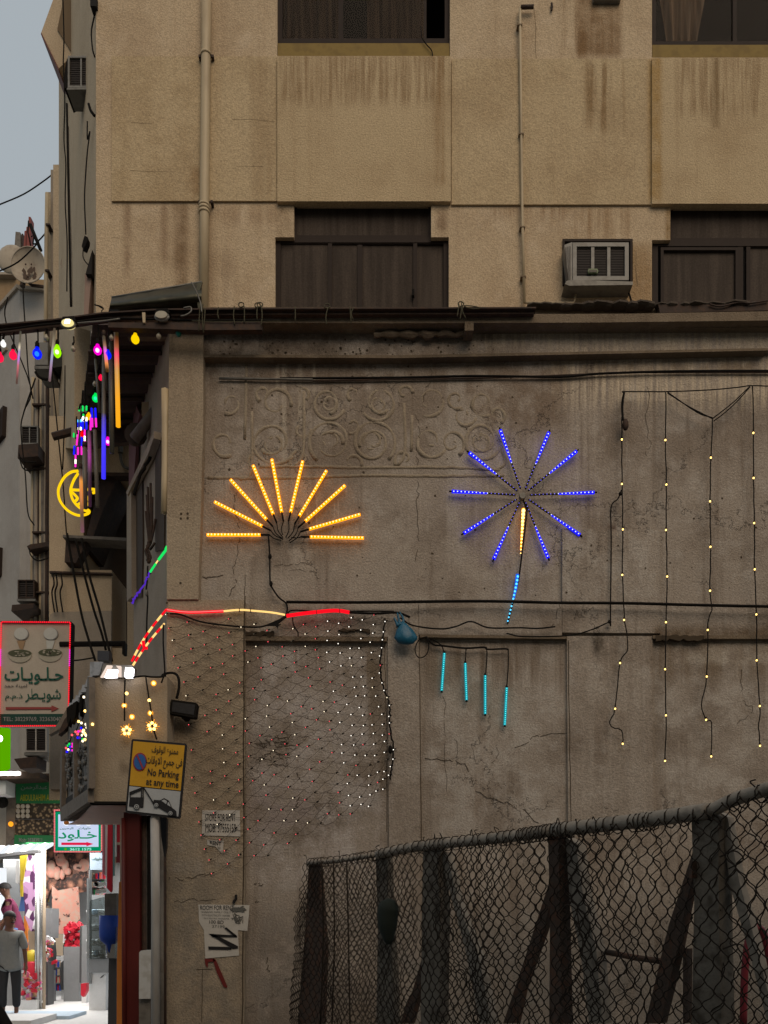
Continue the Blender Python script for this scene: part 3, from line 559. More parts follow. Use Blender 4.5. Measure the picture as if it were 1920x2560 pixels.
MB().tube(sm(PW([Y2(118,165), Y2(150,200), Y2(190,206), Y2(295,217), Y2(380,213), Y2(395,222), Y2(475,220), Y2(489,226)], D-.055)), .010, 6).build('main_lead', M['black_wire'], g, True)
MB().tube(sm(PW([Y2(118,165), Y2(85,180), Y2(68,225), Y2(85,260), Y2(120,245), Y2(130,200), Y2(120,168)], D-.09)), .006, 5).build('lead_loop', M['black_wire'], g, True)
# curtain of four warm strings
g = thing('string_light', 'curtain of four warm yellow light strings hanging from one wire at the right', 'light', W(*Y2(1300,730), D))
led_me = MB().ball((0,0,0), .0095, 7, 5).mesh('bulb', smooth=True); led_me.materials.append(M['warm_led'])
cap_me = MB().tube([(0,0,.008),(0,0,.03)], .008, 6).mesh('bulb_socket'); cap_me.materials.append(M['black_wire'])
S = [([Z8(930,445), Z8(920,560), Z8(920,685), Z8(920,910), Z8(925,1140), Z8(922,1370), Z8(932,1600), Y2(1010,90), Y2(1028,215), Y2(992,284), Y2(970,490), Y2(945,545), Y2(960,575), Y2(1000,588), Y2(1004,648)], [Z8(920,685), Z8(920,910), Z8(925,1140), Z8(922,1370), Y2(1010,90), Y2(992,284), Y2(970,490), Y2(1004,648)]),
     ([Z8(1142,445), Z8(1140,688), Z8(1145,913), Z8(1143,1143), Z8(1149,1378), Y2(1199,100), Y2(1195,312), Y2(1199,520), Y2(1195,725)], [Z8(1140,688), Z8(1145,913), Z8(1143,1143), Z8(1149,1378), Y2(1199,100), Y2(1195,312), Y2(1199,520), Y2(1195,725)]),
     ([Z8(1378,580), Z8(1370,777), Z8(1366,998), Z8(1368,1228), Z8(1366,1450), Z8(1375,1540), Z8(1362,1575), Y2(1387,135), Y2(1383,345), Y2(1360,470), Y2(1380,540), Y2(1403,548), Y2(1405,620), Y2(1403,705)], [Z8(1370,777), Z8(1366,998), Z8(1368,1228), Z8(1366,1450), Y2(1387,135), Y2(1383,345), Y2(1380,540), Y2(1403,705)]),
     ([Z8(1580,415), Z8(1585,652), Z8(1586,880), Z8(1589,1108), Z8(1592,1342), Z8(1600,1570), Y2(1608,272), Y2(1622,478), Y2(1617,575), Y2(1623,657)], [Z8(1585,652), Z8(1586,880), Z8(1589,1108), Z8(1592,1342), Z8(1600,1570), Y2(1608,272), Y2(1622,478), Y2(1623,657)])]
for wire, bul in S:
    st = MB().tube(jit(sm(PW(wire, D-.105), 4), .004, 9), .0062, 6).build('strand', M['black_wire'], g, True)
    for p in bul: place('bulb', led_me, W(*p, D-.12), st); place('bulb_socket', cap_me, W(*p, D-.112), st)
for pts in ([(930,447),(936,443),(1142,443),(1350,435),(1500,422),(1570,413),(1680,416)],[(1150,450),(1260,520),(1378,580)],[(1150,446),(1300,548),(1378,575)],[(1565,418),(1480,500),(1378,580)],[(1568,420),(1500,495),(1440,550),(1385,592)]):
    MB().tube(sm(PW([Z8(*p) for p in pts], D-.10)), .006, 5).build('lead_wire', M['black_wire'], g, True)
MB().tube(sm(PW([Z8(932,445), Z8(922,500), Z8(924,570), Z8(932,600)], D-.09)), .012, 6).build('lead_wire', M['black_wire'], g, True)
MB().ball(W(*Z8(938,610), D-.09), .05, 7, 6, .7, .6, 1.3).build('connector', M['rust_dark'], g, True)
M['net_wire'] = paint('brown net cord', (.045,.033,.024), .9, spec=.05)
# net of small bulbs, bunched to the right
g = thing('net_light', 'wide net of tiny red and white bulbs draped below the rope light', 'light', W(*Y1(800,1640), D))
def curve(pts):
    p = sm([Vector((a, b, 0)) for a, b in pts], 12)
    L = [0.0]
    for i in range(1, len(p)): L.append(L[-1]+(p[i]-p[i-1]).length)
    def f(t):
        s_ = t*L[-1]
        for i in range(1, len(p)):
            if s_ <= L[i] or i == len(p)-1:
                q = (s_-L[i-1])/max(1e-6, L[i]-L[i-1]); return p[i-1].lerp(p[i], min(1, q))
    return f
top, bot = curve([(40,90),(300,110),(640,150),(900,150),(1130,120),(1300,95),(1410,115)]), curve([(330,1725),(470,1700),(610,1640),(750,1560),(870,1500),(1080,1400),(1300,1300),(1400,1190),(1440,1130)])
lef, rig = curve([(40,90),(90,330),(150,560),(190,900),(200,1080),(230,1330),(290,1600),(330,1725)]), curve([(1410,115),(1385,300),(1380,440),(1400,560),(1435,650),(1440,800),(1460,930),(1450,1050),(1440,1130)])
NU, NV = 17, 38
def netp(u, v):
    u2 = u**.88
    return (top(u2)*(1-v)+bot(u2)*v+lef(v)*(1-u2)+rig(v)*u2-(top(0)*(1-u2)*(1-v)+top(1)*u2*(1-v)+bot(0)*(1-u2)*v+bot(1)*u2*v))
rn = random.Random(3); node = {}
def netz(x): return D-.125 if x < 614 else D-.10
for i in range(NU+1):
    for j in range(NV+1):
        if (i+j) % 2 == 0:
            q = netp(i/NU, j/NV); x, y = Y1(q.x+rn.uniform(-9,9), q.y+rn.uniform(-10,10)); node[i,j] = (x, y)
net = MB()
for (i, j), (x, y) in node.items():
    for di in (-1, 1):
        b = node.get((i+di, j+1))
        if b:
            p, q = W(x, y, netz(x)), W(*b, netz(b[0])); mid = (p+q)/2+Vector((rn.uniform(-.012,.012), 0, -.016))
            net.tube([p, mid, q], .0021, 4, False)
net.build('net_cable', M['net_wire'], g, kind='stuff')
rb = [MB().ball((0,0,0), .0052, 6, 4).mesh('bulb', smooth=True) for _ in range(4)]
for me, m in zip(rb, ('red_led','white_led','pale_led','dead_led')): me.materials.append(M[m])
sk = MB().tube([(0,0,0),(.03,0,.012)], .0065, 5).mesh('bulb_socket'); sk.materials.append(M['black_wire'])
cnt = 0
for (i, j), (x, y) in sorted(node.items()):
    lx = (x-400)/.3978; ly = (y-1500)/.3978
    white = lx > 1000+260*math.sin(ly*.002)*.3+ (ly-400)*.10
    k = 1 if white and rn.random() < .8 else (0 if rn.random() < (.62 if lx < 560 else .42) else (2 if rn.random() < .3 else 3))
    if k == 3 and rn.random() < .65 or cnt > 294: continue
    place('bulb', rb[k], W(x, y, netz(x)-.012), g); cnt += 1
    place('bulb_socket', sk, W(x, y, netz(x)-.004), g)
MB().tube(jit(sm([W(*Y1(rig(t_/20).x+6, rig(t_/20).y), D-.10) for t_ in range(21)], 3), .006, 4), .009, 6).build('edge_cable', M['black_wire'], g, True)
MB().ball(W(*Y1(1447,940), D-.1), .03, 6, 5, .8, .8, 1.6).build('connector', M['black_wire'], g, True)
# ================================================================ setting: ground, the other side of the lane
M['road'] = paint('dusty grey paving', (.16,.15,.135), .85, 0, var=.5, scale=3, dirt=(.10,.09,.08), bump=.3)
M['step'] = paint('pale worn paving', (.60,.59,.58), .7, 0, var=.25, scale=2)
struct(MB().box(-150, 150, -150, 250, -.4, 0).build('ground', M['road']))
struct(MB().box(-12, -3.0, 12.6, 24, -.1, .004).build('paving', M['step']))
M['opp'] = plaster('sand coloured render', (.30,.24,.17), (.2,.15,.1), (.36,.3,.22), streak=.3)
ob = thing('building', 'sand coloured plastered house on the near side of the lane, facing the stained wall', 'building', (6, -8, 0))
MB().box(-16, 40, -16, -6, .0, 11.5).build('wall', M['opp'], ob)
MB().box(-16.2, 40.2, -16.2, -5.8, 11.5, 11.8).build('parapet', M['opp'], ob)

# ================================================================ things along the roof edge
M['beam'] = paint('rusty brown steel rail', (.040,.024,.017), .7, .15, var=.7, scale=12, dirt=(.09,.05,.03), bump=.3)
M['twine'] = paint('green grey twine', (.055,.050,.028), .9)
o = thing('rail', 'rusty brown steel rail running along the roof edge and out over the lane', 'rail', W(700, 790, D-.27))
mb = MB().pp([(-140,820),(0,812),(130,800),(255,783),(400,774),(690,772),(1150,771),(1335,770),(1335,784),(1150,785),(690,786),(400,789),(255,801),(130,818),(0,832),(-140,842)], D-.30, D-.25); mb.build('rail', M['beam'], o)
mb = MB().pp([(-140,817),(0,809),(130,797),(255,780),(400,771),(690,769),(1340,767),(1340,770.5),(690,772.5),(400,774.5),(255,783.5),(130,800.5),(0,812.5),(-140,820.5)], D-.34, D-.25); mb.build('flange', M['rust_dark'], o)
MB().tube(sm(PW([(-100,836),(30,822),(105,812),(180,806),(250,797),(320,796),(430,799),(560,801),(700,800)], D-.33)), .010, 6).build('cable', M['black_wire'], o, True)
MB().tube(sm(PW([C2(1040,270), C2(1200,255), C2(1400,240), C2(1660,205)], D-.34)), .009, 6).build('cable', M['grey_metal'], o, True)
mb = MB().pp([(270,806),(500,806),(655,803),(655,824),(500,825),(270,818)], D-.34, D-.27); mb.build('board', M['rust_dark'], o)
MB().pp([(355,781),(363,781),(363,806),(357,806)], D-.36, D-.34).build('clip', M['pvc'], o)
# twine lashings
rr = random.Random(4)
tw = [(548,768,798),(588,766,812),(608,766,806),(655,764,815),(646,764,800),(735,767,804),(818,768,812),(874,766,806),(882,768,800),(1153,757,800),(1160,757,796),(1145,760,792),(505,760,832),(498,766,828),(512,770,825)]
for i, (x, y0, y1) in enumerate(tw):
    MB().tube(sm(PW([(x+rr.uniform(-3,3), y0), (x+rr.uniform(-5,5), (y0+y1)/2), (x+rr.uniform(-5,5), y1)], D-.352), 3), .006, 5).build('lashing', M['twine'], o, True)
for i, (x, y) in enumerate(((603,762),(650,762),(644,763),(1152,760),(818,765))):
    MB().tube([W(x+7*math.cos(a*.7), y+6*math.sin(a*.7), D-.35) for a in range(10)], .006, 5).build('knot_loop', M['twine'], o, True)
MB().tube(sm(PW([(1160,766),(1180,772),(1200,770),(1180,765),(1160,764)], D-.35)), .005, 5).build('knot_loop', M['twine'], o, True)
MB().tube(sm(PW([(480,802),(540,804),(640,804),(700,803)], D-.352)), .004, 5).build('lashing', M['twine'], o, True)
# rubbish lying on the roof edge at the right
M['rubble'] = paint('dusty rubble', (.07,.055,.042), .95, var=.6, scale=12)
o = thing('debris', 'low line of dusty rubble and rags along the right of the roof edge', 'rubble', W(1560, 768, D-.1)); rr = random.Random(8)
for i in range(22):
    x = 1340+i*26+rr.uniform(-6,6); y = 768-max(0,(x-1600))*.012
    mb = MB().ball(W(x, y-rr.uniform(0,3), D-.16), rr.uniform(.05,.10), 7, 5, rr.uniform(.9,2.0), 1, rr.uniform(.25,.5)); mb.build('lump', M['rubble'], o)
MB().pp([(1645,756),(1960,748),(1960,775),(1650,782)], D-.2, D-.08).build('plank', M['rust_dark'], o)
MB().tube(sm(PW([Z6(1340,1660), Z6(1400,1672), Z6(1500,1650), Z6(1560,1655), Z6(1660,1640)], D-.22)), .009, 5).build('cord', M['rust_dark'], o, True)
# tilted sheet metal gutter
M['sheet'] = paint('mossy dark sheet metal', (.045,.044,.028), .42, .55, var=.7, scale=6, dirt=(.02,.017,.012), dirt_amt=.7)
o = thing('metal_sheet', 'curled dark metal sheet propped tilted on the roof edge beside the drain pipe', 'metal sheet', W(390, 780, D-.2))
mb = MB(); n = 10
for i in range(n+1):
    q = i/n
    for j in range(9):
        v = j/8; dz_ = .10-.16*math.sin(v*math.pi)+.01*math.sin(q*20); xt = 279+(505-279)*q; yt = 744-(744-705)*q; xb = 270+(503-270)*q; yb = 783-(783-772)*q
        p = W(xt+(xb-xt)*v, yt+(yb-yt)*v, D-.22+dz_); mb.v.append(p)
for i in range(n):
    for j in range(8): a = i*9+j; mb.f.append((a, a+9, a+10, a+1))
mb.build('sheet', M['sheet'], o, True)
MB().tube(PW([(279,744),(505,705)], D-.12), .012, 6).build('rolled_edge', M['grey_metal'], o, True)
MB().pp([(494,707),(506,705),(500,725),(503,745),(506,775),(496,775),(490,740)], D-.24, D-.22).build('torn_end', M['sheet'], o)
MB().tube(sm(PW([C3(1210,140), C3(1290,300), C3(1340,450), C3(1350,560)], D-.36)), .007, 5).build('strap', M['grey_metal'], o, True)
o = MB().tube(jit(sm(PW([C6(1300,1550), C6(1340,1565), C6(1400,1580), C6(1430,1620), C6(1380,1590), C6(1310,1560), C6(1425,1600), C6(1400,1660)], D-.2)), .004, 2), .005, 5).build('wire_tangle', M['black_wire']); tag(o, 'springy tangle of wire sticking up from the rail left of the metal sheet', 'wire')

# ================================================================ the corner and the lane to the left
DX, DZ = -.451, .893                                  # direction of the lane
def SP(px, py, X0, z0):                               # point of the upright plane that starts at (X0, z0) and follows the lane
    k = (px-CX)/FP; s = (X0-k*z0)/(-DX+DZ*k)*1.0
    z = z0+DZ*s; return W(px, py, z)
def lane_wall(pts, X0, z0, th=.2, mb=None):
    mb = mb or MB(); n = Vector((-DZ, DX, 0))*-1*th   # thickness away from the lane
    return mb.prism([SP(x, y, X0, z0) for x, y in pts], Vector((DZ, -DX, 0))*th)
XU = W(241, 0, ZU).x
M['cream_side'] = plaster('cream stucco flank', (.45,.355,.24), (.33,.25,.16), (.52,.43,.31), streak=.3, blot=.35, grain=.26)
M['taupe'] = plaster('taupe stucco', (.31,.265,.21), (.20,.165,.125), (.38,.335,.28), streak=.3, blot=.5, grain=.15)
M['greywhite'] = plaster('grey white stucco', (.33,.31,.28), (.23,.205,.18), (.40,.38,.35), streak=.35, blot=.4, grain=.13)
lane_wall([(241,-420),(241,815),(183,815),(183,-420)], XU, ZU).build('flank_wall', M['cream_side'], ub)
lane_wall([(186,-420),(186,1120),(147,1120),(147,-420)], XU-.02, ZU+.1).build('flank_wall', M['cream_side'], ub)
zb = 11.6
mb = MB().pp([Z1(440,-500), Z1(440,-60), Z1(326,255), Z1(465,540), Z1(578,430), Z1(580,-500)], zb, zb+.9); mb.build('balcony', M['cream_side'], ub)
mb = MB().pp([Z1(492,-500), Z1(490,50), Z1(452,230), Z1(575,428), Z1(580,-10), Z1(580,-500)], zb-.02, zb+.1); mb.build('balcony_recess_shade', paint('shaded ochre render', (.13,.09,.05), .9), ub)  # dark slab on the balcony end, recess shade put into its colour
mb = MB().pp([Z1(326,255), Z1(465,540), Z1(462,556), Z1(322,268)], zb-.02, zb+.9); mb.build('balcony_edge', paint('dull red edging', (.12,.05,.04), .8), ub)
MB().pp([Z1(728,1970), Z1(676,2163), Z1(724,2165)], 9.3, 9.4).build('flank_recess_shade', M['dark_room'], ub)  # near-black slabs, here and next line, paint the shade of recesses
MB().pp([Z1(712,-30), Z1(712,45), Z1(762,48), Z1(762,-30)], 9.2, 9.3).build('flank_recess_shade', M['dark_room'], ub)
MB().pp([C6(1175,1125), C6(1265,1125), C6(1220,1700), C6(1160,1700)], 9.36, 9.5).build('flank_panel', paint('faded pink panel', (.24,.17,.14), .85), ub)
MB().pp([C6(905,720), C6(830,1000), C6(910,1160), C6(925,1100), C6(940,900)], 12.6, 12.9).build('flank_canopy', M['taupe'], ub)
# neighbours down the lane
n1 = thing('building', 'narrow stepped tan building between the corner building and the grey house', 'building', W(125, 1600, 14))
MB().pp([Z1(420,1300), Z1(470,1300), Z1(470,4900), Z1(420,4900)], 13.9, 15).build('wall', M['cream_side'], n1)
MB().pp([Z1(400,1340), Z1(424,1340), Z1(424,4900), Z1(400,4900)], 14.0, 15).build('wall', M['taupe'], n1)
MB().pp([Z1(366,1530), Z1(410,1530), Z1(410,4900), Z1(372,4900)], 14.1, 15).build('wall', M['cream_side'], n1)
MB().pp([(118,480),(150,480),(226,900),(226,1560),(123,1560),(118,900)], 14.3, 15).build('rear_wall', M['taupe'], n1)
MB().tube([W(118, 484, 13.9), W(116, 600, 13.9), W(115, 700, 13.9), W(113, 1000, 13.9)], .035, 8).build('pipe', M['pvc'], n1, True)
for x, y in ((119,560),(117,675)): MB().rect(x-5,y-2,x+5,y+2, 13.85, 14.1).build('pipe_clip', M['rust_dark'], n1)
pb = thing('pipe_bundle', 'bundle of tan and grey pipes and ducts running down beside the grey house', 'pipes', W(103, 1600, 13.6)); rr = random.Random(2)
for i, x in enumerate((83,88,94,99,104,110,114,120)):
    r_ = (.035,.025,.04,.02,.03,.035,.018,.03)[i]; y0 = (945,960,920,950,930,900,940,820)[i]
    MB().tube(jit(sm(PW([(x, y0), (x-1, 1100), (x-2, 1300), (x-3, 1560)], 13.5-.02*i)), .006, i), r_, 8).build('pipe', (M['pvc'], M['concrete_grey'], M['taupe'], M['rust_dark'])[i % 4], pb, True)
for y in (1010,1170,1330,1480): MB().rect(80, y-2, 122, y+2, 13.35, 13.42).build('pipe_strap', M['rust_dark'], pb)
gh = thing('building', 'grey white house at the left edge with dark windows and several air conditioners', 'building', W(40, 2000, 17))
zg = 17.0
def gl(x, y):                                         # flank of the grey house, running to the left and away
    X0 = W(49, 0, zg).x; k = (x-CX)/FP; s = (X0-k*zg)/(.80+.60*k); return W(x, y, zg+.60*s)
MB().pp([(49,716),(122,722),(122,2060),(49,2060)], zg, zg+3).build('wall', M['greywhite'], gh)
P = [(49,716),(-120,905),(-120,2200),(49,2060)]; MB().prism([gl(*p) for p in P], (.3,.4,0)).build('side_wall', M['greywhite'], gh)
MB().pp([(46,712),(122,718),(122,726),(46,722)], zg-.06, zg+3).build('coping', M['taupe'], gh)
MB().prism([gl(49,712)+Vector((-.05,-.03,0)), gl(-120,899)+Vector((-.05,-.03,0)), gl(-120,910)+Vector((-.05,-.03,0)), gl(49,721)+Vector((-.05,-.03,0))], (.2,.2,0)).build('coping', M['taupe'], gh)
for a in ([(-60,1120),(18,1018),(15,1092),(-60,1180)],[(-60,1450),(7,1370),(5,1440),(-60,1500)]):
    w = MB().prism([gl(*p)+Vector((-.06,-.06,0)) for p in a], (.15,.15,0)).build('window', M['brown_frame'], gh)
    c_ = sum((Vector(gl(*p)) for p in a), Vector())/4
    MB().prism([gl(*p).lerp(c_, .18)+Vector((-.08,-.08,0)) for p in a], (.02,.02,0)).build('pane', M['film_glass'], w)
MB().prism([gl(*p)+Vector((-.03,-.03,0)) for p in ((-40,925),(20,870),(20,876),(-40,935))], (.1,.1,0)).build('ledge', M['taupe'], gh)
tb = thing('building', 'tan house seen over the roof of the grey house, behind the satellite dish', 'building', W(30, 800, 26))
MB().pp([(-200,681),(30,682),(30,690),(34,690),(34,696),(135,700),(135,900),(-200,900)], 26, 32).build('wall', plaster('tan render', (.27,.19,.11), (.2,.13,.07), (.32,.24,.15)), tb)
MB().pp([(-200,678),(34,680),(34,686),(-200,685)], 25.8, 32).build('parapet', M['taupe'], tb)
# chimney stubs, satellite dish and mast on the roofs
o = thing('chimney', 'tall grey flue pipe on the roof behind the satellite dish', 'chimney', W(42, 690, 22)); MB().pp([C6(215,548), C6(280,556), C6(288,900), C6(190,900)], 22, 22.6).build('flue', M['concrete_grey'], o); MB().pp([C6(300,575), C6(318,575), C6(316,800), C6(296,800)], 22, 22.2).build('flue', M['rust_dark'], o)
M['mast_red'] = paint('red painted mast', (.17,.035,.025), .6, var=.6)
o = thing('mast', 'red and dark stepped mast with a leaning stay above the satellite dish', 'mast', W(68, 620, 21))
for a in ([(395,340),(425,345),(420,760),(385,760)],[(365,480),(388,480),(385,760),(355,760)],[(338,540),(368,530),(365,760),(325,760)]): MB().pp([C6(*p) for p in a], 21+.1*len(a), 21.6).build('mast_section', M['mast_red'], o)
MB().tube(PW([C6(418,450), C6(565,810)], 20.9), .045, 6).build('stay', M['black_wire'], o, True)
for a in (((430,620),(470,600),(455,720)),((455,720),(520,715)),((395,400),(385,560),(410,660),(420,740))): MB().tube(PW([C6(*p) for p in a], 20.9), .018, 5).build('stay_wire', M['black_wire'], o, True)
M['dish'] = paint('dirty white satellite dish', (.34,.29,.22), .6, 0, var=.3, scale=5, dirt=(.15,.11,.08), dirt_amt=.45)
o = thing('satellite_dish', 'round dirty white satellite dish with a brown stain on the roof of the grey house', 'satellite dish', W(68, 722, 16.6))
c = W(*C6(385,1005), 16.6); rx = .36*1.0; mb = MB(); nn = 28; RR = (C6(625,0)[0]-C6(150,0)[0])/2/FP*16.6
mb.v.append(c+Vector((0,.14,0)))
for j in range(1, 7):
    for i in range(nn): a = 2*math.pi*i/nn; q = j/6; mb.v.append(c+Vector((RR*q*math.cos(a), .14*(1-q*q), RR*1.06*q*math.sin(a))))
for i in range(nn): mb.f.append((0, 1+i, 1+(i+1) % nn))
for j in range(5):
    for i in range(nn): mb.f.append((1+j*nn+i, 1+(j+1)*nn+i, 1+(j+1)*nn+(i+1) % nn, 1+j*nn+(i+1) % nn))
ds = mb.build('reflector', M['dish'], o, True)
MB().tube([c+Vector((RR*math.cos(2*math.pi*i/nn), -.0, RR*1.06*math.sin(2*math.pi*i/nn))) for i in range(nn+1)], .012, 5).build('rim', M['dish'], o, True)
M['brown_stain'] = paint('brown rust stain', (.075,.05,.035), .9)
rr = random.Random(12); mb = MB()
for k in range(16):
    p = W(*C6(395+rr.uniform(-75,75), 1090+rr.uniform(-60,80)), 16.60); s_ = rr.uniform(.02,.055); mb.add([p+Vector((s_*rr.uniform(.5,1.2)*math.cos(i), .05+.0008*k, s_*1.4*rr.uniform(.5,1.2)*math.sin(i))) for i in range(6)], [(0,1,2,3,4,5)])
mb.build('rust_stain', M['brown_stain'], o, kind='stuff')
MB().tube(PW([C6(320,1250), C6(310,1310)], 16.65), .05, 6).build('stand', M['rust_dark'], o); MB().tube(PW([C6(385,1240), C6(440,1290), C6(600,1310)], 16.7), .03, 6).build('stand_arm', M['rust_dark'], o)
for x in (355,435): MB().ball(W(*C6(x, 1000), 16.68), .018, 6, 4).build('bolt', M['brown_stain'], o)
o2 = MB().ball(W(*C6(160,930), 17.2), .30, 14, 8, 1, .25, 1.0).build('satellite_dish', M['dish'], None, True); tag(o2, 'smaller round dish half hidden behind the satellite dish, on its left', 'satellite dish')

# sky wires
cable('overhead_wire', 'thin wire crossing the sky high at the left edge', [(-40,528),(0,511),(60,485),(110,452),(133,434)], .013, z=16, n=4)
cable('overhead_wire', 'thin looped wire passing across the satellite dish to the tan building', [(-40,688),(0,677),(45,655),(85,618),(98,600),(104,594),(141,552)], .014, z=16, n=4)
# cables hanging on the flank
def vcab(label, pts, r_, z, f=Z1, m='black_wire'): return cable('hanging_cable', label, pts, r_*.68, m, z, 4, f)
vcab('long black cable hanging down past the flank air conditioner, nearest the sky', [(495,-80),(505,300),(500,500),(512,800),(505,1100),(520,1300),(515,1600),(530,1900),(528,2300)], .012, 10.2)
vcab('thick straight black cable dropping from the flank air conditioner tray to the rail', [(528,820),(535,1200),(545,1700),(555,2200),(560,2420)], .020, 10.1)
vcab('pale green cable beside the thick black cable on the flank', [(540,1000),(548,1500),(565,2000),(568,2420)], .012, 10.12, m='grey_metal')
vcab('cable falling from the top onto the flank air conditioner', [(692,-80),(688,200),(692,440)], .013, 10.0)
vcab('slack cable looping from the top to the right of the flank air conditioner', [(770,20),(740,150),(722,250),(730,380),(748,450)], .013, 9.3)
vcab('kinked cable with a black plug hanging on the flank corner', [(690,960),(690,1100),(710,1040),(690,1200),(672,1450),(668,1600),(678,1850)], .012, 9.5)
vcab('thin lead under the black plug ending at the small recess', [(660,1950),(655,2020),(670,2060),(695,2090)], .009, 9.3)
tag(MB().pp([Z1(668,1860), Z1(692,1872), Z1(690,1900), Z1(668,1955), Z1(645,1945), Z1(655,1900)], 9.3, 9.38).build('plug', M['black_wire']), 'black plug box hanging on the kinked cable at the flank corner', 'plug')
vcab('short bundle of wires under the flank air conditioner', [(700,820),(715,870),(735,900),(748,915)], .022, 9.3)
a = window_ac('air_conditioner', 'pale air conditioner high on the flank against the sky, seen from below', None, Z1(535,0)[0], Z1(0,440)[1], Z1(745,0)[0], Z1(0,690)[1], 10.0, 'l', .30, 2, under=False)
MB().pp([Z1(530,692), Z1(742,690), Z1(735,705), Z1(526,708)], 9.98, 10.25).build('drip_tray', M['grey_metal'], a); MB().pp([Z1(530,455), Z1(510,560), Z1(508,700), Z1(532,690)], 10.0, 10.3).build('side_panel', M['black_wire'], a)
# windows, hoods and units under the rail
o = n1
w = MB().pp([C2(790,300), C2(1222,300), C2(1222,640), C2(790,640)], 13.0, 13.1).build('window', M['dark_room'], n1)
for y in (385,500,625): MB().pp([C2(800,y), C2(1222,y-3), C2(1222,y+15), C2(800,y+18)], 12.95, 13.0).build('window_bar', M['grey_metal'], w)
MB().pp([C2(940,310), C2(985,310), C2(1000,620), C2(955,620)], 12.9, 12.95).build('window_post', M['grey_metal'], w)
MB().pp([C2(660,640), C2(1200,630), C2(1185,815), C2(735,880), C2(660,790)], 12.6, 13.4).build('hood', paint('dark green grey hood', (.028,.030,.022), .8), n1)
a = window_ac('air_conditioner', 'grey box air conditioner under the rail behind the blue bulb', None, C2(480,0)[0], C2(0,530)[1], C2(665,0)[0], C2(0,850)[1], 12.5, 'l', .4, 1, under=True)
MB().pp([C2(490,540), C2(660,540), C2(660,840), C2(490,840)], 12.49, 12.5).build('front_panel', M['ac_body'], a)
cable('hanging_cable', 'black cable looping below the grey box air conditioner', [C2(490,940), C2(530,1000), C2(600,1035), C2(680,1040), C2(700,1000)], .02, z=12.4)
a = window_ac('air_conditioner', 'air conditioner with two dark panes low on the grey house above the pipe bundle base', None, 52, 1064, 95, 1110, 13.3, 'l', .5, 2); MB().pp([(46,1112),(95,1108),(95,1140),(44,1145)], 13.1, 13.7).build('bracket_shelf', M['rust_dark'], a)
a = window_ac('air_conditioner', 'brown air conditioner on a bracket just above the white sweets sign', None, 44, 1449, 86, 1496, 13.3, 'l', .5, 2, 'rust_dark'); MB().pp([(30,1512),(84,1508),(84,1520),(28,1528)], 13.1, 13.7).build('bracket_shelf', M['rust_dark'], a)
a = window_ac('air_conditioner', 'framed air conditioner below the white sweets sign', None, 62, 1818, 117, 1880, 13.6, 'l', .5, 2, 'greywhite'); MB().pp([Z3(110,1760), Z3(290,1740), Z3(285,1830), Z3(160,1840)], 13.5, 13.9).build('bracket_shelf', M['rust_dark'], a)
for lab, pts in (('cable loop under the air conditioner with two dark panes', [Z2(150,1430), Z2(175,1540), Z2(230,1570), Z2(285,1550)]), ('second cable loop under the air conditioner with two dark panes', [Z2(160,1460), Z2(200,1500), Z2(285,1500)]), ('cable looping under the dark ledge beside the pipe bundle', [Z2(230,2180), Z2(245,2240), Z2(300,2280), Z2(380,2260)]),
    ('thin wire falling down the grey house past the air conditioner', [Z2(180,100), Z2(190,300), Z2(205,500), Z2(225,800), Z2(260,1000)]), ('second thin wire falling down the grey house', [Z2(60,200), Z2(48,400), Z2(240,900), Z2(190,1100), Z2(165,1250), Z2(200,1600), Z2(220,1900), Z2(270,2000)]), ('thin wire crossing from the pipe bundle to the flank', [Z2(280,840), Z2(230,980), Z2(190,1100)]),
    ('black cable hanging down left of the moon light', [Z2(410,800), Z2(440,1100), Z2(470,1400), Z2(500,1700), Z2(520,2000), Z2(540,2210)]), ('black cable hanging down in front of the tan strip', [Z2(515,740), Z2(512,1000), Z2(505,1300), Z2(495,1560)]), ('black cable dropping beside the hanging tubes', [Z2(575,720), Z2(580,1000), Z2(588,1200), Z2(605,1300)])):
    cable('hanging_cable', lab, pts, .010, z=12.2)
tag(MB().pp([Z2(212,2165), Z2(240,2150), Z2(383,2130), Z2(380,2165), Z2(225,2195)], 13.2, 13.6).build('ledge', M['rust_dark']), 'dark ledge jutting out beside the foot of the pipe bundle', 'ledge')

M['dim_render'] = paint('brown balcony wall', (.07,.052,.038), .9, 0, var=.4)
# the low building behind the canopy
ZL = 12.2
lw = thing('building', 'tan house behind the canopy with a dark recessed balcony and a pale lower wall', 'building', W(230, 2000, ZL))
mb = MB(); wall_holes(mb, (123,1040,345,2000), [(209,1186,336,1425),(279,1425,318,1620)], ZL, .7); mb.build('wall', M['cream_side'], lw)
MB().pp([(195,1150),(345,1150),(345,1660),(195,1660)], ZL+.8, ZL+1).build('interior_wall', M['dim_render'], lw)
MB().pp([Z2(690,1580), Z2(1055,1585), Z2(1055,1612), Z2(690,1605)], ZL-.15, ZL).build('lintel', M['rust_dark'], lw)
MB().pp([Z2(800,1610), Z2(930,1620), Z2(820,1860), Z2(700,2180), Z2(660,2180)], ZL-.05, ZL+.6).build('shutter_or_shade', M['rust_dark'], lw)
MB().pp([Z2(495,2075), Z2(1030,2100), Z2(1030,2125), Z2(495,2095)], ZL-.3, ZL-.02).build('balcony_slab', M['concrete_grey'], lw); MB().pp([Z3(520,20), Z3(700,20), Z3(600,210), Z3(510,205)], ZL-.2, ZL).build('awning', M['rust_dark'], lw)
MB().pp([Z3(390,275), Z3(880,290), Z3(880,302), Z3(390,290)], ZL-.06, ZL).build('coping', M['rust_dark'], lw)
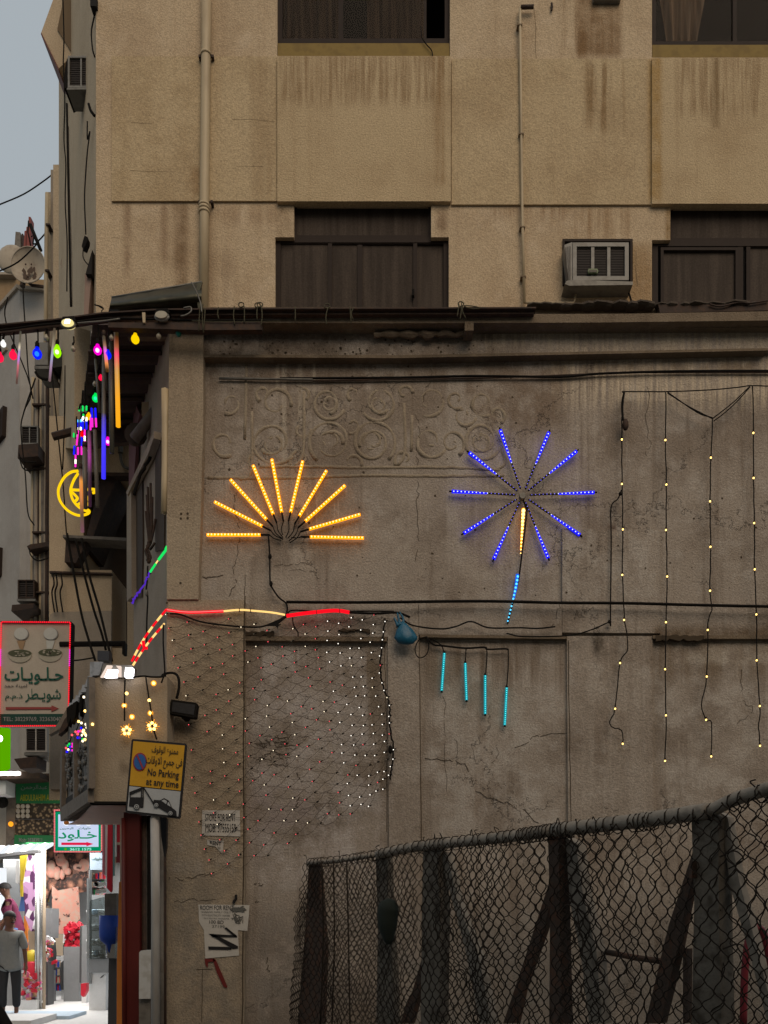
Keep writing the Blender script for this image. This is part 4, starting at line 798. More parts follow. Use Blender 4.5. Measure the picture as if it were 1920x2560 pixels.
MB().pp([Z3(395,620), Z3(430,600), Z3(878,590), Z3(878,2000), Z3(395,2000)], ZL-.05, ZL).build('lower_wall', M['taupe'], lw)
for i, x in enumerate((415,440,480)): cable('hanging_cable', ('first','second','third')[i]+' short cable from the left down the pale lower wall', [Z3(x,290), Z3(x+12,380), Z3(x-5,450), Z3(x+15,600)], .012, z=ZL-.12)
o = thing('conduit', 'grey conduit bending into the wall below a cross shaped cable bracket behind the canopy', 'conduit', W(300, 1180, ZL-.05))
MB().tube(sm(PW([C1(815,1220), C1(830,1400), C1(832,1560), C1(850,1680), C1(900,1760), C1(1010,1785)], ZL-.08)), .022, 7).build('conduit', M['grey_metal'], o, True)
for y in (1185,1420): MB().tube(PW([C1(740,y), C1(970,y)], ZL-.1), .035, 6).build('cross_bar', M['grey_metal'], o)
MB().tube(PW([C1(838,1190), C1(835,1560)], ZL-.1), .04, 6).build('upright', M['grey_metal'], o)

# corrugated canopy over the lane
M['corr'] = paint('dark brown corrugated iron', (.055,.038,.033), .85, 0, var=.7, scale=8)
o = thing('canopy', 'dark corrugated canopy seen from below over the lane, beside the stained wall pilaster', 'canopy', W(320, 1000, 10))
hz = EYE+(HY-816)/FP*9.0
def cp(px, py):                                       # point of the canopy's level underside
    z = (hz-EYE)*FP/(HY-py); return W(px, py, z)
mb = MB(); rows = 40
for i in range(rows+1):
    q = i/rows; y = 812+(1075-812)*q; l = 232-(232-196)*q; rgt = 430-(430-332)*q
    for x in (l, rgt):
        p = cp(x, y); p.z += .05*math.sin(q*2*math.pi*11); mb.v.append(p)
for i in range(rows): mb.f.append((2*i, 2*i+1, 2*i+3, 2*i+2))
mb.build('corrugated_sheet', M['corr'], o, True)
for y in (868,925,985,1040):
    a, b = cp(222, y), cp(424-(y-816)*.40, y); a.z -= .06; b.z -= .06; MB().tube([a, b], .03, 5).build('purlin', M['rust_dark'], o)
MB().prism([cp(205,1075), cp(332,1060), cp(332,1060)+Vector((0,0,-.22)), cp(205,1075)+Vector((0,0,-.22))], (0,.08,0)).build('fascia', M['rust_dark'], o)
MB().prism([cp(424,820), cp(334,1075), cp(334,1075)+Vector((0,0,-.05)), cp(424,820)+Vector((0,0,-.05))], (.05,.03,0)).build('edge_beam', paint('faded plum edging', (.07,.035,.04), .8), o)
tag(MB().tube(PW([Z2(418,1300), Z2(600,1252)], 11.6), .055, 6).build('beam', M['rust_dark']), 'short dark beam end sticking out left of the canopy above the moon light', 'beam')
# flank of the stained building under the canopy
XL = W(424, 0, D).x
lane_wall([(424,800),(424,1700),(334,1700),(334,1020)], XL, D, .3).build('flank_wall', M['taupe'], lb)
def onf(px, py, off=.03): p = SP(px, py, XL, D); return p+Vector((-DZ, DX, 0))*off*1.0
def flat(pts, off, th, nm, m, lab=None): MB().prism([onf(*p, off) for p in pts], Vector((DZ, -DX, 0))*th).build(nm, M[m], lb, label=lab)
M['shade'] = paint('dark brown shade', (.05,.036,.026), .85, var=.5); M['plum'] = paint('faded plum cloth', (.13,.06,.065), .9, var=.5)  # the dark brown holds window recess shadow in its colour
flat([C4(285,560), C4(340,400), C4(345,1130), C4(375,1130), C4(372,1480), C4(285,1500)], .02, .02, 'shutter_or_shade', 'shade')  # this sheet and the next are painted window recess shadows
flat([C4(95,930), C4(155,800), C4(162,1400), C4(150,1950), C4(95,1950)], .02, .02, 'shutter_or_shade', 'shade')
flat([C4(345,330), C4(345,400), C4(280,570), C4(70,960), C4(60,930)], .10, .08, 'sloping_band', 'taupe')
flat([C4(55,260), C4(80,160), C4(130,60), C4(165,150), C4(130,300), C4(125,520), C4(100,880), C4(55,930)], .06, .04, 'cloth_screen', 'plum')
flat([C4(50,930), C4(95,900), C4(100,1950), C4(50,2000)], .08, .1, 'corner_strip', 'taupe')
cable('drain_pipe', 'fat grey plastic pipe slanting down under the right of the canopy', [onf(*C4(58,388), .14) if False else C4(60,388), C4(345,20)], .065, 'concrete_grey', 9.9, 1)
tag(MB().rect(*C4(135,20), *C4(240,150), 10.0, 10.2).build('junction_box', M['pvc']), 'tan box tucked under the canopy above the slanting grey pipe', 'box')
tag(MB().lathe(W(*C4(70,330), 9.95), [(.0,0),(.13,0),(.13,.05),(.0,.05)], 12, (0,1,0)).build('pipe_mouth', M['shade'], None), 'round dark socket at the lower end of the slanting grey pipe', 'pipe end')
cable('cable_run', 'thick twisted black cable slanting down the flank below the grey pipe', [C4(345,295), C4(280,420), C4(200,590), C4(130,730), C4(60,930)], .02, z=9.6, ja=.008)
cable('drain_pipe', 'slim cream pipe on the edge of the pilaster ending in a clipped foot', [C4(367,-100), C4(370,500), C4(362,1115)], .045, 'pvc', 8.92, 2)
o = thing('stick_bundle', 'bundle of dry sticks and old cable tied to the flank above the green light', 'sticks', W(*C4(210,1620), 9.5))
for a in ([(195,860),(200,1100),(215,1390)],[(222,822),(225,1100),(220,1380)],[(240,960),(238,1200),(222,1390)],[(185,940),(195,1150),(212,1380)],[(175,1100),(190,1250),(208,1410)],[(270,1175),(250,1300),(222,1420)],[(265,1410),(240,1450),(215,1480)]): MB().tube(PW([C4(*p) for p in a], 9.5), .014, 5).build('stick', M['rust_dark'], o)
MB().tube(jit(sm(PW([C4(215,1380), C4(200,1430), C4(180,1500), C4(190,1560), C4(205,1610), C4(215,1540), C4(195,1480), C4(215,1420)], 9.45)), .01, 3), .016, 5).build('tie', M['rust_dark'], o, True)
cable('hanging_cable', 'thin lead with a small joint hanging below the stick bundle', [C4(195,1640), C4(190,1780), C4(180,1880), C4(195,1960), C4(185,2200), (367,1620)], .010, z=9.3)
tag(MB().ball(W(*C4(183,1905), 9.28), .025, 6, 5, .8, .8, 1.5).build('wire_joint', M['grey_metal']), 'small grey joint on the thin lead below the stick bundle', 'wire joint')
# ================================================================ chain link fence in front of the wall
M['fence_pipe'] = paint('weathered grey fence pipe', (.25,.22,.18), .8, .0, var=.5, scale=10, dirt=(.05,.04,.03), bump=.3)
M['post'] = paint('grimy fence post', (.135,.118,.095), .9, 0, var=.8, scale=9, dirt=(.04,.03,.02), dirt_amt=.8, bump=.7)
M['rust_brace'] = paint('rusted fence brace', (.06,.042,.032), .9, .0, var=.9, scale=13, dirt=(.10,.045,.025), dirt_amt=.8, bump=.8)
M['mesh_wire'] = paint('dark rusted fence wire', (.024,.019,.015), .85, .0, var=.6, spec=.08)
FA, FB = Vector((-.72, 8.0, 0)), Vector((1.98, 3.727, 0)); FD = (FB-FA); FL = FD.length; FU = FD.normalized(); FN = Vector((FU.y, -FU.x, 0)).normalized()*1
if FN.y > 0: FN = -FN                                  # towards the camera
def fu(px):                                           # distance along the fence seen at pixel column px
    k = (px-CX)/FP; t = (k*FA.y-FA.x)/(FD.x-k*FD.y); return t*FL
def fp(u, h, off=0.0): p = FA+FU*u+FN*off; return Vector((p.x, p.y, h))
def fpx(px, py, off=0.0):                             # point of the fence plane at a pixel
    u = fu(px); p = FA+FU*u; z = p.y; return Vector((p.x, p.y, EYE+(HY-py)/FP*z))+FN*off
fe = thing('chain_link_fence', 'sagging rusty chain link fence with pipe top rail standing in front of the wall', 'fence', (.6, 5.8, 0))
toppx = [(770,2150),(850,2143),(946,2128),(1000,2115),(1069,2105),(1180,2093),(1290,2081),(1388,2066),(1500,2054),(1620,2040),(1726,2025),(1775,2018),(1830,1992),(1880,1975),(1940,1958)]
top3 = [fpx(x, y) for x, y in toppx]
def toph(u):
    for a, b in zip(top3, top3[1:]):
        ua, ub = (Vector((a.x,a.y,0))-FA).length, (Vector((b.x,b.y,0))-FA).length
        if u <= ub or b is top3[-1]: return a.z+(b.z-a.z)*max(-.2, min(1.2, (u-ua)/(ub-ua)))
MB().tube(sm([fpx(x, y+8, .0) for x, y in toppx[:3]], 3), .022, 8).build('top_rail', M['fence_pipe'], fe, True)
MB().tube(sm([fpx(x, y+9, .0) for x, y in toppx[2:8]], 3), .038, 10).build('top_rail', M['fence_pipe'], fe, True)
MB().tube(sm([fpx(x, y+9, .0) for x, y in toppx[7:12]], 3), .043, 10).build('top_rail', M['fence_pipe'], fe, True)
MB().tube(sm([fpx(x, y+9, .0) for x, y in toppx[10:]], 3), .034, 10).build('top_rail', M['fence_pipe'], fe, True)
rr = random.Random(21); wr = MB(); u = .05
while u < FL-.02:                                     # wire turns round the rail
    h = toph(u)-.03; r_ = .05; a0 = rr.uniform(0, 6); n = 9
    tight = 1.7 < u < 4.3; tight_ = 3.0 < u < 3.45 or 3.9 < u < 4.05
    wr.tube([fp(u+.012*i/n+rr.uniform(-.004,.004), h+r_*math.cos(a0+i*.8)*(1.05 if tight else .9), r_*math.sin(a0+i*.8)) for i in range(n)], .0038, 4, False)
    if rr.random() < .22: wr.tube(sm([fp(u, h+.03, .04), fp(u+rr.uniform(-.03,.03), h+rr.uniform(.05,.085), .05), fp(u+rr.uniform(-.05,.05), h+rr.uniform(.03,.08), .05)], 3), .0035, 4, False)
    u += rr.uniform(.024, .045) if tight_ else rr.uniform(.05, .12)
wr.build('tie_wire', M['mesh_wire'], fe, kind='stuff')
def disp(u, h, seed=0.0):
    v = Vector((u*1.6+seed, h*1.3, seed)); q = mnoise.noise_vector(v); w2 = mnoise.noise_vector(v*3.1)
    return q.x*.05+w2.x*.030, q.y*.06+w2.y*.032, q.z*.05+w2.z*.02
def weave(name, u0, u1, w_, hh, off, r_, htop=None, hbot=.05, seed=0.0, lean=None, skip=0.0):
    mb = MB(); n = int((u1-u0)/w_); rs = random.Random(int(seed*10)+1)
    for k in range(n):
        uc = u0+(k+.5)*w_; H = (htop or toph)(uc)-.03; m = int((H-hbot)/(hh/2)); pts = []
        if rs.random() < skip: continue
        for j in range(m*3+1):
            t = j/3; sg = math.cos(math.pi*(t+k)); s_ = math.copysign(abs(sg)**.9, sg)
            h = H-t*hh/2; uu = uc+s_*w_*.54; a, b, c_ = disp(uc+ (s_*w_*.5), h, seed)
            fade = min(1, (H-h)/.25)*(1+.35*(H-h))
            p = fp(uu+a*fade, h+b*fade, off+c_*fade+.006*math.sin(math.pi*(t+k)))
            if lean: p = p+lean(uu, H-h)
            pts.append(p)
        if len(pts) > 3: mb.tube(pts, r_, 4, False)
    return mb.build(name, M['mesh_wire'], fe, kind='stuff')
UP = [fu(946), fu(1069), fu(1388), fu(1757)]
weave('wire_mesh', 0, UP[1], .046, .095, .06, .0034, seed=1.0)
weave('wire_mesh', 0, UP[0], .043, .08, .015, .0033, seed=6.0)
weave('wire_mesh', UP[0]-.05, UP[1], .052, .12, -.01, .0030, seed=7.0)
weave('wire_mesh', UP[1], UP[2], .046, .112, .055, .0042, seed=2.0)
weave('wire_mesh', UP[2], UP[3], .049, .122, .055, .0041, seed=3.0)
weave('wire_mesh', UP[2]+.05, UP[2]+.42, .050, .12, .02, .0038, seed=4.0)
weave('wire_mesh', UP[1]+.1, UP[1]+.75, .052, .118, .0, .0036, seed=9.0)
weave('wire_mesh', UP[1]+.6, UP[3], .055, .126, .03, .0034, seed=11.0, skip=.35)
weave('wire_mesh', UP[3], FL, .056, .14, .02, .0034, seed=12.0, skip=.4)
weave('wire_mesh', UP[3], FL, .050, .128, .055, .0040, seed=5.0)
# a loose flap of mesh sagging off the corner post
fl_ = weave('wire_mesh', -.32, .0, .045, .08, .0, .0042, htop=lambda u: toph(0)-.2+1.0*u, seed=8.0, lean=lambda u, d: Vector((-.02*d,0,0)))
# posts and braces
def post(pts, th, off, nm, m, lab=None, z0=None):
    MB().prism([fpx(x, y, off) for x, y in pts], -FN*th).build(nm, M[m], fe, label=lab)
def Q(*a): return [Y3(*p) for p in a]
post(Q((98,262),(128,262),(150,560),(140,816),(60,816),(85,500)), .05, .0, 'corner_post', 'rust_brace')
post(Q((318,235),(356,235),(360,400),(378,700),(380,816),(320,816),(325,500)), .06, -.02, 'post', 'post')
post(Q((487,195),(530,205),(545,420),(540,816),(478,816),(482,480)), .09, .0, 'post', 'post')
post(Q((522,230),(548,230),(585,400),(660,600),(700,816),(660,816),(610,560)), .06, -.05, 'brace', 'fence_pipe')
post(Q((910,140),(948,150),(950,420),(960,816),(915,816),(918,450)), .09, .0, 'post', 'rust_brace')
post(Q((950,180),(985,200),(1010,380),(1055,570),(1075,816),(1030,816),(1005,600),(965,400)), .08, -.05, 'brace', 'fence_pipe')
post(Q((895,320),(915,340),(870,500),(800,700),(775,816),(735,816),(800,620)), .05, -.06, 'brace', 'rust_brace')
post(Q((1398,92),(1440,75),(1490,110),(1492,480),(1500,816),(1400,816),(1408,400)), .11, .0, 'post', 'post', 'broad grimy fence post')
post(Q((1475,95),(1500,110),(1540,330),(1600,560),(1660,800),(1640,830),(1570,560),(1510,350)), .05, -.05, 'brace', 'fence_pipe')
post(Q((1388,210),(1400,250),(1360,400),(1330,560),(1270,816),(1220,816),(1300,480)), .06, -.05, 'brace', 'rust_brace')
post(Q((470,560),(478,620),(440,740),(420,816),(385,816),(430,700)), .05, -.06, 'brace', 'rust_brace')
post(Q((1336,560),(1352,560),(1350,816),(1336,816)), .04, -.08, 'brace', 'rust_brace')
MB().tube([fpx(*Y3(1060,572), -.12), fpx(*Y3(1160,592), -.12), fpx(*Y3(1275,608), -.12)], .018, 7).build('cross_pipe', M['rust_brace'], fe, True)
post(Q((1408,262),(1418,262),(1418,320),(1408,320)), .14, .04, 'post_slot', 'rust_brace')
for a in (((250,262),(256,500),(262,816)),((205,262),(208,520),(200,816)),((165,262),(170,520),(160,816))): MB().tube(sm([fpx(*Y3(*p), .07) for p in a], 4), .007, 5).build('tension_wire', M['mesh_wire'], fe, True)
for k, a in enumerate((((590,520),(600,490),(618,495),(620,530)),((625,640),(650,630),(665,660),(655,700)),((660,790),(690,775),(715,800),(700,816)),((985,440),(1010,412),(1040,430),(1050,480)),((1010,530),(1040,500),(1062,520),(1060,580)),((1540,560),(1600,545),(1640,600)),((1530,250),(1580,230),(1610,260),(1560,290)),((1090,640),(1130,600),(1160,610)))):
    MB().tube(sm([fpx(*Y3(*p), .08) for p in a], 5), .0045, 4, False).build('loose_wire', M['mesh_wire'], fe)
o = MB().tube(sm([fpx(*Y3(408,395), .08), fpx(*Y3(400,430), .09), fpx(*Y3(398,490), .09), fpx(*Y3(400,545), .08)], 4), [.035,.06,.075,.085,.085,.085,.08,.08,.07,.06,.05,.04,.02], 8).build('cloth', paint('dark green rag', (.012,.018,.014), .9), None, True)
tag(o, 'dark rag tied to the fence mesh near its left end', 'rag')
M['pinkred'] = paint('faded red plastic tube', (.17,.018,.028), .5, var=.4)
o = MB().tube(sm(PW([Y3(1575,816), Y3(1580,640), Y3(1595,520), Y3(1620,488), Y3(1645,510), Y3(1662,580), Y3(1680,700)], 4.9), 5), .022, 8).build('hoop', M['pinkred'], None, True)
tag(o, 'faded red plastic hoop standing behind the right end of the fence', 'hoop')
# ================================================================ signs, posters and what hangs on the lower left
AR = dict(sweets='\ufe95\ufe8e\u0640\ufef3\ufeee\u0640\ufee0\u0640\ufea3', amina='\ufeaa\ufee4\ufea3 \ufe94\ufee8\ufef4\ufee3\ufe8d', shw='\ufeae\ufec4\u0640\ufef3\ufeee\ufeb7', dmm='\ufee1.\ufee1.\ufeab', abd='\ufee6\ufee4\ufea3\ufeae\ufedf\ufe8d\ufeaa\ufe92\ufecb \ufee2\ufef4\ufea3\ufeae\ufedf\ufe8d\ufeaa\ufe92\ufecb',
    kh='\ufea9\ufeee\ufee0\u0640\ufea7', sw2='\ufe95\ufe8e\ufef3\ufeee\ufee0\ufea3', bah='\ufee6\ufef3\ufeae\ufea4\ufe92\ufedf\ufe8d', np1='\ufed1\ufeee\ufed7\ufeee\ufedf\ufe8d \ufec9\ufeee\ufee8\ufee4\ufee3', np2='\ufe95\ufe8e\ufed7\ufeed\ufefb\ufe8d \ufeca\ufef4\ufee4\ufe9f \ufef0\ufed3')
def quad(TL, TR, BR, BL):
    def f(u, v):
        return ((TL[0]*(1-u)+TR[0]*u)*(1-v)+(BL[0]*(1-u)+BR[0]*u)*v, (TL[1]*(1-u)+TR[1]*u)*(1-v)+(BL[1]*(1-u)+BR[1]*u)*v)
    return f
def text(body, f, box, z, m, parent, name='lettering', off=.012, pt=None, label=None):
    """flat print fitted to box (u0, v0, u1, v1) of the board described by f"""
    c = bpy.data.curves.new('t', 'FONT'); c.body = body; c.offset = off; c.resolution_u = 3
    o = bpy.data.objects.new('t', c); col.objects.link(o); dg = bpy.context.evaluated_depsgraph_get(); dg.update()
    me = bpy.data.meshes.new_from_object(o.evaluated_get(dg)); bpy.data.objects.remove(o); bpy.data.curves.remove(c)
    xs = [v.co.x for v in me.vertices]; ys = [v.co.y for v in me.vertices]
    if not xs: return None
    x0, x1, y0, y1 = min(xs), max(xs), min(ys), max(ys); org = WOFF[parent.name]
    for v in me.vertices:
        u = box[0]+(v.co.x-x0)/(x1-x0)*(box[2]-box[0]); w_ = box[1]+(1-(v.co.y-y0)/(y1-y0))*(box[3]-box[1])
        q = f(u, w_); v.co = (pt(*q) if pt else W(*q, z))-org
    me.name = name; me.materials.clear(); me.materials.append(M[m]); o = bpy.data.objects.new(name, me); col.objects.link(o); o.parent = parent; WOFF[o.name] = org.copy()
    if label: o['label'] = label
    return o
def shape(f, pts, z, m, parent, name, th=.004): return MB().pp([f(*p) for p in pts], z, z+th).build(name, M[m], parent)
def ell(cu, cv, ru, rv, n=24, a0=0, a1=2*math.pi): return [(cu+ru*math.cos(a0+(a1-a0)*i/n), cv+rv*math.sin(a0+(a1-a0)*i/n)) for i in range(n)]
def prn(name, c, v=.25): M[name] = paint(name, c, .55, 0, var=v, scale=6)
prn('print black', (.010,.010,.012)); prn('print green', (.0,.065,.04)); prn('print white', (.42,.42,.40)); prn('print red', (.22,.035,.03)); prn('sign yellow', (.50,.27,.012)); prn('sign white', (.36,.38,.39)); prn('sign blue', (.02,.10,.32)); prn('sign red ring', (.25,.03,.05)); prn('board cream', (.36,.32,.26), .35); prn('board green', (.0,.035,.022)); prn('grey print', (.2,.2,.19)); prn('paper', (.42,.40,.36), .3); prn('tape black', (.008,.007,.007)); prn('tape red', (.12,.012,.010)); prn('dull print', (.10,.10,.09)); prn('bowl', (.30,.28,.22), .5); prn('pudding', (.05,.055,.025), .9); prn('cone', (.26,.17,.09)); prn('scoop', (.40,.41,.38))
M['pole_grey'] = paint('dirty grey pole', (.34,.33,.31), .6, 0, var=.5, scale=5, dirt=(.17,.15,.12), stretch=(1,1,.3))
# no parking sign on its pole
zs = 8.0
g = thing('road_sign', 'tilted yellow and white No Parking sign with a tow truck picture on a pale pole', 'road sign', W(388, 2560, zs))
TL, TR, BR, BL = (329,1847), (467,1859), (450,2047), (313,2031); f = quad(TL, TR, BR, BL)
MB().pp([f(.02,0), f(.98,0), f(1,.02), f(1,.98), f(.98,1), f(.02,1), f(0,.98), f(0,.02)], zs, zs+.03).build('sign_plate', M['print black'], g)
shape(f, [(.035,.028),(.965,.028),(.965,.628),(.035,.628)], zs-.005, 'sign yellow', g, 'yellow_panel'); shape(f, [(.035,.64),(.965,.64),(.965,.972),(.035,.972)], zs-.005, 'sign white', g, 'white_panel')
shape(f, ell(.185,.30,.125,.125), zs-.010, 'sign red ring', g, 'ring'); shape(f, ell(.185,.30,.105,.105), zs-.015, 'sign blue', g, 'disc')
shape(f, [(.11,.215),(.13,.2),(.265,.385),(.245,.40)], zs-.020, 'sign red ring', g, 'slash')
text(AR['np1'], f, (.38,.065,.86,.20), zs-.012, 'print black', g, off=.008); text(AR['np2'], f, (.29,.205,.95,.36), zs-.012, 'print black', g, off=.008)
text('No Parking', f, (.34,.375,.91,.50), zs-.012, 'print black', g, off=.015); text('at any time', f, (.33,.51,.92,.625), zs-.012, 'print black', g, off=.015)
k = lambda x, y: ((Y6(x,y)[0]), (Y6(x,y)[1]))
def sil(pts, nm, m='print black', th=.004, zz=zs-.012): MB().pp([Y6(*p) for p in pts], zz, zz+th).build(nm, M[m], g)
sil([(850,1580),(1012,1582),(1005,1700),(840,1685)], 'truck_silhouette')
for a in (((855,1575),(852,1525)),((852,1525),(1010,1465)),((855,1545),(985,1492)),((1003,1470),(1005,1580)),((985,1490),(985,1580)),((1010,1468),(1120,1645))): MB().tube(PW([Y6(*p) for p in a], zs-.012), .006, 4).build('crane_line', M['print black'], g)
sil([(1110,1650),(1130,1610),(1200,1615),(1245,1590),(1300,1620),(1335,1700),(1385,1740),(1390,1800),(1340,1795),(1180,1700),(1120,1665)], 'car_silhouette'); sil([(1215,1622),(1246,1606),(1278,1626),(1270,1660)], 'car_window', 'sign white', .003, zs-.016); sil([(1288,1636),(1300,1640),(1322,1690),(1282,1668)], 'car_window', 'sign white', .003, zs-.016)
for x, y, r_ in ((928,1690,36),(1155,1672,30),(1318,1765,30)):
    for q, m, dz in ((1.0,'print black',.018),(.78,'sign white',.020),(.52,'print black',.022),(.30,'sign white',.024)): sil([(x+r_*q*math.cos(i*.4), y+r_*q*math.sin(i*.4)) for i in range(16)], 'wheel', m, .002, zs-dz)
MB().tube([W(387, 2045, zs+.06), W(389, 2250, zs+.06), W(389, 2716, zs+.06)], .042, 12).build('pole', M['pole_grey'], g, True)
MB().tube([W(390, 1900, zs+.06), W(388, 2050, zs+.06)], .040, 10).build('pole_top', M['pole_grey'], g, True)
o = MB().pp([Z4(1280,200), Z4(1330,210), Z4(1325,440), Z4(1310,520), Z4(1285,350)], 8.3, 8.36).build('loose_flap', M['print black']); tag(o, 'black loose strip hanging behind the No Parking pole', 'strip')
o = thing('drain_pipe', 'dark vertical pipes and rusty strips between the red pillar and the sign pole', 'pipes', W(365, 2560, 8.7))
for x, m, r_ in ((352,'rust_dark',.03),(361,'beam',.035),(369,'grey_metal',.02),(374,'black_wire',.03),(405,'concrete_grey',.03),(411,'rust_dark',.02)): MB().tube([W(x, 2040, 8.85), W(x+1, 2760, 8.85)], r_, 8).build('pipe', M[m], o, True)
o = MB().pp([Z4(1110,1280), Z4(1125,1265), Z4(1205,1262), Z4(1200,1650), Z4(1108,1650)], 8.4, 8.6).build('box', M['white_plastic']); tag(o, 'pale metal box fixed low between the red pillar and the sign pole', 'box')
o = MB().rect(Z4(1108,0)[0], Z4(0,1655)[1], Z4(1200,0)[0], Z4(0,1850)[1]+60, 8.45, 8.6).build('box', M['concrete_grey']); tag(o, 'dim grey box standing under the pale metal box', 'box')
# posters
def poster(pts, z, nm, label, m='paper'):
    o = thing('poster', label, 'poster', W(*pts[2], z)); MB().pp(pts, z, z+.004).build('sheet', M[m], o); return o
zp = D-.108
P4 = [Y4(568,72), Y4(828,70), Y4(832,252), Y4(566,245)]; g = poster(P4, zp, 'p', 'white STORE FOR RENT poster pasted on the pier under the net light'); f = quad(*P4)
text('STORE FOR RENT', f, (.08,.14,.88,.42), zp-.004, 'print black', g, off=.0); text('MOB: 37555159', f, (.09,.52,.89,.86), zp-.004, 'print black', g, off=.0)
P4 = [Y4(585,272), Y4(720,280), Y4(712,380), Y4(600,330)]; g = poster([Y4(600,275), Y4(718,282), Y4(708,372), Y4(690,355), Y4(660,322), Y4(605,312)], zp, 'p', 'torn scrap of a RENT poster below the store poster'); f = quad(*P4)
text('RENT', f, (.25,.12,.86,.42), zp-.004, 'print black', g, off=.015); text('W', f, (.66,.5,.84,.72), zp-.004, 'dull print', g)
P4 = [Y4(542,722), Y4(775,722), Y4(760,900), Y4(545,890)]; g = poster([Y4(542,722), Y4(895,726), Y4(890,800), Y4(880,905), Y4(815,900), Y4(822,1075), Y4(590,1095), Y4(580,900), Y4(545,840)], zp, 'p', 'torn white ROOM FOR RENT poster with black tape zigzagging below'); f = quad(*P4)
for s, b, m in (('ROOM FOR RENT',(.05,.04,1.05,.22),'print black'),('SHARING FAMILY ONLY',(.09,.27,.98,.345),'dull print'),('WITH ELECTRICITY WATER',(.09,.40,.96,.475),'dull print'),('IN CENTRE, MANAMA',(.16,.53,.95,.60),'dull print'),('100 BD',(.33,.635,.78,.77),'print black'),('37199',(.42,.82,.82,.93),'dull print')): text(s, f, b, zp-.004, m, g, off=.0)
mb = MB(); rr = random.Random(6)
for i in range(9): mb.tube(sm(PW([Y4(rr.uniform(765,880), rr.uniform(735,775)) for _ in range(4)], zp-.004), 3), .006, 4)
for i in range(7): mb.tube(sm(PW([Y4(790+rr.uniform(-25,60), 790+rr.uniform(-5,70)) for _ in range(4)], zp-.004), 3), .003, 4)
mb.build('scribble', M['dull print'], g, kind='stuff')
for pts in ([(720,885),(735,880),(810,940),(805,950),(790,945)],[(615,925),(800,935),(808,948),(640,948)],[(618,928),(645,925),(815,1010),(815,1025),(780,1030)],[(610,1012),(740,1015),(770,1022),(770,1035),(612,1034)]): MB().pp([Y4(*p) for p in pts], zp-.008, zp-.004).build('tape', M['tape black'], g)
g = thing('tape_mark', 'dark red bent strip of tape stuck on the pier below the room poster', 'tape', W(*Y4(660,1300), zp))
for pts in ([(585,1098),(650,1096),(660,1115),(610,1120),(605,1160),(590,1140)],[(640,1100),(660,1100),(700,1190),(742,1290),(735,1300),(715,1290),(668,1190)]): MB().pp([Y4(*p) for p in pts], zp-.004, zp+.002).build('strip', M['tape red'], g)
o = MB().tube(sm(PW([Y4(800,655), Y4(802,680), Y4(785,700), Y4(790,715)], zp-.01)), .014, 5).build('smear', M['tape black']); tag(o, 'black smear of tar on the pier just above the room poster', 'tar smear')
# blue carrier bag
M['bag'] = paint('blue plastic bag', (.008,.09,.16), .35, 0, var=.5, scale=12, bump=.6)
g = thing('carrier_bag', 'knotted blue plastic carrier bag hanging on the wall at the end of the rope light', 'bag', W(*Y1(1550,275), D-.14))
bm = bmesh.new(); bmesh.ops.create_icosphere(bm, subdivisions=3, radius=1); c = W(*Y1(1542,215), D-.15); me = bpy.data.meshes.new('bag'); 
for v in bm.verts:
    p = v.co.copy(); q = mnoise.noise(p*2.2); w_ = .5+.5*min(1, max(0, (.75-p.z)/1.4)); s_ = 1+.16*q+.07*mnoise.noise(p*6)
    v.co = c+Vector((p.x*.112*w_*2*.62*s_+.025*(-p.z), p.y*.07*w_*s_, p.z*.112*s_*(1.0 if p.z < 0 else 1.15)))-WOFF[g.name]
bm.to_mesh(me); bm.free(); me.materials.append(M['bag'])
for p_ in me.polygons: p_.use_smooth = True
o = bpy.data.objects.new('bag_body', me); col.objects.link(o); o.parent = g
for pts in ([(1510,160),(1500,120),(1492,80)],[(1520,160),(1530,120),(1505,75)],[(1500,165),(1480,130),(1472,110)]): MB().tube(sm(PW([Y1(*p) for p in pts], D-.14), 3), [.03,.02,.014,.012,.012,.010,.008], 6).build('bag_handle', M['bag'], g, True)
# red and pale rope light, from the corner along the pier and down to the sign box
g = thing('rope_light', 'red and pale yellow rope light along the pier top slanting down to the hoarding', 'light', W(600, 1530, D-.13))
def rope(pts, m, r_=.013, z=D-.14, nm='rope_segment'): return MB().tube(sm(PW(pts, z), 3), r_, 7).build(nm, M[m], g, True)
a = rope([Y1(40,62), Y1(180,78), Y1(400,70)], 'red_rope', .014); MB().tube(sm([W(*Y1(x,y), D-.155) for x, y in ((40,60),(180,76),(400,68))], 3), .004, 5).build('core', M['red_core'], a, True)
rope([Y1(400,70), Y1(500,62), Y1(570,66), Y1(700,78), Y1(785,93)], 'yel_rope', .010)
a = rope([Y1(795,100), Y1(900,85), Y1(1060,68), Y1(1130,68), Y1(1190,78)], 'red_rope', .019)
for x, y in ((500,62),(570,66),(985,74),(1130,68)): MB().tube([W(*Y1(x-2,y), D-.14), W(*Y1(x+2,y), D-.14)], .022, 7).build('clip', M['rust_dark'], g, True)
MB().tube(sm(PW([Y1(1190,78), Y1(1350,85), Y1(1490,80), Y1(1570,108)], D-.135)), .012, 6).build('dark_end', M['black_wire'], g, True); MB().tube(sm(PW([Y1(800,100), Y1(830,65), Y1(1000,72), Y1(1300,70), Y1(1470,72)], D-.12)), .008, 6).build('lead', M['black_wire'], g, True)
MB().tube(sm(PW([Y1(60,85), Y1(130,92), Y1(250,135), Y1(400,158), Y1(560,170), Y1(650,165), Y1(740,130), Y1(795,105)], D-.13)), .009, 6).build('lead', M['black_wire'], g, True)
MB().pp([Y1(655,160), Y1(735,130), Y1(790,108), Y1(745,145), Y1(740,180), Y1(725,160)], D-.15, D-.13).build('taped_joint', M['black_wire'], g)
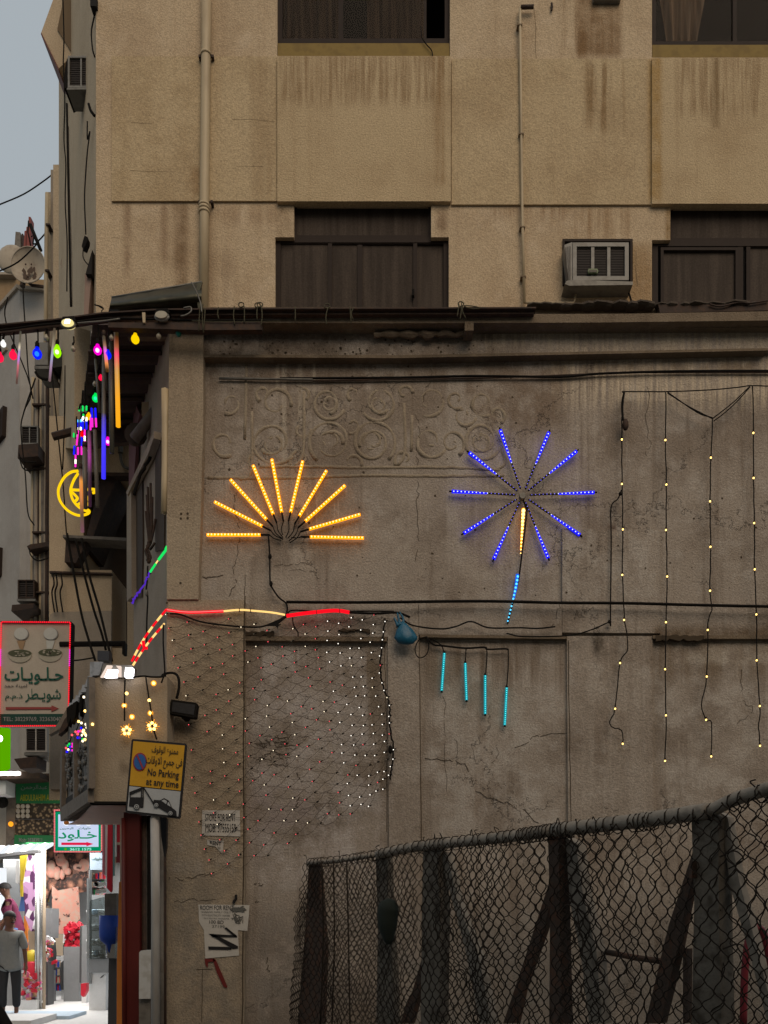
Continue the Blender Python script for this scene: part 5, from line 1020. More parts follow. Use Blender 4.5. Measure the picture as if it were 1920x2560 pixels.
MB().tube(sm(PW([Y1(832,110), Y1(840,160), Y1(865,200), Y1(868,228)], D-.12)), .007, 5).build('lead', M['black_wire'], g, True)
for i in range(9):                                    # twin slanting run, banded red and pale
    for k_, (A, B) in enumerate((((1315,580),(1040,990)), ((1300,690),(1045,1030)))):
        q0, q1 = i/9, (i+1)/9; l = lambda q: (A[0]+(B[0]-A[0])*q-(22 if k_ == 0 else 14)*math.sin(math.pi*q), A[1]+(B[1]-A[1])*q)
        if k_ and i == 0: rope([Z3(*l(q0)), Z3(*l(q1))], 'yel_rope', .009, D-.2); continue
        rope([Z3(*l(q0)), Z3(*l((q0+q1)/2)), Z3(*l(q1))], ('red_rope','yel_rope')[(i+k_) % 2], .011, D-.2)
rope([Z3(1130,830), Z3(1140,880), Z3(1165,885)], 'red_rope', .016, D-.22)
# green and violet twist of lights on the flank
g = thing('rope_light', 'slanting twist of light, bright green above and violet below, near the pilaster', 'light', W(*C4(50,2010), 9.2))
for a, m, r_ in (([(385,1445),(370,1475)],'green_led',.013),([(375,1480),(300,1580)],'green_led',.014),([(295,1585),(275,1615)],'yel_rope',.008),([(275,1615),(218,1700)],'green_led',.012)): MB().tube(PW([C4(*p) for p in a], 9.0), r_, 6).build('rope_segment', M[m], g, True)
MB().tube(jit(sm(PW([C4(218,1705), C4(180,1770), C4(140,1850), C4(110,1900), C4(80,1930), C4(55,1970), C4(48,2010)], 9.05), 4), .012, 1), .010, 6).build('rope_segment', M['violet'], g, True)
MB().tube(jit(sm(PW([C4(222,1700), C4(150,1830), C4(100,1910), C4(52,1990)], 9.06), 5), .01, 2), .006, 5).build('cable', M['black_wire'], g, True)
# small dark floodlight with its bent cable
g = thing('floodlight', 'small black floodlight tilted on the pier with a bent black cable', 'floodlight', W(*Y1(140,740), D-.2))
MB().pp([Y1(70,625), Y1(228,645), Y1(234,655), Y1(222,735), Y1(212,740), Y1(62,712), Y1(60,700)], D-.30, D-.2).build('housing', M['black_wire'], g)
MB().pp([Y1(80,640), Y1(220,658), Y1(212,722), Y1(74,700)], D-.305, D-.295).build('glass', paint('dark glass', (.03,.03,.032), .25, 0, var=.5, scale=20), g); MB().pp([Y1(110,715), Y1(170,725), Y1(160,740), Y1(135,742)], D-.28, D-.12).build('bracket', M['black_wire'], g)
MB().tube(sm(PW([Y1(5,500), Y1(20,470), Y1(60,458), Y1(100,465), Y1(118,500), Y1(118,560), Y1(104,620)], D-.22)), .014, 6).build('cable', M['black_wire'], g, True)

# ================================================================ sign box over the shop entrance
M['tanbox'] = plaster('tan stucco box', (.31,.255,.185), (.22,.175,.12), (.37,.31,.23), [pbox(300,1900,340,1935,8.6)+(.03,(.12,.09,.06),.7,'b')], streak=.25, blot=.4, grain=.2)
zb = 8.6
g = thing('shop_hoarding', 'projecting stucco hoarding with timber framed flank and brown underside above the bright entrance', 'hoarding', W(330, 2010, zb))
MB().pp([(231,1691),(418,1691),(418,2008),(232,2007)], zb, D+.3).build('front', M['tanbox'], g)
XB = W(231, 0, zb).x; M['oldwood'] = paint('grey weathered timber', (.15,.125,.10), .85, 0, var=.5, scale=8, dirt=(.06,.05,.04), bump=.5); M['relief'] = paint('grey carved panel', (.17,.16,.145), .85, 0, var=.7, scale=16, dirt=(.06,.055,.05), bump=1.0)
sp = lambda x, y: SP(x, y, XB, zb)
def lw2(pts, nm, m, off=0.0, th=.05): n = Vector((-DZ, DX, 0)); MB().prism([sp(*p)+n*off for p in pts], -n*th).build(nm, M[m], g)
lw2([(231,1691),(231,2007),(196,2030),(161,2053),(163,1815),(172,1770),(200,1735)], 'flank', 'relief', -.03, .1)
lw2([Y6(425,1490), Y6(428,1640), Y6(100,1860), Y6(92,1710)], 'bottom_plank', 'oldwood', .05, .06)
for pts in ([(420,200),(400,700),(418,900),(418,1500),(440,1480),(440,200)],[(245,880),(262,870),(265,1600),(247,1610)],[(95,1040),(118,1030),(108,1720),(92,1720)]): lw2([Y6(*p) for p in pts], 'timber_post', 'oldwood', .05, .06)
lw2([Y6(290,1470), Y6(415,1395), Y6(415,1500), Y6(268,1560)], 'gap', 'dark_room', .002, .02); lw2([Y6(120,1590), Y6(243,1510), Y6(243,1600), Y6(112,1680)], 'gap', 'dark_room', .002, .02)
rr = random.Random(9); mb = MB()
for i in range(90):                                   # carving on the flank panels
    x, y = rr.uniform(125, 405), rr.uniform(950, 1480)
    if y > 1600-.62*(x-110): continue
    n = Vector((-DZ, DX, 0)); a = rr.uniform(0, 6); mb.tube(sm([sp(*Y6(x+22*q*math.cos(a+q*1.6), y+55*q*math.sin(a+q*1.6)))+n*.0 for q in (0,.4,.7,1)], 2), rr.uniform(.012,.024), 5)
mb.build('carving', M['relief'], g, True, kind='stuff')
M['under'] = paint('brown painted underside', (.30,.135,.065), .5, 0, var=.4, scale=4, dirt=(.15,.07,.04))
hb = W(231, 2008, zb).z; bp = lambda px, py: W(px, py, (EYE-hb)*FP/(py-HY))
n8 = 8; mb = MB()
for i in range(n8+1):
    q = i/n8; yy = 2005+50*q
    for x in (228-66*q, 418-60*q):
        p = W(x, yy, zb+2.2*q); mb.v.append(p+Vector((0,0,-.035-.05*math.sin(math.pi*q))))
for i in range(n8): mb.f.append((2*i, 2*i+1, 2*i+3, 2*i+2))
mb.build('underside', M['under'], g, True)
MB().pp([(225,2003),(340,2004),(340,2010),(225,2010)], zb-.02, zb+.05).build('lip', M['black_wire'], g)
# top edge of broken roofing sheets along the flank, with a lit fluorescent fitting at the corner
M['tin'] = paint('blue grey roofing tin', (.30,.33,.37), .5, .3, var=.5, scale=14, dirt=(.12,.12,.12)); M['lamp_white'] = emit('lit fluorescent tube', (1.0,.95,1.0), 6.0); M['lamp_warm'] = emit('lamp glow plastic', (1.0,.80,.68), .9)
g = thing('roofing', 'ragged blue grey roofing tin stepping down the hoarding flank behind the lit fitting', 'roofing', W(200, 1760, 9))
st = [(233,1655),(228,1690),(214,1712),(206,1725),(198,1738),(190,1748),(181,1757),(172,1768)]
for i in range(len(st)-1):
    (xa, ya), (xb_, yb_) = st[i], st[i+1]; z_ = 8.6+i*.33
    MB().pp([(xa-8,ya),(xa+14,ya-1),(xb_+16,yb_+4),(xb_-4,yb_+6)], z_, z_+.12).build('sheet', M['tin'], g)
MB().pp([(168,1770),(180,1768),(163,1800),(150,1822),(122,1837),(140,1815)], 10.8, 10.9).build('curled_sheet', M['oldwood'], g); MB().pp([(160,1800),(176,1780),(172,1812),(160,1826),(146,1838),(150,1822)], 10.7, 10.8).build('curled_sheet', M['rust_dark'], g)
for pts in ([(166,1770),(180,1760),(176,1795),(170,1815),(167,1800)],[(182,1758),(192,1752),(188,1790),(178,1808),(176,1790)],[(200,1738),(208,1732),(206,1765),(200,1790),(196,1770)],[(214,1720),(222,1715),(221,1768),(215,1800),(212,1770)]): MB().pp(pts, 9.4, 9.5).build('hanging_rag', M['black_wire'], g)
g = thing('light_fitting', 'bright white fluorescent fitting glowing on top of the hoarding corner', 'light', W(290, 1690, zb-.1))
MB().pp([Y6(440,20), Y6(540,20), Y6(500,175), Y6(420,180)], zb-.02, zb+.1).build('bracket', M['tin'], g); MB().pp([Y6(545,50), Y6(885,60), Y6(880,200), Y6(505,200)], zb-.05, zb+.1).build('housing', M['ac_body'], g)
for pts in ([(600,110),(715,115),(690,190),(560,195)],[(800,85),(885,90),(878,195),(790,195)]): MB().pp([Y6(*p) for p in pts], zb-.10, zb-.05).build('tube', M['lamp_white'], g)
for pts in ([(585,60),(645,62),(570,195),(510,198)],[(690,65),(745,68),(745,190),(700,185),(725,110)]): MB().pp([Y6(*p) for p in pts], zb-.08, zb-.05).build('diffuser', M['lamp_warm'], g)
o = MB().pp([Z3(770,905), Z3(862,908), Z3(858,985), Z3(768,980)], 8.8, 8.9).build('floodlight', paint('dark blue grey box', (.03,.033,.042), .5)); tag(o, 'dark square floodlight back on top of the fluorescent fitting', 'floodlight')
o = thing('bracket', 'black horizontal bracket arm holding the white sweets sign to the wall', 'bracket', W(245, 1610, 11)); MB().tube(PW([(150,1611),(313,1609)], 11), .035, 6).build('arm', M['black_wire'], o); MB().pp([(306,1606),(313,1606),(312,1635),(305,1635)], 10.95, 11.05).build('foot', M['black_wire'], o)
for lab, pts, z_ in (('leftmost of three long stay cables slanting down to the hoarding light', [(530,-20),(575,250),(640,600),(700,820),(752,985)], 10.5), ('middle one of three long stay cables slanting down to the hoarding light', [(600,30),(660,280),(740,580),(800,760),(836,900)], 10.4), ('rightmost of three long stay cables slanting down to the hoarding light', [(645,20),(700,290),(790,600),(850,850),(885,990)], 10.3)): cable('stay_cable', lab, [Z3(*p) for p in pts], .017, z=z_)
cable('stay_cable', 'thin wire from the sweets sign to the hoarding light', [Z3(560,985), Z3(640,978), Z3(735,962)], .008, z=9.5)
for lab, pts in (('thin wire tacked along the top of the hoarding front', [Y6(885,200), Y6(1000,185), Y6(1100,195), Y6(1200,195), Y6(1270,180)]), ('thin wire dropping from the hoarding top to the No Parking sign', [Y6(1035,200), Y6(1065,400), Y6(1100,620), Y6(1120,780), Y6(1160,915)]), ('upright lead beside the hoarding front and the floodlight', [Z3(1290,700), Z3(1290,850), Z3(1298,1000), Z3(1300,1080), Z3(1275,1160)]), ('faint wire down the hoarding front carrying the left snowflake', [Y6(795,200), Y6(790,420), Y6(790,700)])): cable('wire', lab, pts, .009, z=8.5)
# snowflake and spark lights on the hoarding
M['amber'] = emit('amber glow', (1.0,.36,.02), 1.3)
spk = MB().ball((0,0,0), .017, 7, 5).mesh('bulb', smooth=True); spk.materials.append(M['warm_led'])
def flake(name, label, cx_, cy_, r_, z=8.52):
    g = thing(name, label, 'light', W(cx_, cy_, z)); mb = MB()
    for i in range(5):
        a = -math.pi/2+i*2*math.pi/5; place('bulb', spk, W(cx_+r_*.55*math.cos(a), cy_+r_*.55*math.sin(a), z-.02), g)
    for i in range(15):
        a = i*2*math.pi/15; mb.tube(PW([(cx_+r_*.3*math.cos(a), cy_+r_*.3*math.sin(a)), (cx_+r_*(1.0 if i % 3 else 1.25)*math.cos(a), cy_+r_*(1.0 if i % 3 else 1.25)*math.sin(a))], z), .004, 4)
    mb.build('spikes', M['amber'], g); return g
flake('snowflake_light', 'left amber snowflake light on the hoarding front', *Y6(815,815), 15); flake('snowflake_light', 'right amber snowflake light on the hoarding front, above the No Parking sign', *Y6(1107,765), 15)
g = thing('spark_lights', 'loose amber spark bulbs strung above the snowflake lights on the hoarding front', 'light', W(310, 1770, 8.5))
for p, big in (((815,385),0),((787,525),1),((875,655),1),((1075,465),0),((1088,612),1),((1125,268),1)):
    place('bulb', spk, W(*Y6(*p), 8.5), g)
    if big: MB().ball(W(*Y6(*p), 8.53), .03, 8, 5, 1, .4, 1).build('glow_cup', M['amber'], g)
g = thing('fairy_lights', 'tangle of warm and coloured fairy bulbs spilling down the flank of the hoarding', 'light', W(205, 1890, 9))
fme = {}
for k_, m in (('w','pale_led'),('y','warm_led'),('b','blue'),('r','red_led'),('g','green_led'),('v','violet'),('m','red_rope')):
    fme[k_] = MB().ball((0,0,0), .015, 6, 4).mesh('bulb', smooth=True); fme[k_].materials.append(M[m])
M['magenta'] = emit('magenta glow', (1.0,.02,.55), 1.3); fme['m'] = MB().ball((0,0,0), .015, 6, 4).mesh('bulb', smooth=True); fme['m'].materials.append(M['magenta'])
fl = [(750,485,'w'),(728,598,'y'),(620,710,'w'),(735,710,'w'),(487,873,'m'),(707,950,'y'),(640,950,'y'),(718,1085,'w'),(745,1130,'y'),(530,1132,'y'),(577,1158,'w'),(655,1182,'w'),(735,1175,'y'),(672,1238,'w'),(742,1240,'w'),(577,1245,'b'),(720,1290,'w'),(615,1285,'y'),(525,1305,'m'),(478,1310,'r'),(565,1295,'r'),(625,1330,'y'),(640,1350,'y'),(700,1350,'w'),(512,1350,'r'),(415,1365,'r'),(590,1370,'w'),(660,1378,'w'),(460,1415,'b'),(515,1412,'b'),(545,1412,'v'),(600,1440,'g'),(600,1470,'w'),(638,1445,'y'),(370,1520,'g'),(425,1520,'m'),(345,1550,'g'),(385,1570,'b'),(420,1565,'m'),(312,1590,'r'),(350,1618,'w'),(395,1630,'v'),(425,1630,'m'),(318,1658,'v'),(330,1655,'b'),(770,1180,'y'),(605,1310,'w')]
for x, y, k_ in fl:
    px, py = C5(x, y); z_ = 8.45+max(0, (231-px))*.030; place('bulb', fme[k_], W(px, py, z_), g)
for pts in ([(750,420),(728,600),(735,710),(707,950),(718,1085),(740,1240),(700,1350),(600,1470)],[(620,650),(620,710),(640,950),(577,1158),(615,1285),(600,1440)],[(487,800),(487,873),(530,1132),(478,1310),(415,1365),(370,1520),(318,1658)]): MB().tube(sm([W(*C5(x,y), 8.5+max(0, (231-C5(x,y)[0]))*.030) for x, y in pts], 3), .006, 4).build('wire', M['black_wire'], g)

# ================================================================ bulbs and tubes hanging from the rail
def hue(nm, c, s=1.15, gl=.8): M['b_'+nm] = emit(nm+' bulb glass', c, s, gl)
for nm, c in (('red',(1,.005,.06)),('magenta',(1,.0,.62)),('blue',(.0,.01,1)),('yellow',(1,.62,.0)),('green',(.0,.8,.10)),('lime',(.35,.9,.0)),('white',(1,1,.95)),('scarlet',(1,.0,.0)),('amber',(1,.50,.0))): hue(nm, c)
M['b_off'] = paint('unlit pale bulb', (.34,.31,.24), .25, 0, var=.3); M['b_teal'] = paint('unlit green bulb', (.0,.13,.10), .3); M['b_dull'] = paint('unlit red bulb', (.14,.0,.005), .3); M['fil_w'] = emit('lit filament', (1,.93,.85), 5.0); M['fil_c'] = emit('lit cyan filament', (.05,.6,1.0), 2.2)
def bulb(g, px, py, r, z, m, fil=None, hang=None, pear=False, lab=None):
    """round bulb centred on a pixel, r in pixels"""
    s_ = r/FP*z; c = W(px, py, z)
    prof = [(0.02,-1.0),(.5,-.87),(.87,-.5),(1,0),(.87,.5),(.6,.85),(.42,1.15),(.40,1.45)] if not pear else [(0.02,-1.35),(.35,-1.25),(.75,-.8),(.95,-.2),(.9,.3),(.65,1.0),(.45,1.5),(.4,1.7)]
    b = MB().lathe(c, [(q*s_, h*s_) for q, h in prof], 12).build('bulb', M[m], g, True, lab)
    top = prof[-1][1]*s_
    MB().lathe(c, [(.36*s_, top-.1*s_), (.46*s_, top), (.46*s_, top+.8*s_), (.22*s_, top+1.3*s_)], 8).build('socket', M['black_wire'], b, True)
    if fil: MB().ball(c+Vector((0,-.2*s_,-.1*s_)), .48*s_, 8, 6).build('filament', M[fil], b, True)
    if hang: MB().tube(sm([c+Vector((0,0,top+1.2*s_)), (c+W(*hang, z))/2+Vector((.006,0,0)), W(*hang, z)], 2), .008, 5).build('cord', M['black_wire'], b)
g = thing('festoon_lights', 'row of coloured bulbs hanging on cords from the rail over the lane', 'light', W(150, 900, 8.7))
zf = 8.72
for x, y, r_, m, fl_, hy, pear, lab in ((45,555,42,'b_white','fil_w',350,0,'lit white bulb'),(-5,745,60,'b_red',None,350,0,None),(180,712,58,'b_red',None,350,0,'red bulb'),(515,692,70,'b_blue','fil_c',340,0,'blue bulb'),(792,665,62,'b_lime','fil_w',310,1,'lime green pear bulb'),(640,475,40,'b_off',None,330,0,None),(1010,625,36,'b_off',None,450,0,None),(1350,642,62,'b_magenta','fil_w',290,0,'magenta bulb'),(1490,710,55,'b_blue',None,290,0,None),(1535,340,34,'b_dull',None,280,0,None),(1540,470,34,'b_off',None,350,0,None)):
    px, py = C2(x, y); bulb(g, px, py, r_*.1808*.92, zf, m, fl_, C2(x+8, hy), bool(pear), lab)
for x, y, r_, m, fl_, hy, lab in ((432,932,60,'b_yellow',None,690,'yellow bulb'),(757,890,38,'b_off',None,690,None),(1030,850,44,'b_teal',None,620,'unlit green bulb')):
    px, py = C3(x, y); bulb(g, px, py, r_*.1808*.95, zf, m, fl_, C3(x, hy), False, lab)
g = thing('festoon_lights', 'second row of coloured bulbs going back along the canopy edge towards the moon light', 'light', W(220, 1050, 9.6))
for x, y, r_, m, fl_, z_ in ((563,525,34,'b_red',None,9.2),(480,612,30,'b_off',None,9.4),(492,808,50,'b_green','fil_c',9.6),(398,1062,42,'b_amber',None,10.0),(305,1305,36,'b_scarlet',None,10.5),(662,1408,48,'b_magenta','fil_w',9.3)):
    px, py = C1(x, y); bulb(g, px, py, r_*.1808*.95, z_, m, fl_, C1(x-8, y-r_*2.9-35))
MB().tube(sm([W(*C1(570,250), 9.0), W(*C1(520,450), 9.3), W(*C1(490,620), 9.5), W(*C1(400,880), 9.9), W(*C1(310,1150), 10.4)], 3), .012, 5).build('main_cable', M['black_wire'], g)
def flood(label, px, py, lit):
    g = thing('floodlight', label, 'floodlight', W(px, py, D-.4)); o_ = W(px, py, D-.40)
    MB().add([], []).tube([o_+Vector((.066*math.cos(i*math.pi/8), .03, .040*math.sin(i*math.pi/8))) for i in range(17)], .014, 6).build('rim', M['ac_body' if not lit else 'grey_metal'], g, True)
    MB().prism([o_+Vector((.062*math.cos(i*math.pi/8), .0, .037*math.sin(i*math.pi/8))) for i in range(16)], (0,.06,0)).build('lens', M['lamp_warm2' if lit else 'b_off'], g)
    if lit: MB().prism([o_+Vector((x_, -.01, z_)) for x_, z_ in ((-.028,-.012),(.024,-.012),(.028,.024),(-.016,.024))], (0,.01,0)).build('led_chip', M['fil_w'], g)
    MB().pp([(px-12,py-14),(px+16,py-16),(px+22,py-4),(px-16,py-4)], D-.39, D-.3).build('housing', M['black_wire'], g)
M['lamp_warm2'] = emit('lit floodlight lens', (1,.85,.35), .95)
flood('small oval floodlight lit pale yellow on the rail', *C2(932,252), True); flood('unlit pale oval floodlight on the rail under the metal sheet', *C3(790,585), False)
cable('wire', 'pale hooked cable behind the unlit floodlight on the rail', [C3(1060,610), C3(1120,600), C3(1190,560), C3(1210,520), C3(1190,485), C3(1100,500)], .008, 'grey_metal', D-.37)
# long tubes
t = NT('fading orange tube'); 
def tube_mat(name, stops, s=1.0, dead=(.10,.085,.06)):
    """LED drip tube: diodes lit along part of the length, seen as bands of colour (height in metres)"""
    t = NT(name); z_ = t.xyz()[2]; r_ = t.n('ShaderNodeValToRGB'); z0, z1 = stops[0][0], stops[-1][0]; t.put(r_.inputs[0], t.lin(z_, z0, z1)); e = r_.color_ramp.elements
    for i, (z, c) in enumerate(stops):
        q = (z-z0)/(z1-z0); el = e[i] if i < 2 else e.new(q); el.position = q; el.color = c+(1,)
    b = t.n('ShaderNodeBsdfPrincipled'); b.inputs['Base Color'].default_value = dead+(1,); b.inputs['Roughness'].default_value = .4
    t.t.links.new(r_.outputs[0], b.inputs['Emission Color']); b.inputs['Emission Strength'].default_value = s; t.t.links.new(b.outputs[0], t.out.inputs[0]); M[name] = t.m
def hz_(py, z): return W(0, py, z).z
def drip(label, a, b, r_, z, m, cap=True):
    g = thing('drip_tube', label, 'light tube', W(*b, z), 'LED tubes hanging beside the canopy'); MB().tube(PW([a, ((a[0]+b[0])/2, (a[1]+b[1])/2), b], z), r_, 9).build('tube', M[m], g, True)
    if cap: MB().tube([W(*a, z)+Vector((0,0,-.005)), W(*a, z)+Vector((0,0,.05))], r_*1.15, 8).build('cap', M['rust_dark'], g, True)
M['tube_off'] = paint('unlit frosted tube', (.15,.135,.105), .35, 0, var=.3); M['tube_dim'] = paint('dim grey tube', (.085,.082,.065), .4, 0, var=.3)
tube_mat('t_orange', [(hz_(1066,8.8),(1,.42,.0)),(hz_(1000,8.8),(.95,.38,.0)),(hz_(930,8.8),(.55,.25,.03)),(hz_(905,8.8),(.7,.12,.06)),(hz_(888,8.8),(.9,.03,.12)),(hz_(870,8.8),(.35,.08,.03)),(hz_(840,8.8),(.02,.01,.0))], 1.0)
tube_mat('t_blue', [(hz_(1195,9),(.03,.02,1)),(hz_(1100,9),(.04,.02,.9)),(hz_(1050,9),(.02,.01,.35)),(hz_(1035,9),(.0,.0,.0))], 1.1)
tube_mat('t_pink', [(hz_(925,8.7),(.05,.02,.0)),(hz_(910,8.7),(.8,.25,.06)),(hz_(890,8.7),(.9,.10,.35)),(hz_(880,8.7),(.8,.05,.8)),(hz_(866,8.7),(.25,.1,.05)),(hz_(850,8.7),(0,0,0))], 1.0)
tube_mat('t_rain', [(hz_(950,8.7),(.1,.05,.04)),(hz_(915,8.7),(.7,.15,.2)),(hz_(897,8.7),(.5,.2,.9)),(hz_(880,8.7),(.35,.3,.6)),(hz_(870,8.7),(.8,.7,.5)),(hz_(855,8.7),(.05,.05,.04))], .8)
tube_mat('t_rain2', [(hz_(952,8.7),(.2,.12,.12)),(hz_(920,8.7),(.45,.28,.45)),(hz_(890,8.7),(.4,.45,.75)),(hz_(868,8.7),(.35,.3,.2)),(hz_(830,8.7),(.05,.04,.03))], .7)
tube_mat('t_fire', [(hz_(1330,9.6),(.16,.06,.09)),(hz_(1290,9.6),(.10,.06,.03)),(hz_(1230,9.6),(.65,.18,.02)),(hz_(1205,9.6),(.75,.26,.02)),(hz_(1190,9.6),(.05,.02,.02)),(hz_(1170,9.6),(0,0,0))], 1.0)
tube_mat('t_mag', [(hz_(1190,9.8),(.02,.0,.02)),(hz_(1150,9.8),(.25,.01,.2)),(hz_(1120,9.8),(.18,.02,.12)),(hz_(1090,9.8),(.03,.01,.02))], 1.0)
drip('long tube glowing orange with a red band, rightmost by the canopy ribs', (290,818), C1(805,1198), .024, 8.8, 't_orange')
drip('long dark unlit tube just left of the orange tube', C1(702,20), C1(717,1565), .026, 8.9, 'tube_dim')
drip('long tube glowing deep blue in its lower half, right of the bulbs', C1(610,200), C1(602,1915), .022, 9.0, 't_blue')
drip('short tube with a pink and orange tip beside the magenta bulb', C2(1435,440), C2(1485,930), .017, 8.7, 't_pink')
drip('thin pink and white tube hanging beside the red bulb at the left edge', C2(285,380), C2(230,1100), .010, 8.7, 't_rain', False)
drip('slanting pale violet tube in front of the lime green bulb', C2(755,340), C2(685,1065), .012, 8.7, 't_rain2', False)
drip('grey tube hanging down just right of the rainbow LED tubes', C1(600,260), C1(645,690), .014, 9.0, 'tube_dim')
drip('grey tube slanting behind the pink bulb', C1(490,260), C1(550,1000), .015, 9.3, 'tube_dim')
drip('long unlit tube hanging to the right of the moon light', C1(482,1240), C1(520,2310), .022, 9.7, 'tube_off')
drip('unlit thick tube hanging across the star of the moon light', C1(340,1480), C1(350,2330), .026, 9.8, 'tube_off')
drip('tube with an orange glow hanging down across the moon light', C1(285,1780), (206,1330), .020, 9.6, 't_fire')
drip('thin dark plum tube between the moon light tubes', C1(405,1250), C1(412,2300), .020, 9.75, 't_mag')
# rainbow LED sticks
def dots(label, a, b, n, cols, z, two=False):
    g = thing('led_stick', label, 'light stick', W(*b, z), 'rainbow LED sticks under the second bulb row'); MB().tube(PW([a, b], z), .02, 6).build('stick', M['tube_dim'], g)
    A, B = W(*a, z), W(*b, z)
    for c_ in sorted(set(cols)):
        mb = MB()
        for i in range(n):
            if cols[min(len(cols)-1, int(i*len(cols)/n))] == c_:
                p = A.lerp(B, (i+.5)/n)+Vector((0,-.025,0))
                for dx in ((-.022,.022) if two else (0,)): mb.ball(p+Vector((dx,0,0)), .0125, 6, 4)
        mb.build('led', M[{'b':'blue','m':'magenta','g':'green_led','w':'white_led','v':'violet','a':'azure'}[c_]], g, kind='stuff')
dots('rainbow LED stick, tallest at the right, blue above and pink below', C1(472,960), C1(485,1220), 13, 'bbbbbbmmmmmm', 9.7, True)
dots('rainbow LED stick of pink diodes under the amber bulb', C1(437,1085), C1(432,1260), 9, 'm', 9.75)
dots('rainbow LED stick with white and blue diodes right of the scarlet bulb', C1(350,1090), C1(350,1250), 9, 'wbb', 10.0, True)
dots('rainbow LED stick of pink diodes below the scarlet bulb row', C1(352,1255), C1(350,1480), 10, 'mwm', 10.0)
dots('rainbow LED stick with azure and blue diodes left of the scarlet bulb', C1(275,1120), C1(272,1260), 8, 'abbw', 10.1, True)
dots('rainbow LED stick of pink diodes left of the scarlet bulb', C1(262,1270), C1(240,1470), 10, 'm', 10.1)
dots('rainbow LED stick of blue diodes under the scarlet bulb', C1(285,1360), C1(285,1480), 6, 'b', 10.2, True)
dots('rainbow LED stick of pink diodes hanging lowest in the middle', C1(283,1490), C1(283,1600), 6, 'm', 10.2, True)
dots('rainbow LED stick of blue diodes at the far left', C1(235,1480), C1(228,1600), 6, 'b', 10.3, True)
dots('rainbow LED stick of pink diodes just above the moon tip', C1(226,1605), C1(224,1770), 8, 'mwm', 10.3)
dots('green LED stick at the top left of the rainbow sticks', C1(302,945), C1(300,1000), 3, 'g', 10.0, True)
dots('green LED stick beside the amber bulb', C1(352,930), C1(350,990), 3, 'g', 9.9, True)
dots('tiny green LED stick at the left beside the pink sticks', C1(226,1305), C1(224,1360), 3, 'g', 10.3, True)
dots('short green and white LED stick above the blue sticks', C1(335,1045), C1(330,1110), 4, 'gw', 9.9)
for i, (a, b) in enumerate((((440,420),(460,640)),((350,640),(352,930)),((318,700),(302,945)),((290,880),(262,960)),((230,1060),(240,1300)))): cable('hanging_cable', ('first','second','third','fourth','fifth')[i]+' thin lead from the right holding up the rainbow LED sticks', [C1(*a), C1((a[0]+b[0])/2-4, (a[1]+b[1])/2), C1(*b)], .010, z=9.9)
# moon and star
M['neon'] = emit('yellow neon tube', (1.0,.62,.005), 1.1)
g = thing('moon_light', 'yellow neon crescent moon with a star hanging over the lane', 'light', W(190, 1290, 10.2)); zm = 10.2
def neon(pts, nm, f=Z2, r_=.016): MB().tube(sm(PW([f(*p) for p in pts], zm), 4), r_, 7).build(nm, M['neon'], g, True)
neon([(618,1572),(565,1580),(510,1620),(470,1690),(460,1745),(475,1810),(520,1870),(570,1905),(620,1922),(665,1918),(698,1905),(705,1888),(690,1878)], 'outer_arc'); neon([(618,1590),(585,1640),(562,1700),(558,1745),(575,1800),(610,1845),(650,1875),(690,1890)], 'inner_arc')
neon([(560,1720),(640,1718),(652,1665),(668,1660),(672,1672)], 'star_line'); neon([(565,1735),(605,1775),(612,1790),(590,1815)], 'star_line'); neon([(605,1842),(650,1818),(668,1805),(700,1840),(710,1832),(700,1790),(705,1770)], 'star_line'); neon([(690,1718),(720,1715),(750,1720),(748,1740),(730,1745)], 'star_line')
# ================================================================ hanging sweets sign at the left edge
zq = 11.0
g = thing('shop_sign', 'large white hanging sweets sign with green Arabic lettering and red LED border', 'sign', W(88, 1815, zq))
TL, TR, BR, BL = Y5(20,345), Y5(1110,352), Y5(1075,1985), Y5(-15,1990); f = quad(TL, TR, BR, BL)
MB().pp([f(0,0), f(1,0), f(1,1), f(0,1)], zq, zq+.10).build('board', M['board cream'], g); shape(f, [(0,.885),(1,.885),(1,1),(0,1)], zq-.006, 'board green', g, 'green_band')
MB().pp([f(-.012,-.008), f(1.012,-.008), f(1.012,.006), f(-.012,.006)], zq-.02, zq+.11).build('frame', M['black_wire'], g); MB().pp([f(.995,0), f(1.015,0), f(1.015,1), f(.995,1)], zq-.02, zq+.11).build('frame', M['black_wire'], g)
fy = lambda x, y: Y5(x, y)
def tx5(s, x0, y0, x1, y1, m, off=.02): text(s, quad(Y5(x0,y0), Y5(x1,y0), Y5(x1,y1), Y5(x0,y1)), (0,0,1,1), zq-.012, m, g, off=off)
tx5(AR['sweets'], 70, 1060, 1000, 1335, 'print green', .018); tx5(AR['amina'], 65, 1325, 425, 1390, 'print black', .008); tx5(AR['shw'], 395, 1400, 960, 1615, 'print green', .012); tx5(AR['dmm'], 80, 1480, 355, 1590, 'print green', .012); tx5('TEL: 38229769, 32363040', 50, 1845, 965, 1925, 'grey print', .012)
MB().pp([Y5(*p) for p in ((90,1690),(810,1690),(815,1662),(925,1712),(810,1765),(815,1725),(90,1730))], zq-.012, zq-.006).build('arrow', M['print red'], g)
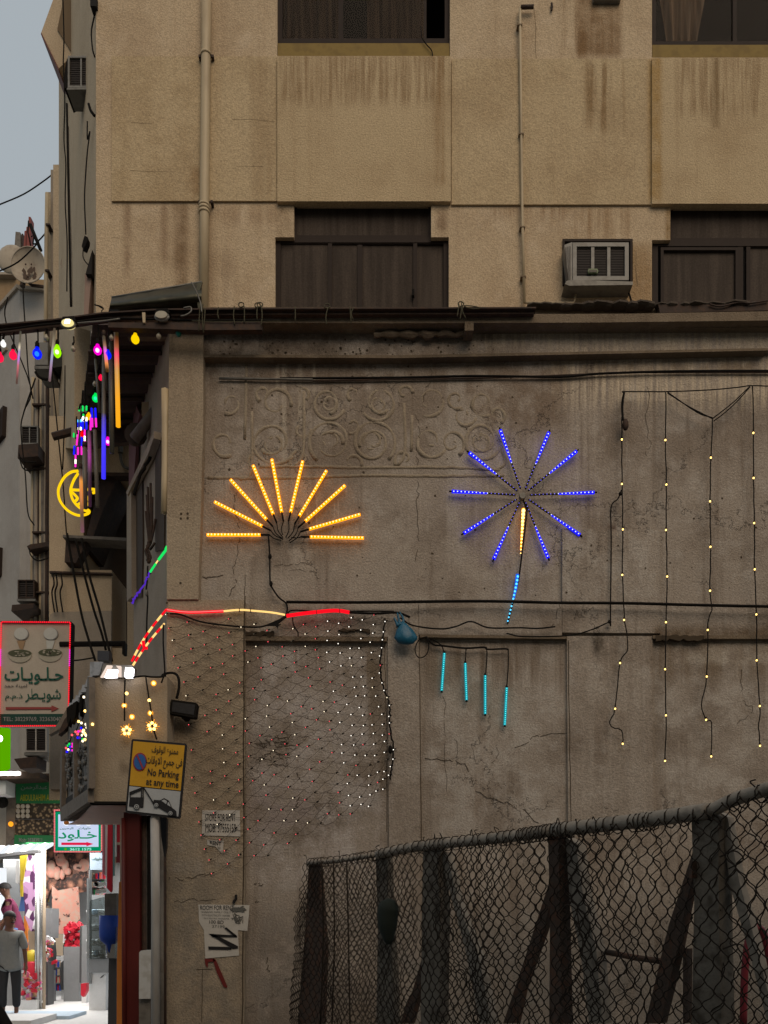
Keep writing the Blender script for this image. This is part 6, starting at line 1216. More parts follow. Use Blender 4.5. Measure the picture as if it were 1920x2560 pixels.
for cx_, sc_ in ((335,'cone'),(800,'scoop')):
    MB().pp([Y5(cx_+a, b) for a, b in ((-70,640),(65,640),(20,790),(-30,760) if sc_ == 'cone' else (-60,790))], zq-.010, zq-.006).build('cone_picture', M[sc_], g)
    MB().pp([Y5(cx_+5+115*math.cos(i*.3), 535+100*math.sin(i*.3)) for i in range(21)], zq-.012, zq-.006).build('scoop_shadow', M['grey print'], g); MB().pp([Y5(cx_-5+108*math.cos(i*.3), 530+95*math.sin(i*.3)) for i in range(21)], zq-.016, zq-.012).build('scoop_picture', M['scoop'], g)
for cx_, cy_ in ((312,880),(790,870)):
    MB().pp([Y5(cx_+(200 if math.sin(i*.3) < 0 else 190)*math.cos(i*.3), cy_-30+(70 if math.sin(i*.3) < 0 else 140)*math.sin(i*.3)) for i in range(21)], zq-.010, zq-.006).build('bowl_picture', M['bowl'], g); MB().pp([Y5(cx_+185*math.cos(i*.3), cy_-40+58*math.sin(i*.3)) for i in range(21)], zq-.014, zq-.010).build('pudding_picture', M['pudding'], g)
    rr = random.Random(int(cx_)); mb = MB()
    for i in range(14): a, q = rr.uniform(0,6.28), rr.uniform(.1,.85); x, y = cx_+185*q*math.cos(a), cy_-40+55*q*math.sin(a); mb.pp([Y5(x+22*math.cos(k_), y+9*math.sin(k_)) for k_ in range(6)], zq-.017, zq-.014)
    mb.build('nut_picture', M['bowl'], g, kind='stuff')
M['red_dot'] = emit('deep red led', (1.0,.012,.03), 1.3)
bd = {m: MB() for m in ('red_dot','magenta')}
for (a, b), n in (((TL,TR),36), ((TR,BR),54), ((BL,BR),34), ((TL,BL),54)):
    for i in range(n):
        q = (i+.5)/n; px, py = a[0]+(b[0]-a[0])*q, a[1]+(b[1]-a[1])*q
        bd['magenta' if (.25 < q < .42 and n == 54) else 'red_dot'].ball(W(px, py, zq-.03), .0105, 6, 4)
for m in bd: bd[m].build('border_led', M[m], g, kind='stuff')
# ================================================================ the lit shops down the lane
def lamp(name, loc, size, power, colr=(1,.97,.92)):
    l = bpy.data.lights.new(name, 'AREA'); l.shape = 'RECTANGLE'; l.size, l.size_y = size; l.energy = power; l.color = colr
    o = bpy.data.objects.new(name, l); col.objects.link(o); o.location = loc; return o
lamp('shop_lamp', (-6.0, 15.4, 3.1), (1.6, 2.6), 190); lamp('shop_lamp', (-5.2, 19.0, 3.0), (1.4, 1.4), 75)
lamp('shop_lamp', (-7.6, 17.6, 2.9), (1.2, .8), 45)
def Zg(py): return EYE*FP/(py-HY)                      # distance of a point on the ground
prn('shop grey', (.20,.205,.21)); prn('shop white', (.62,.62,.62)); prn('steel', (.42,.42,.42)); M['steel'] = paint('polished steel post', (.45,.45,.44), .25, .8, var=.2); prn('yellow cloth', (.45,.33,.02)); prn('red cloth', (.45,.012,.03)); prn('orange cloth', (.62,.20,.03)); prn('blue plastic', (.01,.05,.33)); prn('blue cloth', (.06,.12,.30)); prn('pink cloth', (.50,.16,.22)); prn('teal cloth', (.10,.26,.28)); prn('maroon paint', (.085,.007,.004), .35); prn('dark grey', (.06,.06,.062)); prn('leaf green', (.01,.13,.04)); prn('tan card', (.36,.28,.2)); prn('pale blue', (.40,.50,.60)); prn('coral', (.55,.13,.09)); prn('dark red', (.16,.012,.02))
t = NT('printed dates and nuts'); p = t.vmul(t.pos(), (1,1,.8)); v = t.n('ShaderNodeTexVoronoi'); v.inputs['Scale'].default_value = 5.0; t.put(v.inputs['Vector'], t.vadd(p, t.vmul(t.noise(p, 6, 3, .6, 0, True), (.12,.12,.12))))
cc = t.mix(t.ss(v.outputs['Distance'], .05, .55), (.52,.24,.15), (.035,.018,.014)); cc = t.mix(t.ss(t.noise(p, 18, 4, .7), .48, .7), cc, (.30,.12,.08)); t.bsdf(cc, .5); M['nuts'] = t.m
t = NT('pink stone print'); n = t.noise(t.pos(), 9, 5, .65); cc = t.mix(t.ss(n,.38,.66), (.58,.25,.19), (.46,.33,.26)); cc = t.mix(t.ss(t.noise(t.pos(), 5, 4, .6), .60,.66), cc, (.06,.03,.025)); t.bsdf(cc, .6); M['pinkstone'] = t.m
t = NT('small nuts print'); v = t.n('ShaderNodeTexVoronoi'); v.inputs['Scale'].default_value = 17; t.put(v.inputs['Vector'], t.pos()); cc = t.mix(t.ss(v.outputs['Distance'], .1,.6), (.30,.21,.12), (.03,.02,.012)); t.bsdf(cc, .6); M['nutprint'] = t.m
t = NT('purple patterned cloth'); v = t.n('ShaderNodeTexVoronoi'); v.inputs['Scale'].default_value = 9; t.put(v.inputs['Vector'], t.vmul(t.pos(), (1.3,1,.8))); q = t.n('ShaderNodeSeparateColor'); t.put(q.inputs[0], v.outputs['Color']); cc = t.mix(t.ss(q.outputs[0], .45,.55), (.10,.03,.10), (.50,.28,.48)); cc = t.mix(t.ss(q.outputs[1], .7,.75), cc, (.75,.7,.75)); t.bsdf(cc, .9); M['purple'] = t.m
t = NT('mixed wrapped sweets'); v = t.n('ShaderNodeTexVoronoi'); v.inputs['Scale'].default_value = 22; t.put(v.inputs['Vector'], t.pos()); hs = t.n('ShaderNodeHueSaturation'); t.put(hs.inputs['Color'], v.outputs['Color']); hs.inputs['Saturation'].default_value = .9; hs.inputs['Value'].default_value = .7; cc = t.mix(.55, hs.outputs[0], (.5,.06,.05)); t.bsdf(cc, .5); M['sweets'] = t.m
M['glass_case'] = glass('showcase glass', (.80,.88,.90), .35, .05); M['lit_white'] = emit('lit white panel', (.92,.96,1.0), 1.0); M['lit_sign'] = emit('lit sign face', (.62,.70,.92), .95); M['lit_green'] = emit('lit sign green', (.0,.26,.12), 1.0); M['lit_red'] = emit('lit sign red', (.72,.01,.06), 1.0); M['lit_dark'] = emit('lit sign lettering', (.01,.10,.08), 1.0); M['lit_pink'] = emit('pink border led', (1.0,.22,.22), 1.0); M['lime_sign'] = emit('lime lit sign', (.16,.62,.0), .6); M['lit_num'] = emit('lit pale numbers', (.35,.95,.75), 1.0)
# buildings at the end of the lane
o = thing('building', 'shop row behind the bright stalls at the far left, pale wall under the grey house', 'building', (-8, 20, 0))
MB().box(-14, -5.0, 20.2, 26, 0, 5.6).build('wall', M['taupe'], o); MB().box(-13, -5.2, 20.0, 20.15, 0.0, 3.0).build('shop_front', M['shop grey'], o)
MB().box(-14, -8.5, 14, 20, 0, .02).build('floor', M['shop grey'], o)
MB().pp([(300,2030),(345,2030),(345,2700),(300,2700)], ZL, ZL+.6).build('corner_pier', M['taupe'], lw)
def item(nm, label, cat, pts, z, m, th=.06, group=None): return tag(MB().pp(pts, z, z+th).build(nm, M[m]), label, cat, group)
def rp(x0, y0, x1, y1): return [(x0,y1),(x1,y1),(x1,y0),(x0,y0)]
# green board with nut pictures
zq = 16.0
g = thing('shop_sign', 'dark green shop board with white Arabic and yellow English name over pictures of nuts', 'sign', W(110, 2112, zq))
MB().pp([Y7(205,230), Y7(900,205), Y7(900,562), Y7(208,562)], zq, zq+.12).build('name_board', M['leaf green'], g); MB().pp([Y7(205,562), Y7(850,562), Y7(840,970), Y7(190,970)], zq+.01, zq+.1).build('nut_picture_panel', M['nutprint'], g); MB().pp([Y7(188,972), Y7(720,975), Y7(720,1105), Y7(180,1088)], zq-.05, zq+.08).build('number_board', M['leaf green'], g)
for k_, (x0, x1, y0, y1, m) in enumerate(((210,390,570,755,'nuts'),(395,600,565,760,'nutprint'),(600,700,765,970,'nutprint'))):
    if m == 'nuts':
        for i in range(9): MB().ball(W(*Y7(235+62*(i % 3), 600+62*(i//3)), zq-.01), .042, 8, 6, 1, .5, 1.1).build('nut', M['board cream'], g)
for y in (762,): MB().pp([Y7(195,y), Y7(840,y), Y7(840,y+8), Y7(195,y+8)], zq-.02, zq).build('divider', M['dark grey'], g)
prn('sign yellow dim', (.30,.28,.01)); M['lettering_y'] = M['sign yellow dim']
text(AR['abd'], quad(Y7(270,320), Y7(950,320), Y7(950,405), Y7(270,405)), (0,0,1,1), zq-.006, 'grey print', g, off=.01); text('ABDULRAHIM A.RAHMAN', quad(Y7(260,450), Y7(870,440), Y7(870,525), Y7(260,530)), (0,0,1,1), zq-.006, 'sign yellow dim', g, off=.01); text('Mob: 38383911', quad(Y7(245,1008), Y7(545,1012), Y7(545,1065), Y7(245,1065)), (0,0,1,1), zq-.056, 'grey print', g, off=.01)
MB().pp([Y7(85,260), Y7(200,240), Y7(205,560), Y7(185,1000), Y7(75,1110)], zq+.02, zq+.5).build('side_frame', M['oldwood'], g)
MB().ball(W(*Y7(140,830), zq-.03), .05, 8, 6).build('lamp', M['amber'], g, True)
MB().pp([Y7(300,185), Y7(840,165), Y7(840,200), Y7(420,225)], zq-.1, zq+.6).build('canopy_board', M['rust_dark'], g)
# lit arrow sign
zq = 14.0
g = thing('shop_sign', 'bright lit sign with green frame, green Arabic word and red arrow under the hoarding', 'sign', W(195, 2130, zq))
MB().pp([Y7(697,645), Y7(1325,640), Y7(1325,1195), Y7(695,1192)], zq, zq+.12).build('box', M['dark grey'], g)
sh = lambda pts, m, d, nm: MB().pp([Y7(*p) for p in pts], zq-d, zq-d+.006).build(nm, M[m], g)
sh(((718,672),(1308,665),(1308,1180),(718,1178)), 'lit_green', .006, 'green_frame'); sh(((755,705),(1275,700),(1275,1125),(755,1125)), 'lit_sign', .012, 'face')
text(AR['kh'], quad(Y7(755,900), Y7(1255,905), Y7(1255,1055), Y7(755,1055)), (0,0,1,1), zq-.018, 'lit_green', g, off=.02); text(AR['sw2'], quad(Y7(1020,868), Y7(1180,868), Y7(1180,905), Y7(1020,905)), (0,0,1,1), zq-.018, 'lit_dark', g, off=.02); text(AR['bah'], quad(Y7(775,870), Y7(950,870), Y7(950,905), Y7(775,905)), (0,0,1,1), zq-.018, 'lit_dark', g, off=.02)
text('3612 1575', quad(Y7(905,1140), Y7(1185,1138), Y7(1185,1172), Y7(905,1174)), (0,0,1,1), zq-.018, 'lit_num', g, off=.02); sh([(795,1070),(1120,1070),(1120,1062),(1210,1087),(1120,1118),(1120,1102),(795,1102)], 'lit_red', .018, 'arrow')
sh([(848+18*math.cos(i*.6),1154+16*math.sin(i*.6)) for i in range(10)], 'lime_sign', .018, 'call_mark')
for x, c_ in ((860,'orange cloth'),(1010,'leaf green'),(1145,'blue plastic')):
    sh([(x+42*math.cos(i*.4),815+38*math.sin(i*.4)) for i in range(16)], 'lit_white', .018, 'medallion'); sh([(x+34*math.cos(i*.4),812+28*math.sin(i*.4)) for i in range(16)], c_, .024, 'medallion_picture')
mb = MB()
for a, b, n in (((706,650),(1318,650),30),((706,1188),(1318,1188),30),((706,650),(706,1188),26),((1318,650),(1318,1188),26)):
    for i in range(n): mb.ball(W(*Y7(a[0]+(b[0]-a[0])*i/n, a[1]+(b[1]-a[1])*i/n), zq-.01), .013, 6, 4)
mb.build('border_led', M['lit_pink'], g, kind='stuff')
MB().tube([W(*Y7(1000,640), zq+.05), W(*Y7(1000,300), zq+.05)], .03, 6).build('hanger', M['rust_dark'], g)
g = thing('shop_sign', 'small pale blue sign with one dark Arabic word under the lit arrow sign', 'sign', W(*Y7(1250,1425), 15)); MB().pp([Y7(1165,1205), Y7(1340,1200), Y7(1345,1425), Y7(1165,1422)], 15, 15.06).build('board', M['pale blue'], g); text(AR['sw2'], quad(Y7(1185,1262), Y7(1325,1262), Y7(1325,1305), Y7(1185,1305)), (0,0,1,1), 14.99, 'print green', g, off=.03); MB().tube([W(*Y7(1170,1425), 15.03), W(*Y7(1170,2900), 15.03)], .03, 6).build('post', M['steel'], g)
# lime sign and lamps at the very left edge
item('lit_sign', 'lime green lit sign cut off by the left edge below the sweets sign', 'sign', [Z3(-80,1510), Z3(65,1515), Z3(62,1830), Z3(30,1850), Z3(-80,1860)], 14.5, 'lime_sign', .1)
tag(MB().ball(W(-2, 1846, 14.3), .06, 8, 6).build('lamp', M['fil_w'], None, True), 'small glowing white lamp in front of the lime sign', 'lamp')
g = thing('awning', 'ledge with glowing white strip lamps and hanging junk below the lime sign', 'awning', W(40, 1950, 15.5)); MB().pp([(-60,1938),(50,1928),(100,1930),(100,1944),(-60,1952)], 15.5, 16.4).build('ledge', M['rust_dark'], g)
for x in (2, 20, 38): MB().pp([(x-7,1930),(x+8,1928),(x+8,1935),(x-7,1937)], 15.4, 15.5).build('strip_lamp', M['fil_w'], g)
MB().pp([(-40,1955),(15,1950),(14,1985),(-40,1992)], 15.6, 16).build('white_panel', M['shop white'], g); MB().ball(W(5, 2005, 15.9), .12, 8, 6).build('dark_bundle', M['black_wire'], g); MB().pp([(-60,2010),(16,2000),(14,2140),(-60,2140)], 16.4, 16.6).build('shutter_or_shade', M['board cream'], g)
# awning of glowing slats on steel posts
zq = 15.2
g = thing('awning', 'stall awning of bright white slats on steel posts at the lower left', 'awning', W(60, 2560, zq))
for i in range(9): x = -40+i*18; MB().pp([(x,2133-x*.10),(x+14,2125-x*.10),(x+26,2112-x*.06),(x+12,2118-x*.06)], zq-.1+.03*i, zq+.1+.03*i).build('slat', M['fil_w' if i % 2 else 'lit_white'], g)
MB().pp([(-60,2142),(95,2124),(95,2131),(-60,2150)], zq-.15, zq).build('gutter', M['dark grey'], g)
for x, m, r_ in ((90,'steel',.02),(97,'shop white',.03),(104,'steel',.04),(111,'tan card',.03)): MB().tube([W(x, 2122, zq+.1), W(x-1, HY+EYE*FP/zq, zq+.1)], r_, 8).build('post', M[m], g, True)
# goods and furniture of the stalls
item('light_box', 'glowing white panel at the left edge behind the stooping person', 'panel', rp(-40,2170,11,2300), 16.9, 'lit_white', .1)
item('cloth', 'mustard yellow cloth hanging under the stall awning', 'cloth', [Y7(255,1210), Y7(345,1212), Y7(300,1560), Y7(262,1560)], 15.6, 'yellow cloth'); item('cloth', 'narrow lemon strip below the mustard cloth', 'cloth', [Y7(262,1565), Y7(298,1565), Y7(285,1770), Y7(262,1770)], 15.62, 'lime_sign' if False else 'yellow cloth')
item('cloth', 'purple and white patterned cloth hanging beside the steel posts', 'cloth', [Y7(360,1230), Y7(440,1240), Y7(445,2000), Y7(440,2150), Y7(400,2220), Y7(330,2050), Y7(300,1600)], 15.5, 'purple', .12); item('cloth', 'slate blue cloth hanging beside the patterned cloth', 'cloth', [Y7(290,1690), Y7(345,1680), Y7(330,1960), Y7(240,1960)], 15.7, 'blue cloth'); item('cloth', 'dark maroon cloth below the patterned cloth', 'cloth', [Y8(390,430), Y8(470,360), Y8(465,600), Y8(430,640), Y8(400,600)], 15.65, 'dark red')
item('curtain', 'grey striped backdrop under the awning behind the stooping person', 'curtain', rp(8,2140,58,2420), 17.5, 'shop grey', .05)
item('panel', 'coral upright board right of the patterned cloth', 'panel', [Y8(470,360), Y8(510,355), Y8(500,760), Y8(470,900)], 15.8, 'coral'); item('panel', 'orange brown board standing low beside the red bin', 'panel', [Y8(340,620), Y8(460,620), Y8(450,1000), Y8(360,1000)], 15.9, 'tan card')
g = thing('bin', 'red container with a yellow top standing by the patterned cloth', 'container', W(*Y8(395,1270), 15.4)); MB().lathe(W(*Y8(390,1290), 15.4), [(.13,0),(.14,.05),(.14,.42),(.12,.45)], 12).build('body', M['red cloth'], g, True); MB().lathe(W(*Y8(392,1030), 15.4), [(.09,0),(.12,.04),(.11,.18),(.08,.24),(.02,.27)], 12).build('top', M['yellow cloth'], g, True)
for k_, (x, y, lab, m) in enumerate(((378,1360,'heap of red and white wrapped sweets at the foot of the red container','sweets'),(520,900,'heap of red goods on a dark stand left of the pink stone poster','sweets'),(905,720,'pile of bright red goods right of the pink stone poster','red cloth'))):
    c = W(*Y8(x, y), 15.3+k_*.8); g = thing('goods', lab, 'goods', c); rr = random.Random(k_)
    for i in range(60):
        q_ = c+Vector((rr.gauss(0,.085), rr.gauss(0,.06), rr.uniform(-.2,.32))); a_ = rr.uniform(0,6); w_, h_ = rr.uniform(.018,.045), rr.uniform(.03,.075); ca, sa = math.cos(a_), math.sin(a_)
        MB().prism([q_+Vector((x*ca-y*sa, rr.uniform(-.01,.01), x*sa+y*ca)) for x, y in ((-w_,-h_),(w_,-h_*.8),(w_*1.1,h_*.7),(0,h_),(-w_,h_*.8))], (.01,rr.uniform(.02,.05),.005)).build('packet', M[(m,'sweets','red cloth','shop white')[rr.randrange(4) if k_ < 2 else 2*rr.randrange(2)]], g)
    MB().box(c.x-.16, c.x+.16, c.y-.14, c.y+.14, 0.0, c.z-.15).build('stand', M[('shop white','dark grey','shop grey')[k_]], g)
g = thing('poster_board', 'tall board printed with large brown dates above and pink stone texture below', 'board', W(165, 2480, 18.6))
MB().pp([Y7(580,1125), Y7(1135,1190), Y7(1130,1700), Y7(1010,1720), Y7(670,1640), Y7(575,1900)], 18.5, 18.6).build('date_print', M['nuts'], g); MB().pp([Y8(630,60), Y8(700,130), Y8(950,80), Y8(965,480), Y8(800,660), Y8(640,650)], 18.42, 18.48).build('stone_print', M['pinkstone'], g)
rr = random.Random(14)
for i in range(13):
    x, y = rr.uniform(620,1090), rr.uniform(1215,1560); MB().ball(W(*Y7(x, y), 18.46), rr.uniform(.07,.13), 9, 6, rr.uniform(.7,1.2), .35, rr.uniform(1.0,1.6)).build('date_picture', M['pinkstone'], g, True)
MB().pp([Y8(640,660), Y8(765,660), Y8(770,930), Y8(640,925)], 18.40, 18.46).build('cream_panel', M['tan card'], g); MB().pp([Y8(610,930), Y8(980,960), Y8(960,1300), Y8(760,1480), Y8(600,1440)], 18.3, 18.4).build('white_panel', M['shop white'], g); MB().tube(PW([Y8(630,925), Y8(800,930), Y8(980,965)], 18.25), .012, 5).build('rim', M['dark grey'], g); MB().pp([Y7(570,1120), Y7(1140,1185), Y7(1140,1205), Y7(570,1140)], 18.3, 18.5).build('top_rail', M['dark grey'], g)
item('cabinet', 'tall grey cabinet left of the pink stone board', 'cabinet', [Y8(510,345), Y8(625,345), Y8(620,710), Y8(505,705)], 16.8, 'shop grey', .4); item('stand', 'dark frame under the grey cabinet', 'stand', [Y8(500,705), Y8(600,700), Y8(620,900), Y8(600,1180), Y8(600,1400), Y8(545,1400), Y8(560,900)], 16.85, 'dark grey', .3)
g = thing('bottles', 'black and white upright goods standing before the pink stone board', 'goods', W(*Y8(800,910), 17.2))
for pts, m in (([(780,580),(815,570),(822,640),(815,720),(790,780),(765,760)],'shop white'),([(815,690),(850,640),(870,700),(850,760),(815,920),(768,915),(770,800)],'print black'),([(830,760),(880,690),(885,900),(830,910)],'teal cloth'),([(740,1010),(800,960),(815,1060),(800,1240),(790,1340),(735,1340),(728,1100)],'dark grey'),([(880,1060),(920,1010),(940,1060),(925,1180),(900,1250)],'dark grey'),([(910,1260),(960,1250),(975,1330),(960,1400),(925,1400)],'teal cloth')): MB().pp([Y8(*p) for p in pts], 17.2, 17.35).build('item', M[m], g)
MB().box(W(150,0,17.2).x, W(200,0,17.2).x, 17.25, 17.5, 0, W(0,2390,17.2).z).build('plinth', M['shop white'], g)
g = thing('post', 'grey square post with a red bag at its foot between the board and the showcase', 'post', W(208, 2480, 16.4)); MB().pp([Y8(985,560), Y8(1060,550), Y8(1060,1255), Y8(970,1255)], 16.4, 16.6).build('post', M['shop grey'], g); MB().pp([Y8(975,560), Y8(990,560), Y8(985,1250), Y8(968,1250)], 16.38, 16.5).build('dark_side', M['dark grey'], g); MB().box(W(203,0,16.4).x, W(215,0,16.4).x, 16.42, 16.55, 0, W(0,2455,16.4).z).build('foot', M['shop white'], g)
item('bag', 'red and white bag standing at the foot of the grey square post', 'bag', [Y8(985,1265), Y8(1055,1258), Y8(1050,1360), Y8(1010,1430), Y8(985,1400)], 15.9, 'red cloth', .15)
g = thing('showcase', 'glass showcase with silver trays on a grey base in the bright entrance', 'showcase', W(240, 2432, 15.3)); zq = 15.0
MB().pp([Y8(1090,965), Y8(1325,960), Y8(1320,1130), Y8(1085,1130)], zq, zq+.7).build('base', M['shop grey'], g); MB().box(W(220,0,zq).x, W(262,0,zq).x, zq+.05, zq+.7, 0, W(0,2431,zq).z).build('foot', M['shop white'], g)
MB().pp([Y8(1065,260), Y8(1290,200), Y8(1285,960), Y8(1075,960)], zq-.02, zq-.01).build('front_glass', M['glass_case'], g); MB().pp([Y8(1065,180), Y8(1290,180), Y8(1285,960), Y8(1075,960)], zq+.6, zq+.64).build('back_panel', M['shop grey'], g)
for y in (430,610,790,930): MB().pp([Y8(1080,y), Y8(1285,y), Y8(1285,y+10), Y8(1080,y+10)], zq+.02, zq+.6).build('shelf', M['steel'], g)
rr = random.Random(33)
for y in (430,610,790,930):
    for i in range(5): c = W(*Y8(1105+i*38, y-8), zq+.15+rr.uniform(0,.2)); MB().lathe(c, [(.02,0),(.06,.015),(.085,.05*rr.uniform(.8,1.8)),(.05,.09),(.0,.10)], 8).build('dish', M[('steel','shop white','pale blue')[rr.randrange(3)]], g, True)
for x in (1070,1080): MB().tube(PW([Y8(x,-20), Y8(x,960)], zq-.03), .018, 6).build('corner_post', M['steel'], g)
for pts in ([(1140,30),(1290,20),(1295,60),(1180,90)],[(1160,120),(1300,110),(1300,150),(1170,165)],[(1130,40),(1190,20),(1200,70),(1140,80)]): MB().pp([Y8(*p) for p in pts], zq+.1, zq+.3).build('tray', M['steel'], g)
item('hook', 'dark wire hook standing on the white ground by the grey column', 'hook', [Y8(1215,1200), Y8(1240,1170), Y8(1270,1150), Y8(1240,1190)], 12.2, 'dark grey', .03)
item('banner', 'long red vertical banner hanging right of the lit arrow sign', 'banner', [Y7(1395,770), Y7(1450,770), Y7(1448,1690), Y7(1432,1715), Y7(1385,1660)], 12.0, 'red cloth', .05)
for i, (x0, x1, m, y1, lab) in enumerate(((1325,1352,'pink cloth',1480,'pink'),(1352,1392,'shop white',1500,'white'),(1455,1480,'teal cloth',1500,'teal'),(1480,1505,'shop white',1250,'narrow white'),(1505,1560,'red cloth',1065,'short red'),(1560,1590,'shop white',1350,'outermost white'))): item('cloth', lab+' hanging cloth strip beside the long red banner', 'cloth', rp(*Y7(x0,780), *Y7(x1,y1)), 12.3+.1*i, m, .03, 'cloth strips by the entrance')
item('panel', 'dark red board behind the short red cloth strip', 'panel', rp(*Y7(1505,1100), *Y7(1560,1330)), 12.9, 'dark red')
item('column', 'grey brown boxed column above the blue bin', 'column', [Y8(1275,170), Y8(1420,160), Y8(1420,560), Y8(1280,560)], 11.6, 'concrete_grey', .25); item('column', 'dark grey post running to the ground below the blue bin', 'post', [Y8(1325,955), Y8(1418,950), Y8(1415,2000), Y8(1312,2000)], 11.6, 'dark grey', .2)
g = thing('water_cooler', 'blue water bottle with a clear tap block on the dark grey post', 'cooler', W(*Y8(1350,950), 11.5)); MB().lathe(W(*Y8(1345,790), 11.5), [(.05,-.12),(.06,0),(.13,.06),(.145,.12),(.145,.40)], 14).build('bottle', M['blue plastic'], g, True); MB().pp([Y8(1415,570), Y8(1455,580), Y8(1450,950), Y8(1405,960)], 11.4, 11.6).build('side_block', M['glass_case'], g); MB().pp([Y8(1300,790), Y8(1400,780), Y8(1405,955), Y8(1310,955)], 11.45, 11.6).build('tap_block', M['steel'], g)
item('cloth', 'tall orange and yellow hanging cloth behind the red pillar', 'cloth', [Y8(1450,30), Y8(1505,0), Y8(1520,300), Y8(1480,600), Y8(1490,1000), Y8(1520,2100), Y8(1420,2100), Y8(1425,1000), Y8(1440,500)], 10.6, 'orange cloth', .08)
o = thing('pillar', 'dark red painted pillar carrying the hoarding beside the bright entrance', 'pillar', W(329, 2560, 8.7)); MB().pp([(309,2030),(349,2030),(349,2760),(312,2760)], 8.75, 9.1).build('shaft', M['maroon paint'], o); MB().tube([W(309, 2045, 8.74), W(311, 2740, 8.74)], .025, 7).build('edge_bead', M['maroon paint'], o, True)
struct(MB().box(-9.5, -5.3, 12.6, 13.6, 0, .10).build('kerb', M['shop white'])); struct(MB().box(-9.5, -5.1, 13.6, 14.4, 0, .06).build('step', M['pale blue']))  # pale blue puts the bluish step shadow into the colour
o = tag(MB().tube(PW([(-60,2470),(0,2534),(18,2566),(60,2640)], 7.5), .05, 7).build('handrail', M['black_wire'], None, True), 'dark slanting bar crossing the bottom left corner', 'bar')

for i, (x0, y0, x1, y1, m, z_, lab) in enumerate(((120,2300,128,2420,'dark red',17.6,'narrow dark red garment hanging left of the pink stone board'),(163,2395,172,2470,'teal cloth',17.0,'teal cloth hanging low before the white board panel'),(176,2350,184,2440,'coral','17.1','coral cloth hanging before the white board panel'),(186,2330,193,2405,'dark grey',17.15,'dark narrow garment right of the pink stone print'),(60,2290,68,2400,'orange cloth',16.2,'orange cloth hanging below the patterned cloth'),(70,2320,77,2375,'tan card',16.3,'tan cloth hanging below the patterned cloth'),(50,2160,57,2235,'dark grey',16.4,'charcoal trousers hung under the awning left of the mustard cloth'),(40,2150,48,2210,'shop white',16.5,'white garment hung under the awning at the left'),(226,2060,236,2120,'pink cloth',19.5,'pink banner seen past the right of the lit arrow sign'))):
    item('garment', lab, 'garment', [(x0,y0),(x1,y0+2),(x1+2,y1-6),((x0+x1)/2,y1),(x0-1,y1-4)], float(z_), m, .05, 'garments hanging in the shops')
def rack(label, x0, y0, x1, y1, z, rows, n, seed):
    g = thing('display_rack', label, 'display rack', W((x0+x1)/2, y1, z)); rr = random.Random(seed)
    MB().rect(x0, y0, x1, y1, z+.16, z+.2).build('back_board', M['shop grey'], g)
    groups = {}
    for r_ in range(rows):
        yb = y0+(y1-y0)*(r_+1)/rows; MB().rect(x0, yb-1.5, x1, yb, z, z+.16).build('shelf', M['steel'], g)
        for k_ in range(n):
            xa = x0+(x1-x0)*(k_+.08)/n; xb_ = x0+(x1-x0)*(k_+.9)/n; m = rr.choice(('red cloth','yellow cloth','tan card','shop white','dark grey','leaf green','blue plastic','pink cloth','coral','dark red'))
            groups.setdefault(m, MB()).rect(xa, yb-1.5-(y1-y0)/rows*rr.uniform(.4,.85), xb_, yb-1.6, z+rr.uniform(.0,.08), z+.14)
    for m, mb in groups.items(): mb.build('packet', M[m], g, kind='stuff')
rack('shelves of small coloured packets behind the grey cabinet', 106, 2140, 119, 2275, 19.2, 7, 4, 1); rack('shelves of small coloured packets above the glass showcase', 224, 2178, 262, 2240, 19.4, 3, 8, 2); rack('low shelves of coloured packets in front of the white board panel', 120, 2400, 152, 2478, 17.9, 4, 7, 3); rack('shelves of coloured packets behind the steel awning posts', 56, 2300, 92, 2460, 17.6, 7, 7, 4)
# ================================================================ people
def skin(name, nodes, edges, m, parent, sub=2, root=0):
    off = WOFF[parent.name]; me = bpy.data.meshes.new(name); me.from_pydata([Vector(n[0])-off for n in nodes], edges, []); o = bpy.data.objects.new(name, me); col.objects.link(o)
    md = o.modifiers.new('s', 'SKIN'); md.use_smooth_shade = True
    for i, n in enumerate(nodes):
        r_ = n[1]; me.skin_vertices[0].data[i].radius = (r_, r_) if not isinstance(r_, tuple) else r_
    me.skin_vertices[0].data[root].use_root = True
    s2 = o.modifiers.new('u', 'SUBSURF'); s2.levels = s2.render_levels = sub
    dg = bpy.context.evaluated_depsgraph_get(); dg.update(); me2 = bpy.data.meshes.new_from_object(o.evaluated_get(dg)); bpy.data.objects.remove(o)
    me2.name = name; me2.materials.clear(); me2.materials.append(m if not isinstance(m, str) else M[m])
    for p in me2.polygons: p.use_smooth = True
    o = bpy.data.objects.new(name, me2); col.objects.link(o); o.parent = parent; WOFF[o.name] = off.copy(); return o
M['skin'] = paint('brown skin', (.11,.05,.03), .55, 0, var=.2); M['hair'] = paint('black hair', (.012,.010,.010), .7); M['shirt'] = paint('grey checked shirt', (.16,.165,.16), .9, 0, var=.4, scale=20, bump=.5); M['trousers'] = paint('charcoal trousers', (.018,.018,.02), .9, 0, var=.4); M['mshirt'] = paint('maroon shirt', (.13,.02,.055), .9, 0, var=.5, scale=14); M['shoe'] = paint('dark leather', (.05,.03,.02), .5); M['eye'] = paint('dark eye', (.01,.01,.01), .3)
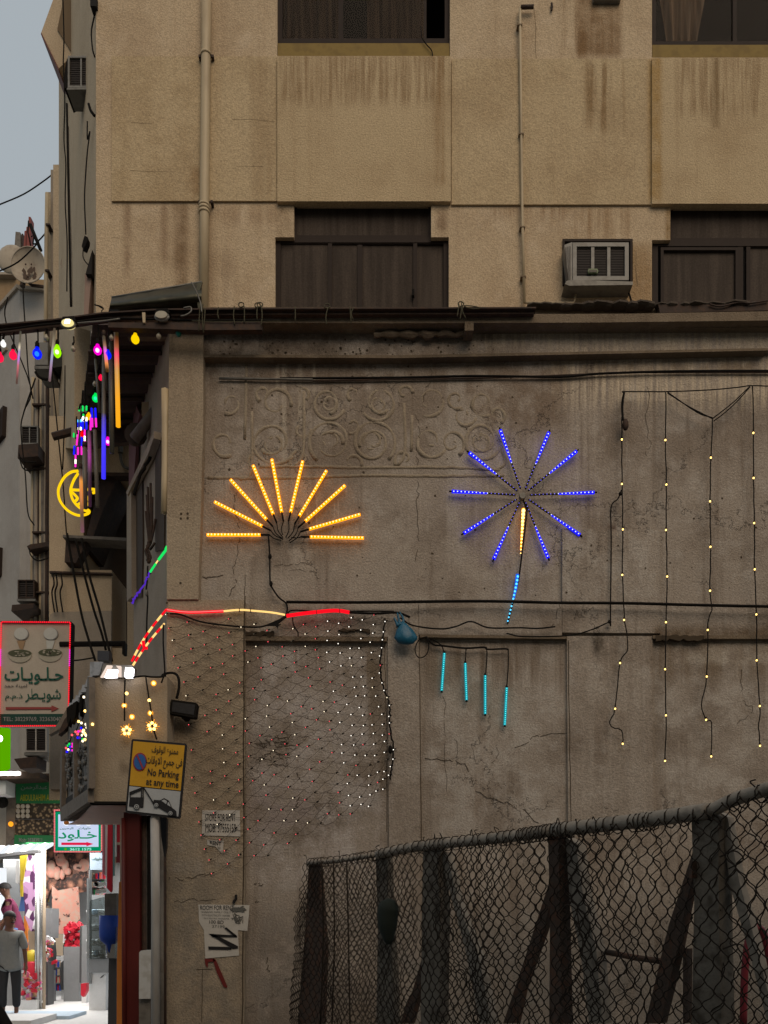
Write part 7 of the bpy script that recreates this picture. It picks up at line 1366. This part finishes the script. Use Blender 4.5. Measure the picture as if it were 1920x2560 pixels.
def person(label, base, H, yaw, lean=0.0, shirt='shirt', arms=((.05,0),(.05,0)), trousers='trousers', beard=True, look=0.0):
    g = thing('person', label, 'person', base); rot = Matrix.Rotation(yaw, 4, 'Z'); k_ = H/1.75; hip = .92
    def P(x, y, z):                                   # x to the person's left, y forward, metres for 1.75 m
        if z > hip and lean: d = z-hip; c, s_ = math.cos(lean), math.sin(lean); y, z = y*c+d*s_, hip+d*c-y*s_
        v = rot @ Vector((x*k_, -y*k_, z*k_)); return Vector(base)+v
    hz2 = lambda x, y, z: P(x, y, z)
    sk_n = [(P(0,0,.95),.085),(P(0,.0,1.15),.085),(P(0,0,1.38),.085),(P(0,0,1.47),.060),(P(0,.005,1.52),.058),(P(0,.02,1.585),(.082,.092)),(P(0,.015,1.67),(.088,.104)),(P(0,.01,1.735),(.062,.08))]
    e = [(0,1),(1,2),(2,3),(3,4),(4,5),(5,6),(6,7)]; hands = []
    for s_, (fw, out) in zip((-1,1), arms):
        b = len(sk_n); sk_n += [(P(s_*.17,0,1.40),.055),(P(s_*(.22+out*.5),fw*.25,1.13),.042),(P(s_*(.23+out),fw,.90),.030),(P(s_*(.235+out),fw+.02,.83),(.036,.018)),(P(s_*(.235+out),fw+.03,.79),(.034,.017))]; e += [(2,b),(b,b+1),(b+1,b+2),(b+2,b+3),(b+3,b+4)]; hands.append((s_, fw, out))
        for q, (dx, L) in enumerate(((-.026,.06),(-.009,.075),(.009,.07),(.026,.055))):
            c = len(sk_n); sk_n += [(P(s_*(.235+out)+dx*.35, fw+.03+dx, .77),.009),(P(s_*(.235+out)+dx*.3, fw+.04+dx, .77-L*.55),.0085),(P(s_*(.225+out)+dx*.2, fw+.05+dx, .77-L),.007)]; e += [(b+4,c),(c,c+1),(c+1,c+2)]
        c = len(sk_n); sk_n += [(P(s_*(.225+out), fw+.06, .81),.010),(P(s_*(.215+out), fw+.075, .775),.009)]; e += [(b+3,c),(c,c+1)]
    for s_ in (-1,1):
        b = len(sk_n); sk_n += [(P(s_*.10,0,.88),.09),(P(s_*.105,.01,.50),.058),(P(s_*.105,-.01,.09),.036),(P(s_*.108,.03,.045),.036),(P(s_*.115,.13,.03),.03),(P(s_*.12,.19,.025),.022)]; e += [(0,b),(b,b+1),(b+1,b+2),(b+2,b+3),(b+3,b+4),(b+4,b+5)]
    skin('body', sk_n, e, 'skin', g)
    fx = lambda x, y, z: P(x*math.cos(look)+y*math.sin(look), y*math.cos(look)-x*math.sin(look), z)
    MB().add([fx(-.016,.108,1.605), fx(.016,.108,1.605), fx(0,.140,1.612), fx(0,.108,1.66)], [(0,1,2),(0,2,3),(2,1,3),(0,3,1)]).build('nose', M['skin'], g, True)
    for s_ in (-1,1): MB().ball(fx(s_*.034,.104,1.658), .012*k_, 8, 6).build('eye', M['eye'], g, True); MB().ball(fx(s_*.094,.012,1.635), .026*k_, 8, 6, .45, .8, 1.2).build('ear', M['skin'], g, True)
    MB().tube([fx(-.026,.104,1.565), fx(0,.112,1.566), fx(.026,.104,1.565)], .006*k_, 6).build('mouth', M['dark red'], g, True)
    if beard: MB().tube([fx(-.034,.104,1.585), fx(0,.118,1.588), fx(.034,.104,1.585)], .009*k_, 6).build('moustache', M['hair'], g, True)
    hr = MB(); c = fx(0,.0,1.69)
    for i in range(7):
        for j in range(16):
            a = 2*math.pi*j/16; th = i/6*1.75; yy = math.cos(a)*math.sin(th)
            cut = 1.0 if yy < .35 else .8; hr.v.append(fx(.102*math.sin(a)*math.sin(th*cut), .118*yy*(.92 if yy > 0 else 1.05)+.004, 1.668+.118*math.cos(th*cut)))
    for i in range(6):
        for j in range(16): hr.f.append((i*16+j, (i+1)*16+j, (i+1)*16+(j+1) % 16, i*16+(j+1) % 16))
    hr.build('hair', M['hair'], g, True)
    sh_n = [(P(0,0,.74),(.235,.20)),(P(0,0,.86),(.205,.175)),(P(0,0,1.0),(.165,.145)),(P(0,.01,1.2),(.165,.145)),(P(0,0,1.37),(.150,.125)),(P(0,-.005,1.45),.072)]; se = [(0,1),(1,2),(2,3),(3,4),(4,5)]
    for s_, fw, out in hands: b = len(sh_n); sh_n += [(P(s_*.175,0,1.39),.078),(P(s_*(.215+out*.4),fw*.15,1.21),.070),(P(s_*(.222+out*.5),fw*.27,1.12),.066)]; se += [(4,b),(b,b+1),(b+1,b+2)]
    skin('shirt', sh_n, se, shirt, g)
    tr_n = [(P(0,0,.93),(.155,.115))]; te = []
    for s_ in (-1,1): b = len(tr_n); tr_n += [(P(s_*.095,0,.82),.105),(P(s_*.108,.01,.50),.080),(P(s_*.108,-.005,.14),.068)]; te += [(0,b),(b,b+1),(b+1,b+2)]
    skin('trousers', tr_n, te, trousers, g)
    for s_ in (-1,1): skin('sandal', [(P(s_*.108,-.04,.022),.030),(P(s_*.112,.06,.022),.034),(P(s_*.12,.17,.02),.034),(P(s_*.12,.21,.02),.022)], [(0,1),(1,2),(2,3)], 'shoe', g, 1)
    pk = MB().prism([P(x, .128, z) for x, z in ((.03,1.32),(.12,1.32),(.12,1.22),(.075,1.20),(.03,1.22))], rot @ Vector((0,-.006,0))); pk.build('pocket', M[shirt], g); MB().prism([P(x, .133, z) for x, z in ((-.008,1.38),(.008,1.38),(.008,.99),(-.008,.99))], rot @ Vector((0,-.004,0))).build('placket', M[shirt], g)
    return g
zm_ = 14.1; person('person in a grey short sleeved shirt and charcoal trousers standing looking right', Vector((W(24,0,zm_).x, zm_, 0)), 1.74, R(14), 0, 'shirt', ((.03,.02),(.02,.03)), look=R(38))
struct(MB().box(-9.4, -6.6, 15.9, 16.9, 0, .62).build('step', M['shop grey']))
person('person in a maroon shirt stooping behind the person in grey', Vector((W(38,0,16.2).x, 16.2, .62)), 1.72, R(-70), R(14), 'mshirt', ((.25,.0),(.28,.0)), 'blue cloth', False)
